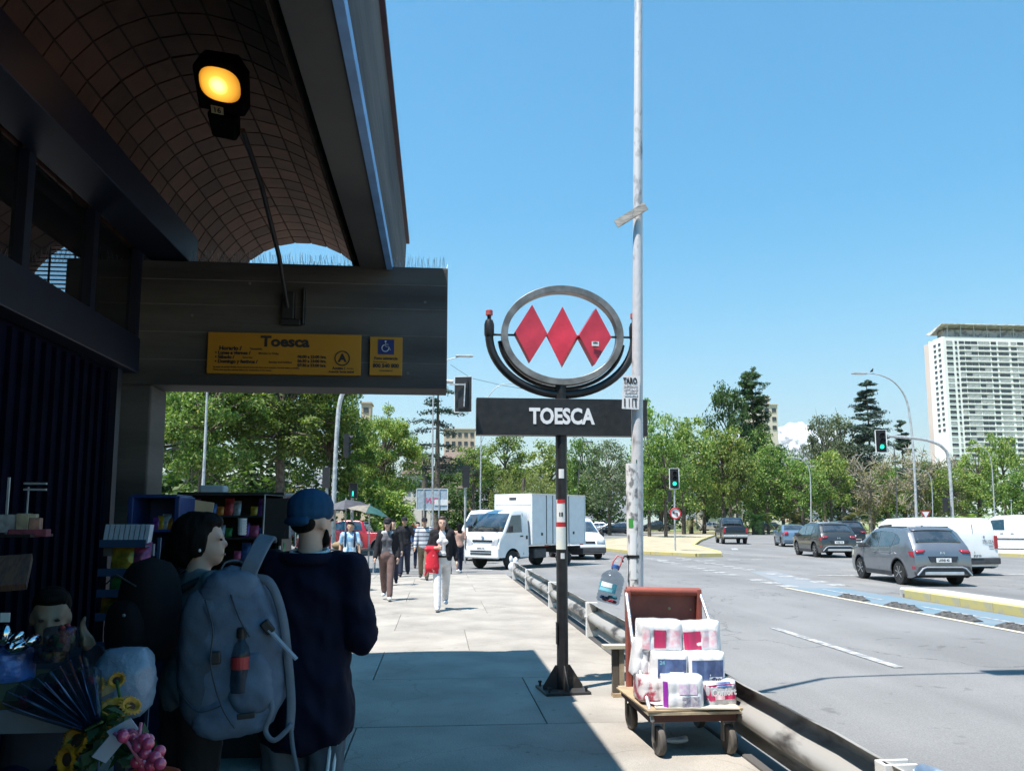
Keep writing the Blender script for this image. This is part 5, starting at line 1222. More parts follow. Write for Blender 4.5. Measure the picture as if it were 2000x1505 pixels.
# ------------------------------------------------------------ traffic signals, lamp posts, signs
def signal_head(mb_parent, c, rz=0, sc_=1.0, lit=True, name_='head', back=True):
    """three lens head facing local -Y"""
    t = bpy.data.objects.new('signal_head', MB().box((0,0,0),(.34*sc_,.20*sc_,1.02*sc_)).mesh('signal_head')); COL.objects.link(t); t.data.materials.append(M_dark); t.parent = mb_parent; t.location = c; t.rotation_euler = (0,0,rz)
    if back:
        o = MB().box((0,0,0),(.60*sc_,.02,1.28*sc_)).build('backplate', M_dark, t, loc=(0,.03,0), bevel=.004)
        e = MB(); w, h = .60*sc_, 1.28*sc_
        for a, b in (((-w/2,-.012,-h/2),(w/2,-.012,-h/2)),((w/2,-.012,-h/2),(w/2,-.012,h/2)),((w/2,-.012,h/2),(-w/2,-.012,h/2)),((-w/2,-.012,h/2),(-w/2,-.012,-h/2))): e.bar(a, b, .045*sc_, .02)
        e.build('white_border', M_white, t, loc=(0,.03,0))
    for i, z in enumerate((.32, 0, -.32)):
        z *= sc_; m = emit('green_lens', (.02,.75,.42), 1.0) if (lit and i == 2) else M_under
        MB().lathe([(.125*sc_,0),(.11*sc_,.02),(.06*sc_,.035)], 18, Matrix.Rotation(PI/2, 4, 'X')).build('lens', m, t, loc=(0,-.10*sc_,z))
        v = MB(); n = 10; a_ = [R(200-220*k/n) for k in range(n+1)]; r = .14*sc_
        v.add([(r*math.cos(a), 0, r*math.sin(a)) for a in a_]+[(r*math.cos(a), -.22*sc_*(.55+.45*math.sin(max(0,a))), r*math.sin(a)) for a in a_], [(k, k+1, n+2+k, n+1+k) for k in range(n)])
        v.build('visor', M_dark, t, loc=(0,-.10*sc_,z))
    return t
def ptube(t, pts, Y, r, name, m=None, n=10, o0=None):
    o0 = t.location; P3 = [at(u, v, Y)-o0 for u, v in pts]; 
    return MB().tube(P3, r, n).build(name, m or M_galv, t, smooth=40)
def base_thing(name, label, cat, u, Y, group=None): p = at(u, 1018, Y); return thing(name, label, cat, (p.x, Y, RZ if Y > 25 else 0), 0, group)
def ground_v(Y): return 1018+ (CH-RZ)*1600/Y
def smooth_px(pts, n=4):
    out = []
    for i in range(len(pts)-1):
        p0 = pts[max(0,i-1)]; p1 = pts[i]; p2 = pts[i+1]; p3 = pts[min(len(pts)-1,i+2)]
        for k in range(n):
            t = k/n; out.append(tuple(.5*((2*b)+(-a+c)*t+(2*a-5*b+4*c-d)*t*t+(-a+3*b-3*c+d)*t**3) for a, b, c, d in zip(p0,p1,p2,p3)))
    return out+[pts[-1]]
# signal mast on the right
Y = 44.0; t = base_thing('traffic_light', 'curved grey mast holding a big green traffic light out over the road', 'traffic light', 1862, Y)
ptube(t, smooth_px([(1863,ground_v(Y)),(1860,1000),(1853,900),(1843,875),(1820,862),(1790,856),(1735,851)]), Y, .085, 'mast')
h = signal_head(t, at(1721,861,Y-.25)-t.location, R(-12), .98)
ptube(t, [(1721,861),(1740,852)], Y, .05, 'bracket', M_dark); signal_head(t, at(1846,985,Y-.1)-t.location, R(85), .8, False, back=False)
# small signal with no left turn sign on the island
Y = 43.0; t = base_thing('traffic_light', 'small green traffic light on a thin pole above a round no left turn sign', 'traffic light', 1318, Y)
ptube(t, [(1319,ground_v(Y)-4),(1317,955)], Y, .045, 'pole'); signal_head(t, at(1317,934,Y-.12)-t.location, R(-8), .84); signal_head(t, at(1308,968,Y+.15)-t.location, R(170), .6, False, back=False)
Y2 = 42.8; ns = base_thing('no_left_turn_sign', 'round no left turn sign on the thin island pole below the small traffic light', 'sign', 1318, Y2); c0 = at(1319,1002,Y2)-ns.location
rot = Matrix.Rotation(PI/2, 4, 'X')
MB().lathe([(.30,0),(.30,.02)], 28, rot).build('disc', M_white, ns, loc=c0)
rr2 = MB().tube([(.275*math.cos(2*PI*k/32), -.025, .275*math.sin(2*PI*k/32)) for k in range(32)], .035, 6, closed=True); rr2.build('red_ring', M_red, ns, loc=c0)
MB().bar((.09,-.03,-.15),(.09,-.03,.04),.045,.01).bar((.11,-.03,.04),(-.08,-.03,.04),.045,.01).prism([(-.06,-.05),(-.16,.04),(-.06,.13)], 'y', -.035, -.025).build('arrow', M_ink, ns, loc=c0); MB().bar((-.19,-.034,.19),(.19,-.034,-.19),.05,.01).build('red_bar', M_red, ns, loc=c0)
def lamp_post(label, Y, pts, r, head, m=None, name='lamp_post', group='street lamps along the roads', hl=.9):
    t = base_thing(name, label, 'street lamp', pts[0][0], Y, group); ptube(t, [(pts[0][0], ground_v(Y))]+smooth_px(pts), Y, [r*1.2]+[r*(1-.6*k/(4*(len(pts)-1))) for k in range(4*(len(pts)-1)+1)], 'pole', m)
    a = at(*head, Y)-t.location; MB().box((0,0,0),(hl,.26,.10)).build('lantern', m or M_galv, t, bevel=.03, loc=a); MB().box((0,0,0),(hl*.6,.18,.03)).build('lens', M_white, t, loc=a+Vector((0,0,-.06))); return t
lamp_post('tall curved lamp post with a bird on its arm beside the big signal head', 46, [(1790,1010),(1785,900),(1778,820),(1768,775),(1745,745),(1715,731),(1690,729)], .075, (1678,729))
bd_ = at(1703,727,46); b_ = blob([('e',(0,0,.08),(.06,.12,.07)),('e',(0,-.11,.16),(.045,.05,.045)),('c',(0,-.14,.16),(0,-.19,.155),.014,.004),('c',(0,.08,.06),(0,.24,.02),.03,.012)], .012, 'bird', M_dark); tag(b_, 'small dark bird perched on the arm of the tall curved lamp post', 'bird'); b_.location = bd_+Vector((0,0,.02))
lamp_post('small curved street lamp among the half bare trees left of centre right', 88, [(1584,1018),(1583,940),(1578,910),(1565,897),(1550,894)], .07, (1545,893))
lamp_post('thin curved street lamp in front of the white tower', 92, [(1942,990),(1937,910),(1930,884),(1918,873),(1908,870)], .07, (1903,870))
lamp_post('dark straight lamp post right of the big signal head', 80, [(1752,1018),(1750,940),(1747,880),(1740,868),(1730,866)], .06, (1725,866), M_trim)
lamp_post('pale curved street lamp half lost in the bare branches', 100, [(1822,1015),(1820,950),(1814,925),(1800,917),(1790,915)], .06, (1785,915))
lamp_post('pale short pole standing right of the second broad palm', 84, [(1976,1015),(1975,980),(1974,978)], .06, (1974,976), hl=.2)
lamp_post('dark slanting lamp post with a pale head behind the metro sign pole', 70, [(1126,1000),(1130,930),(1136,880),(1139,866)], .06, (1148,862), M_trim, hl=.9)
lamp_post('thin grey lamp post standing left of the metro sign pole', 60, [(938,985),(939,900),(940,820),(945,790),(965,760),(985,750),(1005,749)], .055, (1015,750), hl=.7)
lamp_post('tall thin pole in front of the dark cedar with its lamp by the beam end', 50, [(845,1018),(845,900),(846,780),(850,730),(868,706),(895,697)], .065, (907,695), hl=1.1)
lamp_post('plain grey pole seen below the left part of the concrete beam', 30, [(396,960),(400,880),(405,750),(408,640)], .06, (408,640), hl=.3)
# signals on the left
Y = 29.0; t = base_thing('traffic_light', 'curved top grey pole with a dark signal head, behind the man in the blue cap', 'traffic light', 652, Y)
ptube(t, smooth_px([(650,ground_v(Y)),(653,950),(659,830),(663,790),(672,765),(700,748),(780,742),(885,745)]), Y, .075, 'mast'); signal_head(t, at(676,870,Y)-t.location, R(100), .8, False, back=False)
hh_ = signal_head(t, at(905,770,Y)-t.location, R(168), 1.0, False); MB().bar(at(905,752,Y+.0)-t.location+Vector((-.5,-.15,0)), at(905,752,Y)-t.location+Vector((.05,-.15,0)), .05, .05).bar(at(908,750,Y)-t.location+Vector((0,-.17,0)), at(906,795,Y)-t.location+Vector((0,-.17,0)), .07, .04).build('bracket', M_galv, t)
Y = 30.0; t = base_thing('pedestrian_light', 'pedestrian signal showing a green figure on a short grey pole left of the umbrella', 'traffic light', 687, Y)
ptube(t, [(686,ground_v(Y)),(688,965)], Y, .05, 'pole'); c0 = at(690,957,Y-.1)-t.location
MB().box((0,0,0),(.30,.22,.52)).build('signal_head', M_dark, t, loc=c0, bevel=.02); MB().ell((0,-.12,-.06),(.025,.01,.03)).bar((0,-.12,-.09),(0,-.12,-.16),.05,.01).bar((0,-.12,-.16),(-.03,-.12,-.22),.02,.01).bar((0,-.12,-.16),(.035,-.12,-.22),.02,.01).build('green_figure', emit('green_lens', (0,0,0), 1), t, loc=c0)
MB().box((0,0,.16),(.28,.16,.02)).build('visor', M_dark, t, loc=c0+Vector((0,-.16,.08)))
Y = 31.0; t = base_thing('traffic_light', 'stacked dark signal boxes seen from behind left of the blue cap', 'traffic light', 637, Y)
ptube(t, [(640,ground_v(Y)),(638,910)], Y, .05, 'pole'); signal_head(t, at(637,932,Y-.1)-t.location, R(175), .75, False, back=False)
Y = 33.0; t = base_thing('traffic_light', 'dark signal head seen from behind on a thin pole left of the white truck', 'traffic light', 908, Y)
ptube(t, [(908,ground_v(Y)),(909,935)], Y, .045, 'pole'); signal_head(t, at(910,930,Y-.15)-t.location, R(178), .85, False, back=False)
# road sign seen from behind
Y = 52.0; t = base_thing('road_sign', 'big pale road sign board seen from behind on posts above the walkers', 'sign', 844, Y)
a = at(814,954,Y)-t.location; b2_ = at(874,995,Y)-t.location; ccx = (a.x+b2_.x)/2; ccz = (a.z+b2_.z)/2; w = b2_.x-a.x; hgt = a.z-b2_.z
MB().box((0,0,0),(w,.05,hgt)).build('board', mat('sign_back', (.42,.50,.58), .5, var=.1), t, loc=(ccx,0,ccz), bevel=.02)
for k in (-.27, .22): MB().box((0,0,0),(.08,.06,ccz+hgt/2+0)).build('post', M_galv, t, loc=(ccx+w*k,-.06,(ccz+hgt/2)/2))
fr_ = MB().bar((-w/2,0,hgt/2),(w/2,0,hgt/2),.04).bar((-w/2,0,-hgt/2),(w/2,0,-hgt/2),.04).bar((-w/2,0,-hgt/2),(-w/2,0,hgt/2),.04).bar((w/2,0,-hgt/2),(w/2,0,hgt/2),.04).build('frame', M_white, t, loc=(ccx,-.03,ccz))
text('lettering', 'WF', .5, mat('graffiti_pink', (.62,.12,.25), .7), t, (ccx-.1,-.035,ccz-.1), bold=.01, shear=.3)
MB().box((0,0,0),(.8,.02,.35)).build('patch', M_white, t, loc=(ccx+.55,-.04,ccz-.2))
# yield sign and far little signs
Y = 75.0; t = base_thing('yield_sign', 'red and white triangular sign between the two tall poles on the right', 'sign', 1812, Y); c0 = at(1808,1004,Y)-t.location
MB().prism([(-.55,.35),(.55,.35),(0,-.55)], 'y', 0, .03).build('red_panel', M_red, t, loc=c0); MB().prism([(-.35,.24),(.35,.24),(0,-.33)], 'y', -.02, 0).build('white_panel', M_white, t, loc=c0); MB().bar((0,.05,-c0.z),(0,.05,0),.07,.05).build('post', M_galv, t, loc=c0)
# thin overhead wires
w = MB().tube([at(880,712,40), at(920,738,40), at(980,752,40), at(1040,762,40)], .012, 4).build('overhead_wire', M_dark); tag(w, 'thin overhead wire sagging from the lamp arm behind the metro sign', 'wire')
# ------------------------------------------------------------ people
M_skin = mat('skin', (.56,.35,.26), .5, var=.06, scale=8); M_skin2 = mat('skin_tan', (.44,.26,.17), .5, var=.06, scale=8)
M_hair = mat('black_hair', (.006,.005,.005), .7, spec=.15, var=.3, scale=30, stretch=(1,1,.2), bump=.4, bscale=60); M_hairb = mat('brown_hair', (.06,.03,.018), .5, var=.3, scale=30, bump=.4)
def cloth(name, c, **k): 
    k = dict(dict(bump=.5, bscale=9, scale=10, var=.08, spec=.2), **k); return mat(name, c, .85, **k)
def V(*a): return Vector(a)
def rotx(v, a): c, s = math.cos(a), math.sin(a); return V(v.x, v.y*c-v.z*s, v.y*s+v.z*c)
def rotz(v, a): c, s = math.cos(a), math.sin(a); return V(v.x*c-v.y*s, v.x*s+v.y*c, v.z)
def hand(w, d, palm_n, s, vox):
    """w wrist, d pointing direction, palm_n towards the thumb side"""
    d = d.normalized(); n = palm_n-d*palm_n.dot(d); n.normalize(); q = d.cross(n); it = []
    it.append(('c', w, w+d*.045*s, .026*s, .030*s)); it.append(('c', w+d*.05*s+n*.018*s, w+d*.075*s+n*.020*s, .020*s, .018*s)); it.append(('c', w+d*.05*s-n*.018*s, w+d*.072*s-n*.020*s, .020*s, .017*s))
    for k, (o, L) in enumerate(((.027,.060),(.009,.070),(-.010,.064),(-.028,.050))):
        b_ = w+d*.085*s+n*o*s; m_ = b_+(d+q*.25).normalized()*L*.5*s; e = m_+(d+q*.9).normalized()*L*.5*s
        it.append(('c', b_-d*.02*s, m_, .0105*s, .0095*s)); it.append(('c', m_, e, .0095*s, .0080*s))
    b_ = w+d*.025*s+n*.028*s; m_ = b_+(d*.6+n*.7).normalized()*.035*s; it.append(('c', b_, m_, .014*s, .011*s)); it.append(('c', m_, m_+(d+q*.3).normalized()*.030*s, .011*s, .009*s))
    return it
def person(label, loc, rz, H=1.7, stride=.0, phase=1, arms=None, top=None, sleeve=1.0, trousers=None, shoes=None, skin=None, hair=None, hairstyle='short', cap=None, headyaw=0, headtilt=0,
           female=False, vox=.013, hem=.84, build=1.0, belt=None, sit=False, topfit=1.0, flare=1.0, legs=True, cuff=.10, group=None, wide=1.0):
    k = H/1.70; skin = skin or M_skin; t = thing('person', label, 'person', loc, rz, group)
    sw = .168 if not female else .150; sw *= wide; hx = .085
    J = {}
    for s in (-1, 1):
        ph = s*phase; a = stride*ph; kb = max(0, -a)*1.1+.06
        hip = V(s*hx, 0, .90); th = rotx(V(0,0,-.43), a); 
        if sit: th = V(s*.04, .42, -.02); kb = 0
        kn = hip+th; sh = rotx(V(0,0,-.41), a-kb) if not sit else V(0, .02, -.42); an = kn+sh
        J['hip',s], J['knee',s], J['ank',s] = hip, kn, an
    low = min(J['ank',-1].z, J['ank',1].z)-.075
    lift = -low if not sit else 0
    for s in (-1, 1):
        for n_ in ('hip','knee','ank'): J[n_,s].z += lift
    dz = lift
    P0 = V(0,0,.95+dz); CHS = V(0,0,1.28+dz); NK = V(0,.0,1.44+dz); HC = V(0,.02,1.585+dz)
    arms = arms or {}
    for s in (-1, 1):
        sh = V(s*sw, 0, 1.385+dz); u_, f_ = arms.get(s, (V(s*.06, .0-.10*s*phase*stride*2, -.28), V(s*.02, .10, -.24)))
        J['sh',s] = sh; J['el',s] = sh+V(*u_).normalized()*.285; J['wr',s] = J['el',s]+V(*f_).normalized()*.245; J['f',s] = V(*f_).normalized()
    S = lambda v: V(v.x*k, v.y*k, v.z*k)
    def cc(p, q, r0, r1, sc=(1,1)): return ('c', S(p), S(q), r0*k, r1*k, sc)
    # head frame
    def hp(x, y, z): v = rotz(rotx(V(x, y, z), headtilt), headyaw); return HC+v
    HM = Matrix.Rotation(headyaw, 4, 'Z') @ Matrix.Rotation(headtilt, 4, 'X')
    def he(x, y, z, r): return ('e', S(hp(x, y, z)), tuple(q*k for q in r), HM)
    b = build
    body = [cc(P0, P0+V(0,0,.1), .115*b, .11*b, (1.2,.8)), cc(P0+V(0,0,.1), CHS, .105*b, .125*b, (1.2,.78)), cc(V(-sw*.75,0,1.37+dz), V(sw*.75,0,1.37+dz), .062, .062), cc(CHS+V(0,0,.05), NK, .08, .055), cc(NK-V(0,0,.03), HC-V(0,.015,.06), .052, .050)]
    body += [he(0,-.012,.02,(.074,.092,.092)), he(0,.022,-.045,(.060,.066,.072)), he(0,.045,-.085,(.036,.040,.032)), he(0,.088,-.022,(.012,.018,.020)), he(0,.080,.0,(.009,.012,.028)),
             he(0,.082,-.062,(.024,.012,.008)), he(0,.076,-.072,(.020,.012,.008)), he(-.03,.072,.012,(.020,.012,.007)), he(.03,.072,.012,(.020,.012,.007)), he(-.074,-.005,-.015,(.010,.018,.030)), he(.074,-.005,-.015,(.010,.018,.030))]
    for s in (-1, 1):
        body += [cc(J['sh',s], J['el',s], .046*b, .037*b), cc(J['el',s], J['wr',s], .037*b, .025)]
        body += [(a[0], S(a[1]), S(a[2]), a[3]*k, a[4]*k) for a in hand(J['wr',s], J['f',s], V(-s*.2,.9,.15) if abs(J['f',s].z) > .5 else V(0,.1,1), 1.0, vox)]
        if legs: body += [cc(J['hip',s], J['knee',s], .078*b, .052), cc(J['knee',s], J['ank',s], .050, .036)]
    blob(body, vox*k*.85, 'body', skin, t, sm=3)
    # eyes and mouth
    for s in (-1, 1):
        MB().ell(tuple(S(hp(s*.030,.079,.000))), (.0115*k,.006*k,.006*k), 10, 6, HM).build('eye', M_ink, t)
    MB().ell(tuple(S(hp(0,.092,-.066))), (.020*k,.004*k,.0045*k), 10, 6, HM).build('mouth', mat('lips', (.30,.09,.08), .5), t)
    # clothes
    f = topfit
    tp_ = [cc(V(0,0,hem+.10+dz), V(0,0,1.05+dz), .142*b*f*flare, .128*b*f, (1.2,.84)), cc(V(0,0,1.05+dz), CHS, .125*b*f, .142*b*f, (1.2,.80)), cc(V(-sw*.80,0,1.365+dz), V(sw*.80,0,1.365+dz), .078*f, .078*f), cc(CHS+V(0,0,.05), NK-V(0,0,.035), .10, .066)]
    if female: tp_ += [('e', S(V(s*.065,.085,1.24+dz)), (.055*k,.038*k,.050*k)) for s in (-1,1)]
    for s in (-1, 1):
        if sleeve > .6: tp_ += [cc(J['sh',s], J['el',s], .068*f, .056*f), cc(J['el',s], J['el',s].lerp(J['wr',s], (sleeve-.5)*2*.93), .056*f, .044*f)]
        elif sleeve > 0: tp_ += [cc(J['sh',s], J['sh',s].lerp(J['el',s], sleeve*2*.75), .070*f, .062*f)]
    if top: blob(tp_, vox*k, 'top', top, t, sm=3)
    if trousers:
        tr = [cc(V(0,0,.93+dz), V(0,0,1.0+dz), .130*b, .120*b, (1.22,.88)), cc(V(-.07,0,.88+dz), V(.07,0,.88+dz), .10*b, .10*b)]
        for s in (-1, 1): tr += [cc(J['hip',s], J['knee',s], .096*b, .070*b), cc(J['knee',s], J['knee',s].lerp(J['ank',s], 1-cuff), .070*b, .060*b)]
        blob(tr, vox*k, 'trousers', trousers, t, sm=3)
    if belt: MB().lathe([(.150*b*k,-.018*k),(.155*b*k,0),(.150*b*k,.018*k)], 20, Matrix.Diagonal((1.18,.88,1,1))).build('belt', belt, t, loc=S(V(0,0,.98+dz)))
    if shoes and legs:
        for s in (-1, 1):
            a = J['ank',s]; tz = a.z-.075 
            p = V(a.x, a.y-.03, tz+.035); q = V(a.x+s*.012, a.y+.13, tz+.028+(.03 if (s*phase*stride) > .15 else 0))
            blob([cc(p, q, .040, .036, (1,1)), cc(a+V(0,0,-.03), a+V(0,0,.0), .045, .043), ('e', S(q), (.042*k,.05*k,.032*k))], .010*k, 'shoe', shoes, t, sm=2)
    # hair
    hr = hair or M_hair
    if hairstyle == 'short': hi = [he(0,-.028,.045,(.080,.088,.078)), he(0,.020,.085,(.066,.066,.034)), he(0,-.055,-.01,(.070,.055,.07))]
    elif hairstyle == 'long': hi = [he(0,-.030,.045,(.084,.090,.080)), he(0,.012,.082,(.068,.068,.040)), he(0,-.070,-.06,(.082,.055,.13)), he(-.070,-.02,-.06,(.022,.045,.11)), he(.070,-.02,-.06,(.022,.045,.11)), he(0,-.085,-.16,(.085,.045,.10))]
    elif hairstyle == 'big': hi = [he(0,-.035,.035,(.086,.100,.090)), he(0,.010,.080,(.074,.072,.042)), he(0,-.075,-.03,(.080,.065,.10)), he(.0,-.125,-.07,(.050,.052,.060)), he(-.070,-.02,-.01,(.022,.045,.07)), he(.070,-.02,-.01,(.022,.045,.07)), he(.02,-.155,-.15,(.030,.030,.09))]
    else: hi = [he(0,-.050,-.010,(.070,.046,.050))]
    blob(hi, .009*k, 'hair', hr, t, sm=2)
    if cap:
        cm, back = cap; sg_ = -1 if back else 1
        ci = [he(0,-.012,.055,(.086,.104,.078)), he(0,-.012,.03,(.087,.105,.05))]
        blob(ci+[(he(0,.115,.028,(.066,.058,.009)) if sg_ > 0 else he(0,-.085,-.008,(.072,.036,.020)))], .0075*k, 'cap', cm, t, sm=2)
    return t, J, S, HC, hp, dz
# walkers
c_brown = cloth('brown_trousers', (.17,.11,.10)); c_black = cloth('black_cloth', (.02,.02,.023)); c_navy = cloth('navy_cloth', (.012,.014,.045)); c_jean = cloth('dark_jeans', (.03,.035,.06))
c_white = cloth('white_cloth', (.72,.70,.70)); c_tee = cloth('blue_print_tee', (.22,.42,.62), c2=(.55,.68,.78), mixlo=.45, mixhi=.55); c_grey = cloth('grey_knit', (.10,.10,.11)); c_khaki = cloth('khaki_cloth', (.22,.17,.12))
c_wshoe = mat('white_shoe', (.70,.70,.70), .6); c_dshoe = mat('dark_shoe', (.04,.03,.03), .6); c_capb = cloth('black_cap', (.025,.025,.03))
def stripes(name, c1, c2, per):
    m = cloth(name, c1); t = m.node_tree; b = t.nodes['Principled BSDF']; co = t.nodes['Texture Coordinate']; sp = _n(t, 'ShaderNodeSeparateXYZ'); t.links.new(co.outputs['Object'], sp.inputs[0])
    w = _n(t, 'ShaderNodeMath', operation='PINGPONG'); w.inputs[1].default_value = per; t.links.new(sp.outputs[2], w.inputs[0]); g = _n(t, 'ShaderNodeMath', operation='GREATER_THAN'); g.inputs[1].default_value = per*.72; t.links.new(w.outputs[0], g.inputs[0])
    mx = _n(t, 'ShaderNodeMixRGB'); mx.inputs[1].default_value = (*c1,1); mx.inputs[2].default_value = (*c2,1); t.links.new(g.outputs[0], mx.inputs[0]); t.links.new(mx.outputs[0], b.inputs['Base Color']); return m
c_str = stripes('striped_sweater', (.50,.52,.56), (.05,.055,.08), .055)
GW = 'people walking towards the camera on the sunlit pavement'
# woman in white trousers with black blazer and red jacket over her arm
t, J, S, HC, hp, dz = person('smiling woman in white trousers and black blazer with a red jacket over her arm', (.08,14.75,0), PI+.05, 1.66, .30, 1, {1: (V(.10,.02,-.27), V(-.16,.20,.02)), -1: (V(-.09,-.04,-.27), V(-.03,.06,-.25))},
    top=c_white, sleeve=.35, trousers=c_white, shoes=c_wshoe, hairstyle='long', hair=M_hairb, female=True, hem=.93, topfit=.90, belt=c_black, group=GW, cuff=.02)
k = 1.66/1.7
bl = []
for s in (-1, 1):
    bl += [('c', S(V(s*.10,.0,.93+dz)), S(V(s*.112,.01,1.33+dz)), .082*k, .084*k, (1,1.2)), ('c', S(V(s*.07,-.01,1.39+dz)), S(J['sh',s]), .072*k, .086*k), ('c', S(J['sh',s]), S(J['el',s]), .066*k, .054*k), ('c', S(J['el',s]), S(J['el',s].lerp(J['wr',s], .8 if s < 0 else .45)), .054*k, .046*k)]
bl += [('c', S(V(0,-.05,.98+dz)), S(V(0,-.05,1.33+dz)), .10*k, .11*k, (1.2,.7))]
blob(bl, .014, 'blazer', c_black, t, sm=3)
rj = blob([('c',(0,0,0),(0,0,-.30),.075,.10,(1.3,.7)),('c',(.02,.02,-.1),(.09,.0,-.40),.06,.03),('c',(-.03,.02,-.1),(-.12,.02,-.44),.05,.018),('c',(-.08,0,.02),(.09,0,.02),.06,.05)], .014, 'red_jacket', cloth('red_jacket', (.60,.03,.05), c2=(.75,.45,.42), mixlo=.30, mixhi=.38), sm=2)
tag(rj, 'red jacket hanging over the forearm of the woman in white trousers', 'jacket'); wp = S(J['el',1].lerp(J['wr',1], .45)); wp = rotz(wp, PI+.05); rj.location = V(.08,14.75,0)+wp+V(0,-.02,-.03)
# woman in cap with brown trousers
t, J, S, HC, hp, dz = person('woman in a dark cap, sunglasses and brown trousers wearing an open black jacket', (-1.0,16.7,0), PI-.05, 1.63, .26, -1, None, top=cloth('grey_white_tee', (.10,.10,.11), c2=(.5,.5,.52), scale=3, mixlo=.42, mixhi=.5),
    sleeve=.4, trousers=c_brown, shoes=c_wshoe, hairstyle='long', hair=M_hairb, cap=(c_capb, False), female=True, hem=.86, topfit=.92, group=GW, cuff=.12)
k = 1.63/1.7; bl = []
for s in (-1, 1): bl += [('c', S(V(s*.125,-.01,.86+dz)), S(V(s*.115,0,1.34+dz)), .062*k, .072*k, (1,1.2)), ('c', S(J['sh',s]), S(J['el',s]), .070*k, .060*k), ('c', S(J['el',s]), S(J['el',s].lerp(J['wr',s], .95)), .060*k, .05*k)]
bl += [('c', S(V(0,-.06,.95+dz)), S(V(0,-.05,1.33+dz)), .10*k, .11*k, (1.2,.7))]
blob(bl, .014, 'jacket', c_black, t, sm=3)
MB().box((0,0,0),(.12*k,.012,.032*k)).build('sunglasses', M_dark, t, loc=S(hp(0,.088,.0)), bevel=.006)
person('boy in a light blue printed shirt with dark backpack straps', (-1.98,19.0,0), PI+.1, 1.55, .25, 1, None, top=c_tee, sleeve=.45, trousers=c_black, shoes=c_dshoe, skin=M_skin2, hairstyle='short', group=GW, hem=.82)
bt = [o for o in bpy.data.objects if o.name.startswith('person')][-1]
person('stout man in a black printed t-shirt, dark jeans and cap', (-.95,23.9,0), PI-.05, 1.68, .22, 1, {1: (V(.14,.02,-.26), V(.0,.06,-.24)), -1: (V(-.14,.02,-.26), V(.0,.06,-.24))}, top=c_black, sleeve=.9, trousers=c_jean, shoes=c_dshoe, skin=M_skin2, hairstyle='none', cap=(c_capb, False), group=GW, build=1.2)
person('older man in a cap and a pale striped sweater with khaki trousers', (-.36,22.4,0), PI+.0, 1.66, .24, -1, None, top=c_str, sleeve=1.0, trousers=c_khaki, shoes=c_dshoe, skin=M_skin2, hairstyle='none', cap=(c_capb, False), group=GW, build=1.1)
person('person in dark clothes hidden behind the woman in brown trousers', (-1.10,20.6,0), PI, 1.6, .2, 1, None, top=c_black, sleeve=1, trousers=c_jean, shoes=c_dshoe, hairstyle='short', group=GW)
GX = 'people crossing behind the walkers'
person('person in a maroon top seen just above the striped sweater man', (.05,29.0,RZ), PI+.6, 1.7, .2, 1, None, top=cloth('maroon_cloth', (.10,.02,.035)), sleeve=1, trousers=c_black, shoes=c_dshoe, hairstyle='short', group=GX, vox=.018)
person('dark haired person in a black shirt behind the smiling woman', (.25,26.4,RZ), .3, 1.68, .2, -1, None, top=c_black, sleeve=.5, trousers=c_jean, shoes=c_dshoe, hairstyle='long', hair=M_hairb, group=GX, vox=.018)
person('person in a peach top walking away behind the smiling woman', (.72,27.6,RZ), .2, 1.62, .2, 1, None, top=cloth('peach_cloth', (.55,.33,.26)), sleeve=.5, trousers=c_jean, shoes=c_wshoe, hairstyle='long', group=GX, vox=.018)
person('person in a blue top between the two men in caps', (-.72,30.5,RZ), PI, 1.66, .2, 1, None, top=cloth('mid_blue_cloth', (.05,.09,.2)), sleeve=1, trousers=c_jean, shoes=c_dshoe, hairstyle='short', group=GX, vox=.018)
person('dark haired seller standing in the shade of the umbrella', (-2.75,27.0,RZ), PI, 1.62, 0, 1, None, top=c_black, sleeve=1, trousers=c_black, shoes=c_dshoe, skin=M_skin2, hairstyle='short', vox=.018)
# boy's backpack straps, read as part of his dress
bp = [o for o in bpy.data.objects if o.get('label','').startswith('boy in')][0]
for s in (-1, 1): MB().tube([(s*.10,.13,.98),(s*.105,.135,1.15),(s*.10,.06,1.315),(s*.10,-.08,1.28)], .022, 6).build('strap', c_navy, bp, smooth=True)
blob([('c',(0,-.19,.95),(0,-.17,1.22),.13,.12,(1.1,.7))], .018, 'backpack', c_navy, bp)

# foreground man in navy jacket and blue cap
YM = 3.42
c_jk = cloth('navy_jacket', (.004,.005,.019), bscale=6); c_cap = cloth('teal_cap', (.010,.055,.12)); c_track = cloth('grey_track_pants', (.085,.10,.12))
mt, J, S, HC, hp, dz = person('man in a navy jacket and backwards blue cap seen from behind', (-.515,YM,0), R(-12), 1.655, .0, 1, {1: (V(.055,.0,-.27), V(-.07,.24,.03)), -1: (V(-.10,.03,-.27), V(.05,.22,-.02))},
    top=c_jk, sleeve=1.0, trousers=c_track, shoes=c_dshoe, skin=M_skin, hairstyle='none', cap=(c_cap, True), headyaw=R(-30), vox=.012, hem=.70, build=1.02, topfit=1.10, wide=1.02, flare=1.10)
for o in kids(mt):
    if o.name.startswith(('top','trousers')): wrinkle(o, .020, (8,8,6), 3.1)
    if o.name.startswith('cap'): wrinkle(o, .0015, (14,14,10))
k = 1.655/1.7
blob([('c', S(hp(-.036,.032,-.082)), S(hp(.036,.032,-.082)), .030*k, .030*k), ('e', S(hp(0,.048,-.092)), (.042*k,.040*k,.032*k)), ('c', S(hp(.066,.02,-.045)), S(hp(.052,.035,-.09)), .010*k, .016*k), ('c', S(hp(-.066,.02,-.045)), S(hp(-.052,.035,-.09)), .010*k, .016*k)], .008, 'beard', M_hair, mt)
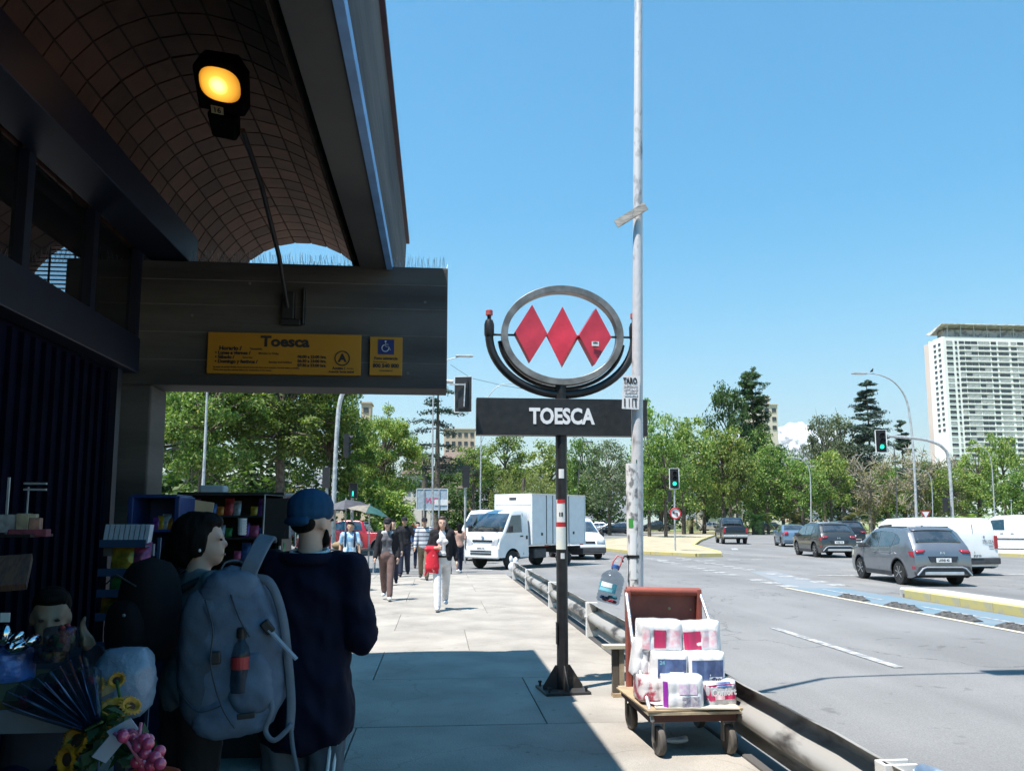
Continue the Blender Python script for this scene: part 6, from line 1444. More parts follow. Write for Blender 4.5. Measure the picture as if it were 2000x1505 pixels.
MB().tube([S(V(.075*math.cos(R(a)), -.005+.07*math.sin(R(a)), 1.452+dz+.012*math.sin(R(a)))) for a in range(0, 360, 20)], .010, 8, closed=True).build('shirt_collar', c_white, mt, smooth=True)
MB().tube([S(V(.10*math.cos(R(a)), -.01+.085*math.sin(R(a)), 1.425+dz)) for a in range(0, 360, 20)], .026, 10, closed=True).build('jacket_collar', c_jk, mt, smooth=True)
for s in (-.0, .035): MB().tube([S(V(.155-.6*s,-.060-.3*s,.72+dz)), S(V(.135-.6*s,-.062-.3*s,.50+dz)), S(V(.12-.6*s,-.050-.3*s,.15+dz))], .0075, 6).build('trouser_stripe', c_white, mt, smooth=True)
# grey backpack slung from his shoulder
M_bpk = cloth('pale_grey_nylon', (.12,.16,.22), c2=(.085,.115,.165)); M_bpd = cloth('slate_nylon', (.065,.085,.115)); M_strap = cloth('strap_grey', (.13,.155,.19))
O = at(458,1268,3.12); bk = thing('backpack', 'large pale grey backpack with a bottle in its pocket, slung beside the man in navy', 'backpack', tuple(O), R(8))
bk.rotation_euler = (R(2), R(-4), R(10))
def squircle(w, d, h, m, name, parent, c, e=2.6, taper=.82, nseg=26, nzz=18):
    vs = []; fs = []; nz_ = nzz
    for j in range(nz_+1):
        v = -1+2*j/nz_; q = max(.0, 1-abs(v)**3.2)**(1/2.6); wt = 1-(1-taper)*max(0, v); fold = 1+.012*math.sin(j*41/nz_)
        for i in range(nseg):
            a = 2*PI*i/nseg; ca, sa = math.cos(a), math.sin(a)
            x = math.copysign(abs(ca)**(2/e), ca)*w/2*q*wt*fold; y = math.copysign(abs(sa)**(2/e), sa)*d/2*q; vs.append((x, y, v*h/2))
    for j in range(nz_):
        for i in range(nseg): fs.append((j*nseg+i, j*nseg+(i+1)%nseg, (j+1)*nseg+(i+1)%nseg, (j+1)*nseg+i))
    return MB().add(vs, fs).build(name, m, parent, smooth=True, loc=c)
wrinkle(squircle(.365,.20,.60, M_bpk, 'main_compartment', bk, (0,0,.0), taper=.62, nseg=60, nzz=50), .012, (11,11,9))
wrinkle(squircle(.14,.15,.47, M_bpd, 'side_panel', bk, (-.120,-.025,-.01), taper=.7, nseg=40, nzz=40), .008, (14,14,10))
wrinkle(squircle(.15,.10,.22, M_bpk, 'bottle_pocket', bk, (.055,-.075,-.105), nseg=40, nzz=30), .007, (16,16,12))
wrinkle(squircle(.26,.09,.15, M_bpk, 'lower_pocket', bk, (-.01,-.06,-.215), nseg=40, nzz=30), .008, (12,12,12))
wrinkle(squircle(.20,.12,.13, M_bpk, 'top_flap', bk, (.0,-.03,.225), nseg=40, nzz=30), .008, (12,12,12))
for pts in ([(-.085,-.105,.20),(-.06,-.13,.10),(-.07,-.14,-.02),(-.04,-.14,-.16),(.0,-.14,-.24)], [(.0,-.10,.21),(.03,-.115,.12),(.06,-.12,.06)], [(-.19,-.06,-.10),(-.12,-.13,-.17),(-.04,-.135,-.16)]):
    MB().tube(curve(pts), .003, 6).build('zip', mat('zip_grey', (.035,.045,.06), .6), bk, smooth=True)
strap(curve([(.045,-.05,.245),(.075,-.04,.31),(.105,.02,.365),(.125,.12,.39),(.13,.22,.37)]), .062, .016, (0,-1,.4)).build('shoulder_strap', M_strap, bk, smooth=50, bevel=.005)
strap(curve([(-.04,.0,.275),(-.02,.0,.315),(.03,.0,.315),(.05,.02,.26)]), .022, .006, (0,0,1)).build('grab_handle', M_strap, bk, smooth=True)
strap(curve([(.07,-.02,.25),(.13,-.04,.235),(.17,-.05,.12),(.185,-.05,-.05),(.19,-.05,-.20),(.18,-.04,-.30)]), .032, .008, (.5,-1,0)).build('second_strap', M_strap, bk, smooth=True)
MB().bar((.125,-.10,.075),(.215,-.12,-.035),.032,.006).build('hanging_webbing', mat('webbing_pale', (.26,.29,.34), .8), bk); MB().box((0,0,0),(.035,.02,.05),ry=-.6).build('buckle', M_dark, bk, loc=(.12,-.105,.085), bevel=.006)
strap(curve([(.11,-.08,-.12),(.125,-.10,-.2),(.10,-.10,-.27),(.13,-.10,-.31),(.19,-.08,-.27)]), .018, .003, (.3,-1,0)).build('loose_strap', M_strap, bk, smooth=True); strap(curve([(.185,-.05,-.27),(.19,-.05,-.36),(.205,-.05,-.46)]), .016, .003, (0,-1,0)).build('loose_strap', M_strap, bk, smooth=True)
MB().box((0,0,0),(.035,.015,.045)).build('patch', M_dark, bk, loc=(-.055,-.120,.0), bevel=.006); MB().box((0,0,0),(.06,.012,.02)).build('logo_bar', M_dark, bk, loc=(.04,-.155,-.20), bevel=.004)
bo = thing('bottle', 'clear drink bottle with black cap and red label in the backpack pocket', 'bottle', tuple(O+Vector((.045,-.095,0))))
MB().lathe([(.030,-.13),(.032,-.05),(.032,.0),(.026,.025),(.013,.045),(.013,.06)], 18).build('bottle_body', glass('bottle_plastic', (.75,.8,.85), .6), bo, smooth=40); MB().lathe([(.017,.055),(.018,.085),(.012,.092)], 14).build('cap', M_dark, bo)
MB().lathe([(.0335,-.05),(.0335,-.008)], 18).build('label', mat('label_red', (.40,.03,.03), .5), bo)

# foreground woman with black backpack
wt_, J, S, HC, hp, dz = person('dark haired woman in a grey top with a black backpack, looking right', (-.975,3.50,0), R(-48), 1.57, 0, 1, {1: (V(.10,.05,-.27), V(0,.22,-.05)), -1: (V(-.10,.03,-.27), V(.05,.2,-.1))},
    top=cloth('light_grey_top', (.16,.18,.19)), sleeve=.5, trousers=c_black, shoes=c_dshoe, hairstyle='big', headyaw=R(-34), female=True, vox=.012, hem=.84, build=1.02)
k = 1.57/1.7
for o in kids(wt_):
    if o.name.startswith('hair'): wrinkle(o, .006, (26,26,9), 1.0)
    if o.name.startswith(('top','trousers')): wrinkle(o, .012, (10,10,8), 7.0)
sr = random.Random(8); hs_ = MB()                      # loose strands over the hair mass
for q in range(120):
    a = sr.uniform(-2.6, 2.6)+PI*1.5; r0 = .088; p0 = hp(r0*math.cos(a)*.9, -.03+r0*1.1*math.sin(a), sr.uniform(.0,.09)); p1 = hp(.092*math.cos(a)*sr.uniform(.8,1.1), -.06+.10*math.sin(a), sr.uniform(-.06,.0)); p2 = hp(.05*math.cos(a)+sr.uniform(-.02,.02), -.125+sr.uniform(-.03,.03), sr.uniform(-.16,-.05))
    hs_.tube([S(p0), S(p1), S(p2)], .0012, 3, cap=False)
o = hs_.build('hair_strands', M_hair, wt_); o['kind'] = 'stuff'
for s in (-1,): MB().tube([S(V(s*.085,.09,1.30+dz)), S(V(s*.095,.01,1.455+dz)), S(V(s*.095,-.10,1.37+dz))], .012, 8).build('backpack_strap', c_black, wt_, smooth=True)
MB().tube([S(V(.095,.10,1.20+dz)), S(V(.10,.02,1.445+dz)), S(V(.10,-.12,1.38+dz))], .016, 8).build('backpack_strap', c_black, wt_, smooth=True)
MB().ell(tuple(S(hp(.082,-.004,-.045))), (.006,.006,.008)).build('earring', M_white, wt_)
O2 = at(292,1190,3.30); b2 = thing('backpack', 'rounded black backpack with one small zip pull, worn by the dark haired woman', 'backpack', tuple(O2), R(-40))
M_bb = cloth('black_nylon', (.010,.010,.012)); squircle(.25,.20,.40, M_bb, 'main_compartment', b2, (0,0,0), taper=.75); squircle(.20,.11,.22, M_bb, 'front_pocket', b2, (0,-.09,-.06)); MB().tube([(-.10,-.12,.10),(0,-.14,.14),(.10,-.12,.10)], .003, 5).build('zip', M_trim, b2); MB().ell((.10,-.16,.0),(.010,.004,.006)).build('zip_pull', M_galv, b2)
# seated vendor behind the table
person('seated vendor in a dark top resting a hand on the chin behind the table', (-1.56,3.55,-.30), R(200), 1.58, 0, 1, {-1: (V(-.08,.20,-.12), V(.10,.06,.24)), 1: (V(.10,.10,-.25), V(.0,.22,-.02))}, top=cloth('vendor_top', (.035,.04,.055)), sleeve=1, trousers=c_navy, shoes=c_dshoe, skin=M_skin2, hairstyle='short', sit=True, headtilt=R(-10), vox=.013)
# ------------------------------------------------------------ hand trolley with packs of toilet paper
TX, TY2 = 1.72, 5.98
tr = thing('hand_trolley', 'rust red hand trolley with a tall back board, wooden deck and caster wheels', 'trolley', (TX, TY2, 0))
def tp(u, v, Y): return at(u, v, Y)-Vector((TX, TY2, 0))
M_rust = mat('rust_red_paint', (.30,.075,.05), .6, var=.2, scale=5, bump=.1, c2=(.22,.06,.045)); M_ply = mat('plywood', (.45,.36,.24), .8, var=.2, scale=8, stretch=(1,3,1)); M_card = mat('cardboard', (.42,.31,.19), .9, var=.15, scale=6)
DZ = .295
MB().box((0,0,DZ-.05),(.60,.86,.05)).build('deck_frame', mat('dark_rust', (.10,.04,.03), .8), tr, bevel=.005)
MB().box((0,0,0),(.64,.92,.018)).build('plywood_deck', M_ply, tr, loc=(0,-.01,DZ-.012)); MB().box((0,0,0),(.66,.80,.010),rz=.05).build('cardboard_sheet', M_card, tr, loc=(-.01,-.06,DZ+.006)); MB().box((0,0,0),(.56,.5,.008),rz=-.12).build('cardboard_sheet', mat('pale_card', (.60,.55,.45), .9), tr, loc=(.05,-.22,DZ+.018))
yb = .40
bw = .56; bh = 1.03-DZ
MB().box((0,0,0),(bw,.025,bh)).build('back_panel', M_rust, tr, loc=(.03,yb,DZ+bh/2))
MB().tube([(.03-bw/2-.01,yb-.03,1.02),(.03+bw/2+.01,yb-.03,1.005)], .032, 12).build('top_rail', M_rust, tr, smooth=40)
for s in (-1, 1): MB().box((0,0,0),(.035,.075,bh)).build('side_rail', M_rust, tr, loc=(.03+s*bw/2,yb-.03,DZ+bh/2), bevel=.006)
MB().box((0,0,0),(bw,.05,.03)).build('cross_rail', M_rust, tr, loc=(.03,yb-.02,DZ+.30))
MB().ell((.08,yb-.017,.88),(.012,.004,.012)).ell((.25,yb-.017,.87),(.008,.004,.008)).build('rivets', mat('rivet', (.5,.42,.2), .5), tr)
MB().tube([(-.27,yb-.08,1.0),(-.29,yb-.35,.66),(-.285,-.45,DZ-.06)], .014, 10).build('steel_stay', M_chr, tr, smooth=40)
MB().tube([(.32,yb-.04,1.0),(.335,yb-.30,.72),(.335,yb-.42,.62)], .013, 10).build('steel_stay', M_chr, tr, smooth=40)
for x, y in ((-.23,-.38),(.25,-.38),(-.25,.33),(.27,.33)):
    f = MB().box((x-.035,y,DZ-.13),(.008,.05,.16)).box((x+.035,y,DZ-.13),(.008,.05,.16)).box((x,y,DZ-.075),(.085,.09,.012)).build('caster_fork', mat('fork_steel', (.22,.20,.18), .6, .4), tr)
    w = MB().lathe([(.045,-.02),(.086,-.022),(.096,-.012),(.096,.012),(.086,.022),(.045,.02)], 24, axis='X').build('wheel', mat('worn_wheel', (.05,.045,.04), .85, c2=(.16,.14,.12)), tr, smooth=40, loc=(x, y-.02, .096)); w.rotation_euler = (0,0,.1)
    MB().lathe([(.048,-.012),(.048,.012),(.02,.022)], 16, axis='X').build('rim', M_galv, w)
prk = random.Random(12)
def pack(name, label, u0, u1, v0, v1, Y, D, base, rz=0, tilt=0, art=None, rolls=(3,2), wide=None, z0=None):
    a = at(u0, v1, Y); b_ = at(u1, v0, Y); w = wide or (b_.x-a.x); h = b_.z-a.z; t = thing(name, label, 'toilet paper', ((a.x+b_.x)/2, Y+D/2, a.z if z0 is None else z0), rz, 'packs of toilet paper on the trolley'); t.rotation_euler = (prk.uniform(-.03,.03), tilt+prk.uniform(-.05,.05), rz+prk.uniform(-.06,.06))
    # lumpy wrapped block: rolls pressing through the film
    nx, nz_, ny = 26, 20, 8; vs = []; fs = []
    def P(i, j, face): 
        fx = i/nx; fz = j/nz_; x = (fx-.5)*w; z = fz*h; ex = 1-abs(2*fx-1)**7; ez = 1-abs(2*fz-1)**7
        bulge = (.010*abs(math.sin(PI*fx*rolls[0]))+.004*abs(math.sin(PI*fz*rolls[1])))+.006*noise.noise(Vector((x*14, z*14, Y+face)))
        y = (D/2-.028)+(.028*min(ex, ez))+bulge
        return (x*(1-.035*(1-ez)), -y if face == 0 else y, z*(1-.0)+.012*noise.noise(Vector((x*9, 3, z*9))))
    for face in (0, 1):
        for j in range(nz_+1):
            for i in range(nx+1): vs.append(P(i, j, face))
    m = (nx+1)*(nz_+1)
    for j in range(nz_):
        for i in range(nx):
            q = j*(nx+1)+i; fs.append((q, q+1, q+nx+2, q+nx+1)); fs.append((m+q, m+q+nx+1, m+q+nx+2, m+q+1))
    for i in range(nx): fs += [(i, m+i, m+i+1, i+1), (nz_*(nx+1)+i, nz_*(nx+1)+i+1, m+nz_*(nx+1)+i+1, m+nz_*(nx+1)+i)]
    for j in range(nz_): a_ = j*(nx+1); fs += [(a_, a_+nx+1, m+a_+nx+1, m+a_), (a_+nx, m+a_+nx, m+a_+2*nx+1, a_+2*nx+1)]
    MB().add(vs, fs).build('wrapping', base, t, smooth=60)
    for (x0, x1, zz0, zz1, mm, nm) in art or ():
        q = MB(); n = 8; vv = []
        for j in (0, 1):
            for i in range(n+1): fx = x0+(x1-x0)*i/n; fz = zz0+(zz1-zz0)*j; p = P(fx*nx, fz*nz_, 0); vv.append((p[0], p[1]-.004, fz*h))
        q.add(vv, [(i, i+1, n+2+i, n+1+i) for i in range(n)]).build(nm, mm, t)
    return t, w, h, D
M_film = mat('white_film', (.78,.77,.78), .28, var=.03, coat=.4, bump=.3, bscale=16)
M_mag = mat('print_magenta', (.52,.03,.12), .35, coat=.4, var=.1); M_pnk = mat('print_pink', (.70,.36,.42), .35, c2=(.78,.72,.74), scale=30); M_nav = mat('print_navy', (.03,.05,.14), .35, coat=.4, c2=(.10,.16,.32), scale=9); M_pur = mat('print_purple', (.33,.04,.42), .4); M_gry = mat('print_grey', (.5,.5,.53), .5, c2=(.25,.2,.3), scale=40)
def ptxt(t, s, x, z, D, size, m, sx=1, bold=.001, rz=0): text('lettering', s, size, m, t, (x, -D/2-.036, z), bold=bold, sx=sx)
Yf = TY2-.42
# top row
art1 = [(.30,.58,.18,.72,M_mag,'label'),(.60,.92,.22,.72,M_pnk,'picture'),(.04,.20,.15,.75,M_pnk,'picture')]
t1, w, h, D = pack('toilet_paper_pack', 'upper left white pack of toilet paper with a magenta label', 1252,1334,1211,1277,Yf+.26,.20,M_film,rz=-.03,art=art1)
t1, w, h, D = pack('toilet_paper_pack', 'upper right white pack of toilet paper with a magenta label', 1335,1410,1214,1278,Yf+.26,.20,M_film,rz=.04,art=[(.03,.45,.15,.72,M_mag,'label'),(.48,.85,.22,.72,M_pnk,'picture')])
# middle row
t1, w, h, D = pack('paper_towel_pack', 'middle left white pack with a navy blue label', 1277,1344,1274,1337,Yf+.14,.20,M_film,rz=-.02,art=[(.10,.92,.22,.80,M_nav,'label')]); ptxt(t1,'24',-.075,.15,D,.035,mat('print_cyan',(.2,.5,.6),.5)); [MB().box((.03,-D/2-.029,z_),(.10,.002,.007)).build('print_line', M_white, t1) for z_ in (.085,.07)]
t1, w, h, D = pack('paper_towel_pack', 'middle right white pack with a navy blue label and small white tag', 1344,1416,1273,1340,Yf+.14,.20,M_film,rz=.10,art=[(.05,.90,.20,.78,M_nav,'label'),(.50,.86,.08,.28,M_white,'white_label')]); [MB().box((.045+.013*q_,-D/2-.031,.040),(.007,.002,.022)).build('print_mark', M_ink, t1) for q_ in (-2,-1,0,1,2)]
# bottom row
t1, w, h, D = pack('toilet_paper_pack', 'front white pack with a purple side strip and grey floral print', 1300,1376,1320,1390,Yf-.02,.18,M_film,rz=-.04,art=[(.0,.10,.10,.85,M_pur,'side_strip'),(.38,.82,.48,.78,mat('print_mauve',(.62,.42,.62),.5,c2=(.75,.72,.76),scale=40),'print'),(.45,.88,.12,.42,M_gry,'flower_print')])
t1, w, h, D = pack('toilet_paper_pack', 'lower right magenta and white pack marked Confort', 1378,1440,1330,1383,Yf+.05,.18,mat('clear_wrap',(.62,.60,.62),.2,coat=.6,bump=.5,bscale=14),rz=.05,art=[(.0,.90,.35,.92,M_mag,'label'),(.35,.80,.84,.99,M_nav,'blue_corner'),(.25,.55,.36,.52,M_pnk,'picture')]); ptxt(t1,'Confort',.0,h*.66,D,.062,M_white,sx=.85,bold=.002)
t1, w, h, D = pack('toilet_paper_pack', 'red and white flowered pack lying at the left behind the front pack', 1252,1306,1322,1372,Yf+.12,.26,mat('red_floral_film',(.65,.60,.60),.35,c2=(.40,.06,.09),scale=11,mixlo=.42,mixhi=.50),rz=0)
t1, w, h, D = pack('toilet_paper_pack', 'pale crumpled pack leaning inside the steel stay', 1238,1276,1252,1322,Yf+.28,.22,M_film,rz=0,tilt=.12)
MB().box((0,0,0),(.20,.14,.004),rz=.3).build('sheet', M_pnk, thing('leaflet', 'pinkish cardboard scrap on the deck left of the front pack', 'cardboard', (TX-.17, TY2-.30, DZ+.03)))
# crumpled scrap beneath the trolley
sc_ = blob([('c',(0,0,.02),(.12,.02,.03),.012,.02,(1,1)),('e',(.05,.0,.02),(.09,.04,.02))], .01, 'litter', M_white, sm=1); tag(sc_, 'crumpled white plastic scrap on the ground under the trolley', 'litter'); sc_.location = (TX-.08, TY2-.12, .002)
# small timber stand left of the trolley
sd_ = thing('timber_stand', 'rough timber post with a pale board on top standing left of the trolley', 'stand', (1.63, 7.45, 0))
MB().box((0,0,0),(.055,.05,.42)).build('post', mat('dark_timber', (.12,.10,.08), .9), sd_, loc=(-.03,0,.21)); MB().box((0,0,0),(.045,.06,.42)).build('post', M_ply, sd_, loc=(.025,0.0,.21)); MB().box((0,0,0),(.22,.12,.03)).build('board', mat('pale_board', (.55,.50,.38), .85), sd_, loc=(-.03,-.0,.435)); MB().box((0,0,0),(.12,.10,.03)).build('foot', M_card, sd_, loc=(0,0,.016))
# water bottle hanging from the pole
jp = at(1193,1146,PY_-.08); jg = thing('water_jug', 'big clear blue water jug with a pink handle hung from the tall grey pole', 'bottle', tuple(jp)); jg.rotation_euler = (0, R(14), 0)
M_jug = glass('jug_plastic', (.80,.88,.95), .75, .12)
pr = [(.02,-.135),(.088,-.135),(.100,-.12)]+[(.103-(.006 if k%2 else 0), -.11+k*.0155) for k in range(13)]+[(.095,.10),(.06,.135),(.026,.15),(.024,.17)]
MB().lathe(pr, 28).build('body', M_jug, jg, smooth=50); MB().lathe([(.030,.165),(.030,.195),(.024,.20)], 18).build('cap', mat('jug_cap_blue', (.05,.14,.40), .4), jg)
MB().tube([(-.025,0,.155),(-.03,0,.215),(-.005,0,.275),(.04,0,.275),(.04,0,.215),(.03,0,.155)], .007, 8).build('handle', mat('handle_pink', (.70,.20,.22), .4), jg, smooth=True)
wrap(.1055, -.045, .035, R(190), R(285), 'label', mat('jug_label', (.10,.34,.42), .4, c2=(.04,.22,.30), scale=10), jg, n=10)
wrap(.1065, -.005, .034, R(205), R(262), 'label_picture', mat('label_white', (.75,.75,.75), .5, c2=(.2,.15,.12), scale=45, mixlo=.30, mixhi=.40), jg, n=8); wrap(.1065, -.040, -.012, R(200), R(268), 'label_band', mat('print_cyan', (0,0,0)), jg, n=8)
for k in range(9): 
    a = k*2.4; MB().ell((.055*math.cos(a), .055*math.sin(a), -.115+.018*(k%3)),(.026,.02,.014)).build('bottle_cap_inside', [M_red, mat('cap_navy', (.03,.05,.12), .5), mat('cap_teal', (.03,.22,.25), .5)][k%3], jg)
sp2 = thing('cable_tie', 'black strap tied round the tall grey pole, holding the water jug', 'strap', (PX_+.0, PY_, pz(1086)))
wrap(.0665, -.014, .014, 0, 2*PI, 'band', M_dark, sp2, n=18); MB().tube([(-.06,-.03,0),(-.095,-.05,.005),(-.12,-.06,-.02),(-.115,-.07,-.045)], .008, 6).build('tail', M_dark, sp2, smooth=True)

# ------------------------------------------------------------ vendor umbrellas and stall across
def umbrella(label, u, v_top, Y, wpx, m, m2, tilt=.12, H=None):
    p = at(u, v_top, Y); r_ = wpx/2/F*Y; t = thing('umbrella', label, 'umbrella', (p.x, Y, RZ), 0, 'vendor umbrellas'); h = p.z-RZ
    n = 8; vs = [(0,0,0)]; R1 = []
    for ring, (rr, dz) in enumerate(((.5,-.13),(1.0,-.42))):
        for k in range(n*3):
            a = 2*PI*k/(n*3); sag = .0 if k%3 == 0 else -.0; q = 1-.05*(k%3 != 0)*ring; vs.append((r_*rr*q*math.cos(a), r_*rr*q*math.sin(a), dz*r_*.9+(.03*(k%3 != 0)*ring)))
    N = n*3; 
    for j, mm_ in enumerate((m, m2)):
        fs = []
        for k in range(N):
            if (k//6)%2 == j: fs += [(0, 1+k, 1+(k+1)%N), (1+k, 1+N+k, 1+N+(k+1)%N, 1+(k+1)%N)]
        o = MB().add(vs, fs).build('canopy', mm_, t, loc=(0,0,h), rot=(0,tilt,0)); o.modifiers.new('s','SOLIDIFY').thickness = .01
    MB().tube([(0,0,.0),(0,0,h+.05)], .025, 8).build('pole', M_galv, t); return t
umbrella('grey and black vendor umbrella just right of the blue cap', 676, 975, 29, 105, mat('umb_grey', (.09,.09,.10), .8), mat('umb_dark', (.05,.05,.06), .8), -.1)
umbrella('beige and green vendor umbrella beside the palm', 722, 986, 28, 85, mat('umb_beige', (.22,.19,.15), .8), mat('umb_green', (.02,.09,.08), .8), .22)
tb = thing('vendor_table', 'low vendor table with white bags under the umbrellas', 'table', (-3.1, 28, RZ)); MB().box((0,0,.75),(2.2,.8,.04)).build('table_top', mat('dark_table', (.05,.05,.05), .8), tb)
for x in (-1, 1):
    for y in (-.35, .35): MB().box((x,y,.37),(.04,.04,.74)).build('leg', M_galv, tb)
for i, (x, c) in enumerate(((-.8,(.7,.7,.7)),(-.2,(.3,.2,.1)),(.4,(.75,.74,.7)))): 
    b = blob([('e',(0,0,.12),(.22,.16,.13)),('e',(.08,0,.2),(.12,.1,.1))], .03, 'goods_bag', mat('goods_%s' % ('white','brown','cream')[i], c, .7), sm=2); tag(b, ('white','brown','cream')[i]+' goods bag on the vendor table under the umbrellas', 'bag'); b.location = (-3.1+x, 28, RZ+.77)

# ------------------------------------------------------------ kiosk goods in the dark at the left
M_rack = mat('rack_blue', (.022,.06,.13), .5); M_crate = mat('kiosk_blue', (.010,.035,.15), .45, var=.15)
foils = [mat('foil_%s' % n, c, .3, .2, var=.35, scale=18, bump=.4, bscale=25) for n, c in (('yellow',(.60,.38,.04)),('red',(.50,.05,.05)),('pink',(.55,.10,.22)),('green',(.08,.35,.10)),('orange',(.60,.22,.03)),('purple',(.22,.06,.34)),('silver',(.45,.47,.5)),('blue',(.06,.15,.42)))]
fn = ['yellow','red','pink','green','orange','purple','silver','blue']
def snack(parent_loc, i, size, label, rz=0, tilt=-.25):
    w, h = size; n = 6; vs = []; fs = []
    for f in (0, 1):
        for j in range(n+1):
            for q in range(n+1):
                x = (q/n-.5)*w; z = (j/n)*h; e = (1-abs(2*q/n-1)**2.2)*(1-abs(2*j/n-1)**2.2); vs.append((x, (-1 if f == 0 else 1)*.028*e*(w/.12), z))
    m = (n+1)**2
    for j in range(n):
        for q in range(n): a = j*(n+1)+q; fs.append((a, a+1, a+n+2, a+n+1)); fs.append((m+a, m+a+n+1, m+a+n+2, m+a+1))
    o = MB().add(vs, fs).build('snack_bag', foils[i % 8], smooth=True); tag(o, label, 'snack bag', 'snack bags on the kiosk racks'); o.location = parent_loc; o.rotation_euler = (tilt, 0, rz); return o
# wire rack with snack bags
RY = 4.0
a = at(200,1215,RY); b_ = at(298,1050,RY); rk = thing('snack_rack', 'pale blue wire snack rack with a row of white packets on top', 'rack', ((a.x+b_.x)/2, RY, 0)); w = b_.x-a.x; zt = b_.z
for s in (-1, 1): MB().bar((s*w/2,0,0),(s*w/2,.10,zt),.014,.014).build('upright', M_rack, rk)
for v in (1065,1120,1160,1205,1260): z = at(250,v,RY).z; MB().box((0,-.03,z),(w,.10,.008)).box((0,-.085,z+.012),(w,.006,.035)).build('shelf', M_rack, rk)
MB().box((0,.0,zt-.055),(w+.02,.02,.055)).build('header', mat('header_grey', (.16,.18,.20), .6), rk)
for i in range(9):
    o = MB().box((0,0,.04),(w/9*.8,.05,.085),ry=.12).build('white_packet', mat('packet_white', (.50,.54,.62), .5)); tag(o, 'white packet, %s from the left in the row on top of the wire snack rack' % 'first second third fourth fifth sixth seventh eighth ninth'.split()[i], 'packet', 'white packets on top of the rack'); o.location = (rk.location.x-w/2+w*(i+.5)/9, RY-.02, zt-.02)
for (u, v, i, s, lb) in ((243,1117,0,(.13,.13),'yellow and red snack bag clipped to the top of the wire rack'),(268,1117,2,(.10,.14),'pink snack bag beside the yellow one at the top of the wire rack'),(240,1158,3,(.12,.09),'green snack bag on the middle shelf of the wire rack'),(275,1160,4,(.11,.09),'orange snack bag on the middle shelf of the wire rack'),(222,1204,4,(.13,.09),'orange snack bag on the lower shelf of the wire rack'),(265,1204,1,(.11,.08),'red snack bag on the lower shelf of the wire rack')):
    p = at(u, v, RY-.06); snack(tuple(p), i, s, lb)
# blue kiosk cabinet
KY = 5.0; a = at(262,1200,KY); b_ = at(362,970,KY); kc = thing('kiosk_cabinet', 'open blue plastic kiosk cabinet at the foot of the concrete column', 'cabinet', ((a.x+b_.x)/2, KY, 0)); w = b_.x-a.x; zt = b_.z
for s in (-1, 1): MB().box((0,0,0),(.03,.30,zt)).build('side_panel', M_crate, kc, loc=(s*w/2,0,zt/2), bevel=.005)
MB().box((0,0,0),(w,.02,zt)).build('back_panel', M_crate, kc, loc=(0,.15,zt/2)); MB().box((0,0,0),(w,.30,.02)).build('top_panel', M_crate, kc, loc=(0,0,zt), bevel=.005)
for v in (1035,1080,1130): MB().box((0,0,0),(w,.28,.015)).build('shelf', M_crate, kc, loc=(0,0,at(300,v,KY).z))
for i in range(7):
    p = at(305+9*i, 1033, KY-.12); snack(tuple(p), (5,0,6,4,7,3,1)[i], (.05,.07+.01*(i%3)), '%s little sweet packet on the top shelf of the blue cabinet' % fn[(5,0,6,4,7,3,1)[i]])
ORD = 'first second third fourth fifth sixth seventh eighth ninth tenth eleventh'.split()
# long display stand behind the couple
DY = 5.6; a = at(362,1190,DY); b_ = at(560,966,DY); ds = thing('display_stand', 'long black display stand packed with sweets behind the woman and the man', 'stand', ((a.x+b_.x)/2, DY, 0)); w = b_.x-a.x; zt = b_.z
MB().box((0,0,0),(w,.02,zt)).build('back_panel', M_dark, ds, loc=(0,.18,zt/2)); MB().box((0,0,0),(w+.04,.42,.02)).build('top_panel', M_dark, ds, loc=(0,0,zt))
for s in (-1, 1): MB().box((0,0,0),(.02,.36,zt)).build('side_panel', M_dark, ds, loc=(s*w/2,0,zt/2))
for v in (1008,1050,1095,1140): MB().box((0,0,0),(w,.34,.012)).build('shelf', M_dark, ds, loc=(0,0,at(460,v,DY).z))
k = 0
for r_, v in enumerate((1006,1048,1093,1138)):
    for c in range(11):
        u = 380+16.5*c
        k += 1; i = (k*5+r_*3) % 8; p = at(u, v, DY-.13)
        if (k*7) % 5 == 4: continue
        snack(tuple(p), i, (.045+.012*(k%2), .06+.018*((k*3)%4)), '%s packet, %s from the left on the %s shelf of the black display stand' % (fn[i], ORD[c], ('top','second','third','fourth')[r_]))
bx = MB().box((0,0,0),(.20,.14,.10),rz=.3,ry=.15).build('cardboard_box', M_card, bevel=.004); tag(bx, 'open brown cardboard box on the top shelf behind the woman\'s hair', 'box'); bx.location = at(383,992,DY-.22)
bw_ = MB().box((0,0,0),(.16,.12,.07)).build('white_tub', mat('tub_white', (.45,.5,.55), .5), bevel=.012); tag(bw_, 'white plastic tub standing on top of the black display stand', 'tub'); bw_.location = at(418,958,DY)
cp = thing('paper_cup_stack', 'short stack of ribbed white cups on the black display stand', 'cups', tuple(at(473,1032,DY-.16)));
for i in range(6): MB().lathe([(.026,0),(.030,.016),(.027,.017)], 14).build('cup', M_white, cp, loc=(0,0,-.04+i*.018))
# metal frame poster at the right end
pf = thing('poster_frame', 'thin steel framed red and white poster board at the end of the display stand', 'poster', tuple(at(548,1012,5.0)));
MB().tube([(-.10,0,-.16),(-.095,0,.14),(.08,0,.13),(.09,0,-.16)], .005, 6).build('frame', M_galv, pf); MB().box((0,0,0),(.05,.006,.26)).build('poster', mat('poster_mix', (.60,.60,.62), .5, c2=(.45,.04,.05), scale=7, mixlo=.45, mixhi=.5), pf, loc=(.05,.01,.02)); MB().tube([(0,.0,-.16),(0,.0,-1.2)], .008, 6).build('stand_pole', M_galv, pf)
MB().box((0,0,0),(.16,.01,.24)).build('dark_panel', M_dark, pf, loc=(-.03,.012,0))
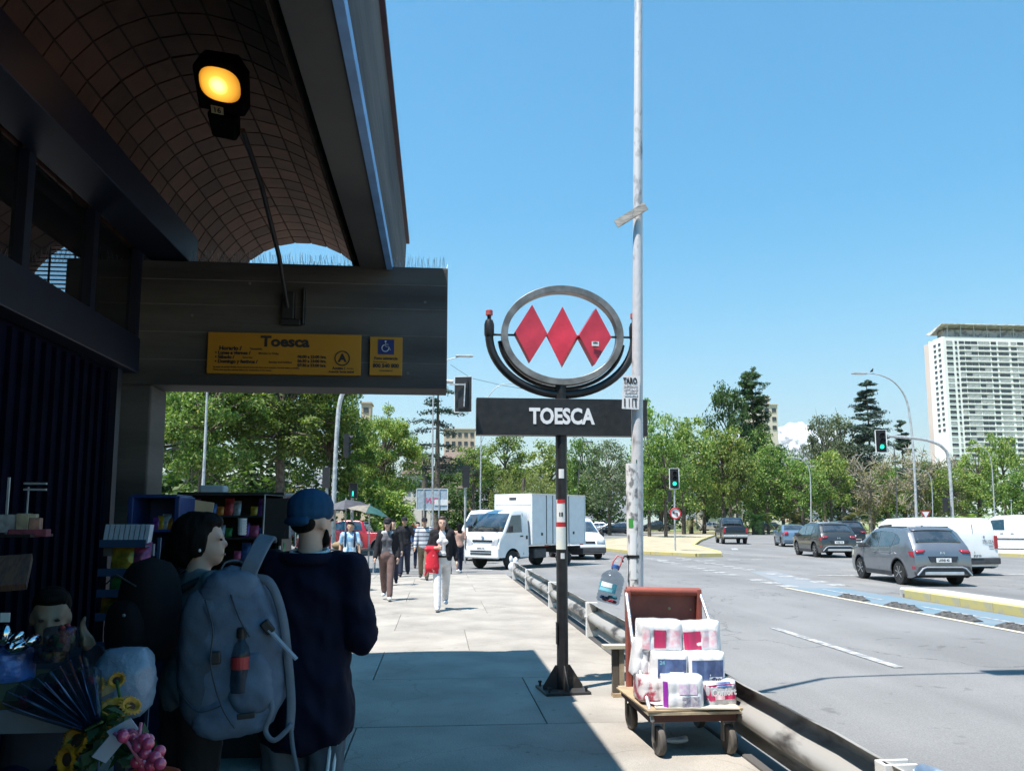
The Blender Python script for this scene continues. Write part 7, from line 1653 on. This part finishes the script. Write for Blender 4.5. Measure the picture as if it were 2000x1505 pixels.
# upper shelf with boxes at far left
SYY = 3.6; a = at(10,1045,SYY); b_ = at(82,950,SYY); us = thing('wall_shelf', 'little dark wall shelf with boxes at the far left', 'shelf', ((a.x+b_.x)/2, SYY, a.z)); w = b_.x-a.x
MB().box((0,0,0),(w*1.2,.2,.012)).build('shelf_board', M_dark, us)
for z in (.19, .215): MB().box((0,0,0),(.09,.01,.008)).build('rail', M_galv, us, loc=(.04,0,z))
MB().bar((-w/2,0,0),(-w/2,0,.24),.008).bar((w*.1,0,0),(w*.1,0,.2),.005).build('upright', M_galv, us)
for (u, v, d, c, lb) in ((25,1022,(.10,.08,.075),(.30,.30,.30),'pale carton on the far left wall shelf'),(48,1020,(.045,.08,.075),(.34,.28,.18),'cream packet standing beside the pale carton'),(60,1015,(.05,.04,.05),(.45,.36,.24),'cream card flap sticking up from the wall shelf'),(70,1025,(.04,.05,.06),(.40,.20,.14),'orange printed box on the far left wall shelf'),(58,1040,(.14,.08,.03),(.22,.04,.06),'row of dark red sweets along the front of the wall shelf')):
    o = MB().box((0,0,0), d, rz=.2).build('carton', mat('carton_%d' % u, c, .7, var=.2, scale=30), bevel=.003); tag(o, lb, 'box'); o.location = at(u, v, SYY-.03)
o = MB().box((0,0,0),(.14,.16,.03),rz=.1).build('newspaper_stack', mat('newspaper', (.14,.07,.04), .8, c2=(.06,.04,.04), scale=25, stretch=(4,1,1))); tag(o, 'stack of striped booklets at the left edge below the wall shelf', 'booklets'); o.location = at(15,1118,3.2); o.rotation_euler = (.7,0,.2)
# flower table
FY = 2.45; tz = at(60,1350,FY).z
ft = thing('flower_table', 'low table under sweets and flowers in the bottom left corner', 'table', (-1.35, 2.55, 0))
MB().box((0,0,0),(.75,.5,.025)).build('table_top', mat('olive_cloth', (.10,.085,.03), .9, var=.2, scale=8), ft, loc=(0,.12,tz-.03)); MB().box((0,0,0),(.75,.012,.06)).build('table_edge', mat('edge_grey', (.16,.19,.22), .7), ft, loc=(0,-.14,tz-.07))
for x in (-.34, .34):
    for y in (-.08, .32): MB().box((0,0,0),(.03,.03,tz-.05)).build('leg', M_dark, ft, loc=(x,y,(tz-.05)/2))
# cellophane wrapped single roses / sunflowers fanning out
M_cel = glass('cellophane', (.72,.80,.98), .50, .16); M_pet = mat('sunflower_petal', (.55,.24,.01), .6, var=.2, scale=30); M_disc = mat('sunflower_disc', (.05,.02,.01), .9, bump=.5); M_stem = mat('flower_stem', (.05,.12,.03), .7)
vase = at(195,1450,2.15)
def sunflower(name, c, r, nrm, label, stem_to=None, grp='sunflowers in the bunch', n=18, tp_=1.0):
    t = thing(name, label, 'sunflower', tuple(c), 0, grp); q = Vector(nrm).normalized().to_track_quat('Z', 'Y').to_matrix().to_4x4(); rr_ = random.Random(int(c[0]*999))
    MB().ell((0,0,0),(r*.42,r*.42,r*.12), 16, 8, q).build('disc', M_disc, t)
    for ring in (0, 1):
        for k in range(n):
            a = 2*PI*(k+.5*ring)/n+rr_.uniform(-.08,.08); L = r*rr_.uniform(.9,1.1)*(1-.08*ring); up = .10*r*(1+ring)+rr_.uniform(-.05,.1)*r; w = r*.15
            d = Vector((math.cos(a), math.sin(a), 0)); s = Vector((-math.sin(a), math.cos(a), 0)); b0 = d*r*.36
            p = [b0-s*w*.6, b0+s*w*.6, d*(r*.68)+s*w+Vector((0,0,up*.8)), d*L+Vector((0,0,up*.5)), d*(r*.68)-s*w+Vector((0,0,up*.8))]
            MB().add([tuple(q @ x) for x in p], [(0,1,2,4),(4,2,3)]).build('petal', M_pet, t)
    if stem_to is not None: e = Vector(stem_to)-Vector(c); MB().tube([(0,0,0), e*.5+Vector((0,0,-.02)), e], .005, 6).build('stem', M_stem, t, smooth=True)
    return t
base = at(190,1475,2.25)
SF = [(188,1415,24,(.15,-.9,.4),'large open sunflower in the middle of the bunch'),(222,1388,24,(.1,-.7,.75),'sunflower tucked behind and above the middle one'),(255,1378,16,(.5,-.5,.7),'small sunflower at the right end of the bunch'),(150,1445,22,(-.3,-.85,.3),'sunflower low on the left of the bunch'),(131,1482,22,(-.5,-.8,.1),'lowest sunflower at the bottom left of the bunch')]
for u, v, rp_, nr, lb in SF: c = at(u, v, 2.1+.0015*(1500-v)); sunflower('sunflower', c, rp_*1.35/F*c.y, nr, lb, base)
lf = leaf_mesh('foliage', [(0,0,0,.07,.05,.06),(.05,0,-.03,.07,.05,.05),(-.06,0,-.06,.06,.05,.05)], 70, .045, 3, leafmat('bouquet_leaf', (.02,.05,.015), (.06,.11,.04)), asp=.5)
bq = thing('bouquet_foliage', 'green leaves filling the sunflower bunch', 'leaves', tuple(at(210,1430,2.2))); link('foliage', lf, None, bq)
tips = [(30,1362),(55,1345),(85,1335),(112,1322),(130,1312),(150,1300),(172,1320),(92,1372),(120,1350)]
for i, (u, v) in enumerate(tips):
    tp0 = at(u, v, 2.35+.03*(i%3)); bs0 = at(168+4*i, 1425-2*i, 2.15); d = bs0-tp0
    t = thing('wrapped_flower', '%s cellophane sleeve of the fan of wrapped flowers, counted from the left' % ('first','second','third','fourth','fifth','sixth','seventh','low front','low second')[i], 'wrapped flower', tuple(tp0), 0, 'single flowers in cellophane sleeves')
    MB().tube([(0,0,0), d*.4, d], [.034,.024,.008], 7, cap=False).build('sleeve', M_cel, t, smooth=True)
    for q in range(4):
        an = 1.57*q+.4; ox = Vector((.026*math.cos(an), -.022, .024*math.sin(an))); MB().tube([ox*.9, d*.4+ox*.7, d*.95+ox*.1], .0016, 4).build('painted_fold_glint', mat('cellophane_glint', (.46,.54,.78), .3, coat=.5), t)  # thin pale strips paint glints along the cellophane folds
    MB().tube([d*.12, d], .003, 5).build('stem', M_stem, t); MB().ell(tuple(d*.14),(.014,.014,.016)).build('bud', foils[(1,1,2,1,4,0,1,1,2)[i]], t)
for u, v, r, lb in ((155,1335,.024,'small sunflower inside a sleeve above the fan'),(185,1340,.026,'sunflower head in a sleeve left of the white bag'),(228,1328,.022,'orange sunflower standing against the white bag')): c = at(u, v, 2.4); sunflower('wrapped_sunflower', c, r*1.2, (.1,-.8,.5), lb, at(u+25,v+90,2.3), 'sunflowers in sleeves', 12)
# white plastic bag
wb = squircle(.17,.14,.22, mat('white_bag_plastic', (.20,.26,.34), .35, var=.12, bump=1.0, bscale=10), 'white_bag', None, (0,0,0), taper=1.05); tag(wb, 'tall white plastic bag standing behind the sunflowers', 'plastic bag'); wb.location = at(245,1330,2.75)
wrinkle(wb, .010, (18,18,14), 2.0)
# ribboned gift cards and pink balls in a red pot
for i, (u, v, rz, lb) in enumerate(((240,1425,.5,'pale card leaning in the flowers, upper one'),(210,1462,.9,'pale lilac card leaning in the flowers, lower one'))):
    o = MB().box((0,0,0),(.055,.003,.038)).build('gift_card', mat('card_pale', (.40,.44,.52), .6)); tag(o, lb, 'card'); o.location = at(u, v, 2.0); o.rotation_euler = (.5, -rz, .2)
pot = thing('red_pot', 'red wrapped pot at the bottom edge full of pink balls', 'pot', tuple(at(290,1512,1.98))); MB().lathe([(.05,-.12),(.062,-.02),(.068,.0),(.060,.0)], 20).build('pot_body', mat('red_foil', (.45,.06,.02), .35, .2, bump=.5, bscale=20), pot, smooth=True)
rr_ = random.Random(2)
for i in range(20):
    u, v = 268+rr_.uniform(-32,48), 1462+rr_.uniform(-30,32); o = MB().ell((0,0,0),(.0135,.0135,.0135), 14, 9).build('pink_ball', mat('pearl_pink', (.55,.06,.14), .2, coat=.8), smooth=True); tag(o, 'glossy pink ball heaped on the red pot', 'ball', 'glossy pink balls on the red pot'); o.location = at(u, v, 1.93+.004*i)
for i, pts in enumerate(([(222,1430),(250,1450),(275,1490)],[(275,1410),(272,1440),(285,1470)],[(240,1440),(262,1425),(280,1440)])):
    P3 = [at(u, v, 1.95) for u, v in pts]; o = MB().tube([p-P3[0] for p in P3], .004, 5).build('ribbon', mat('pink_ribbon', (.50,.12,.20), .4), smooth=True); tag(o, ('pink ribbon trailing over the lower card','pink ribbon hanging at the right of the cards','short pink ribbon knot between the cards')[i], 'ribbon'); o.location = P3[0]
# jars and sweets on the table
for i, (u, v, r, h, c, lb) in enumerate(((118,1268,.050,.07,1,'clear jar of red sweets in front of the seated vendor'),(15,1325,.075,.09,7,'patterned blue tub of sweets at the left edge'),(100,1290,.05,.05,4,'open tray of mixed sweets below the jar'))):
    t = thing('sweet_jar', lb, 'jar', tuple(at(u, v, 2.75))); MB().lathe([(r,0),(r,h*.9),(r*.85,h)], 20).build('jar_body', M_cel if i != 1 else foils[7], t, smooth=40)
    q = random.Random(i); m_ = [MB().ell((0,0,0),(.014,.012,.010), 8, 6).mesh('sweet') for _ in range(3)]
    for j, me in enumerate(m_): me.materials.append(foils[(c+j*2) % 8])
    for j in range(16): o = bpy.data.objects.new('sweet', m_[j%3]); COL.objects.link(o); o.parent = t; a = q.uniform(0,6.3); rr2_ = r*.7*math.sqrt(q.random()); o.location = (rr2_*math.cos(a), rr2_*math.sin(a), h*q.uniform(.15,.95)); o.rotation_euler = (q.random()*3,q.random()*3,0)
for i, (u, v) in enumerate(((8,1240),(30,1250),(40,1262),(66,1250),(20,1262))):
    o = MB().ell((0,0,0),(.02,.016,.034), 14, 9).build('chrome_trinket', mat('mirror_steel', (.7,.75,.8), .05, 1), smooth=True); tag(o, 'shiny dark metal trinket in the cluster by the left edge', 'trinket', 'shiny trinkets by the left edge'); o.location = at(u, v, 2.7); o.rotation_euler = (.5*i, .4*i, i)
qr = MB().box((0,0,0),(.03,.003,.03)).build('price_tag', M_white); tag(qr, 'small white square tag at the far left edge', 'tag'); qr.location = at(10,1205,2.9)
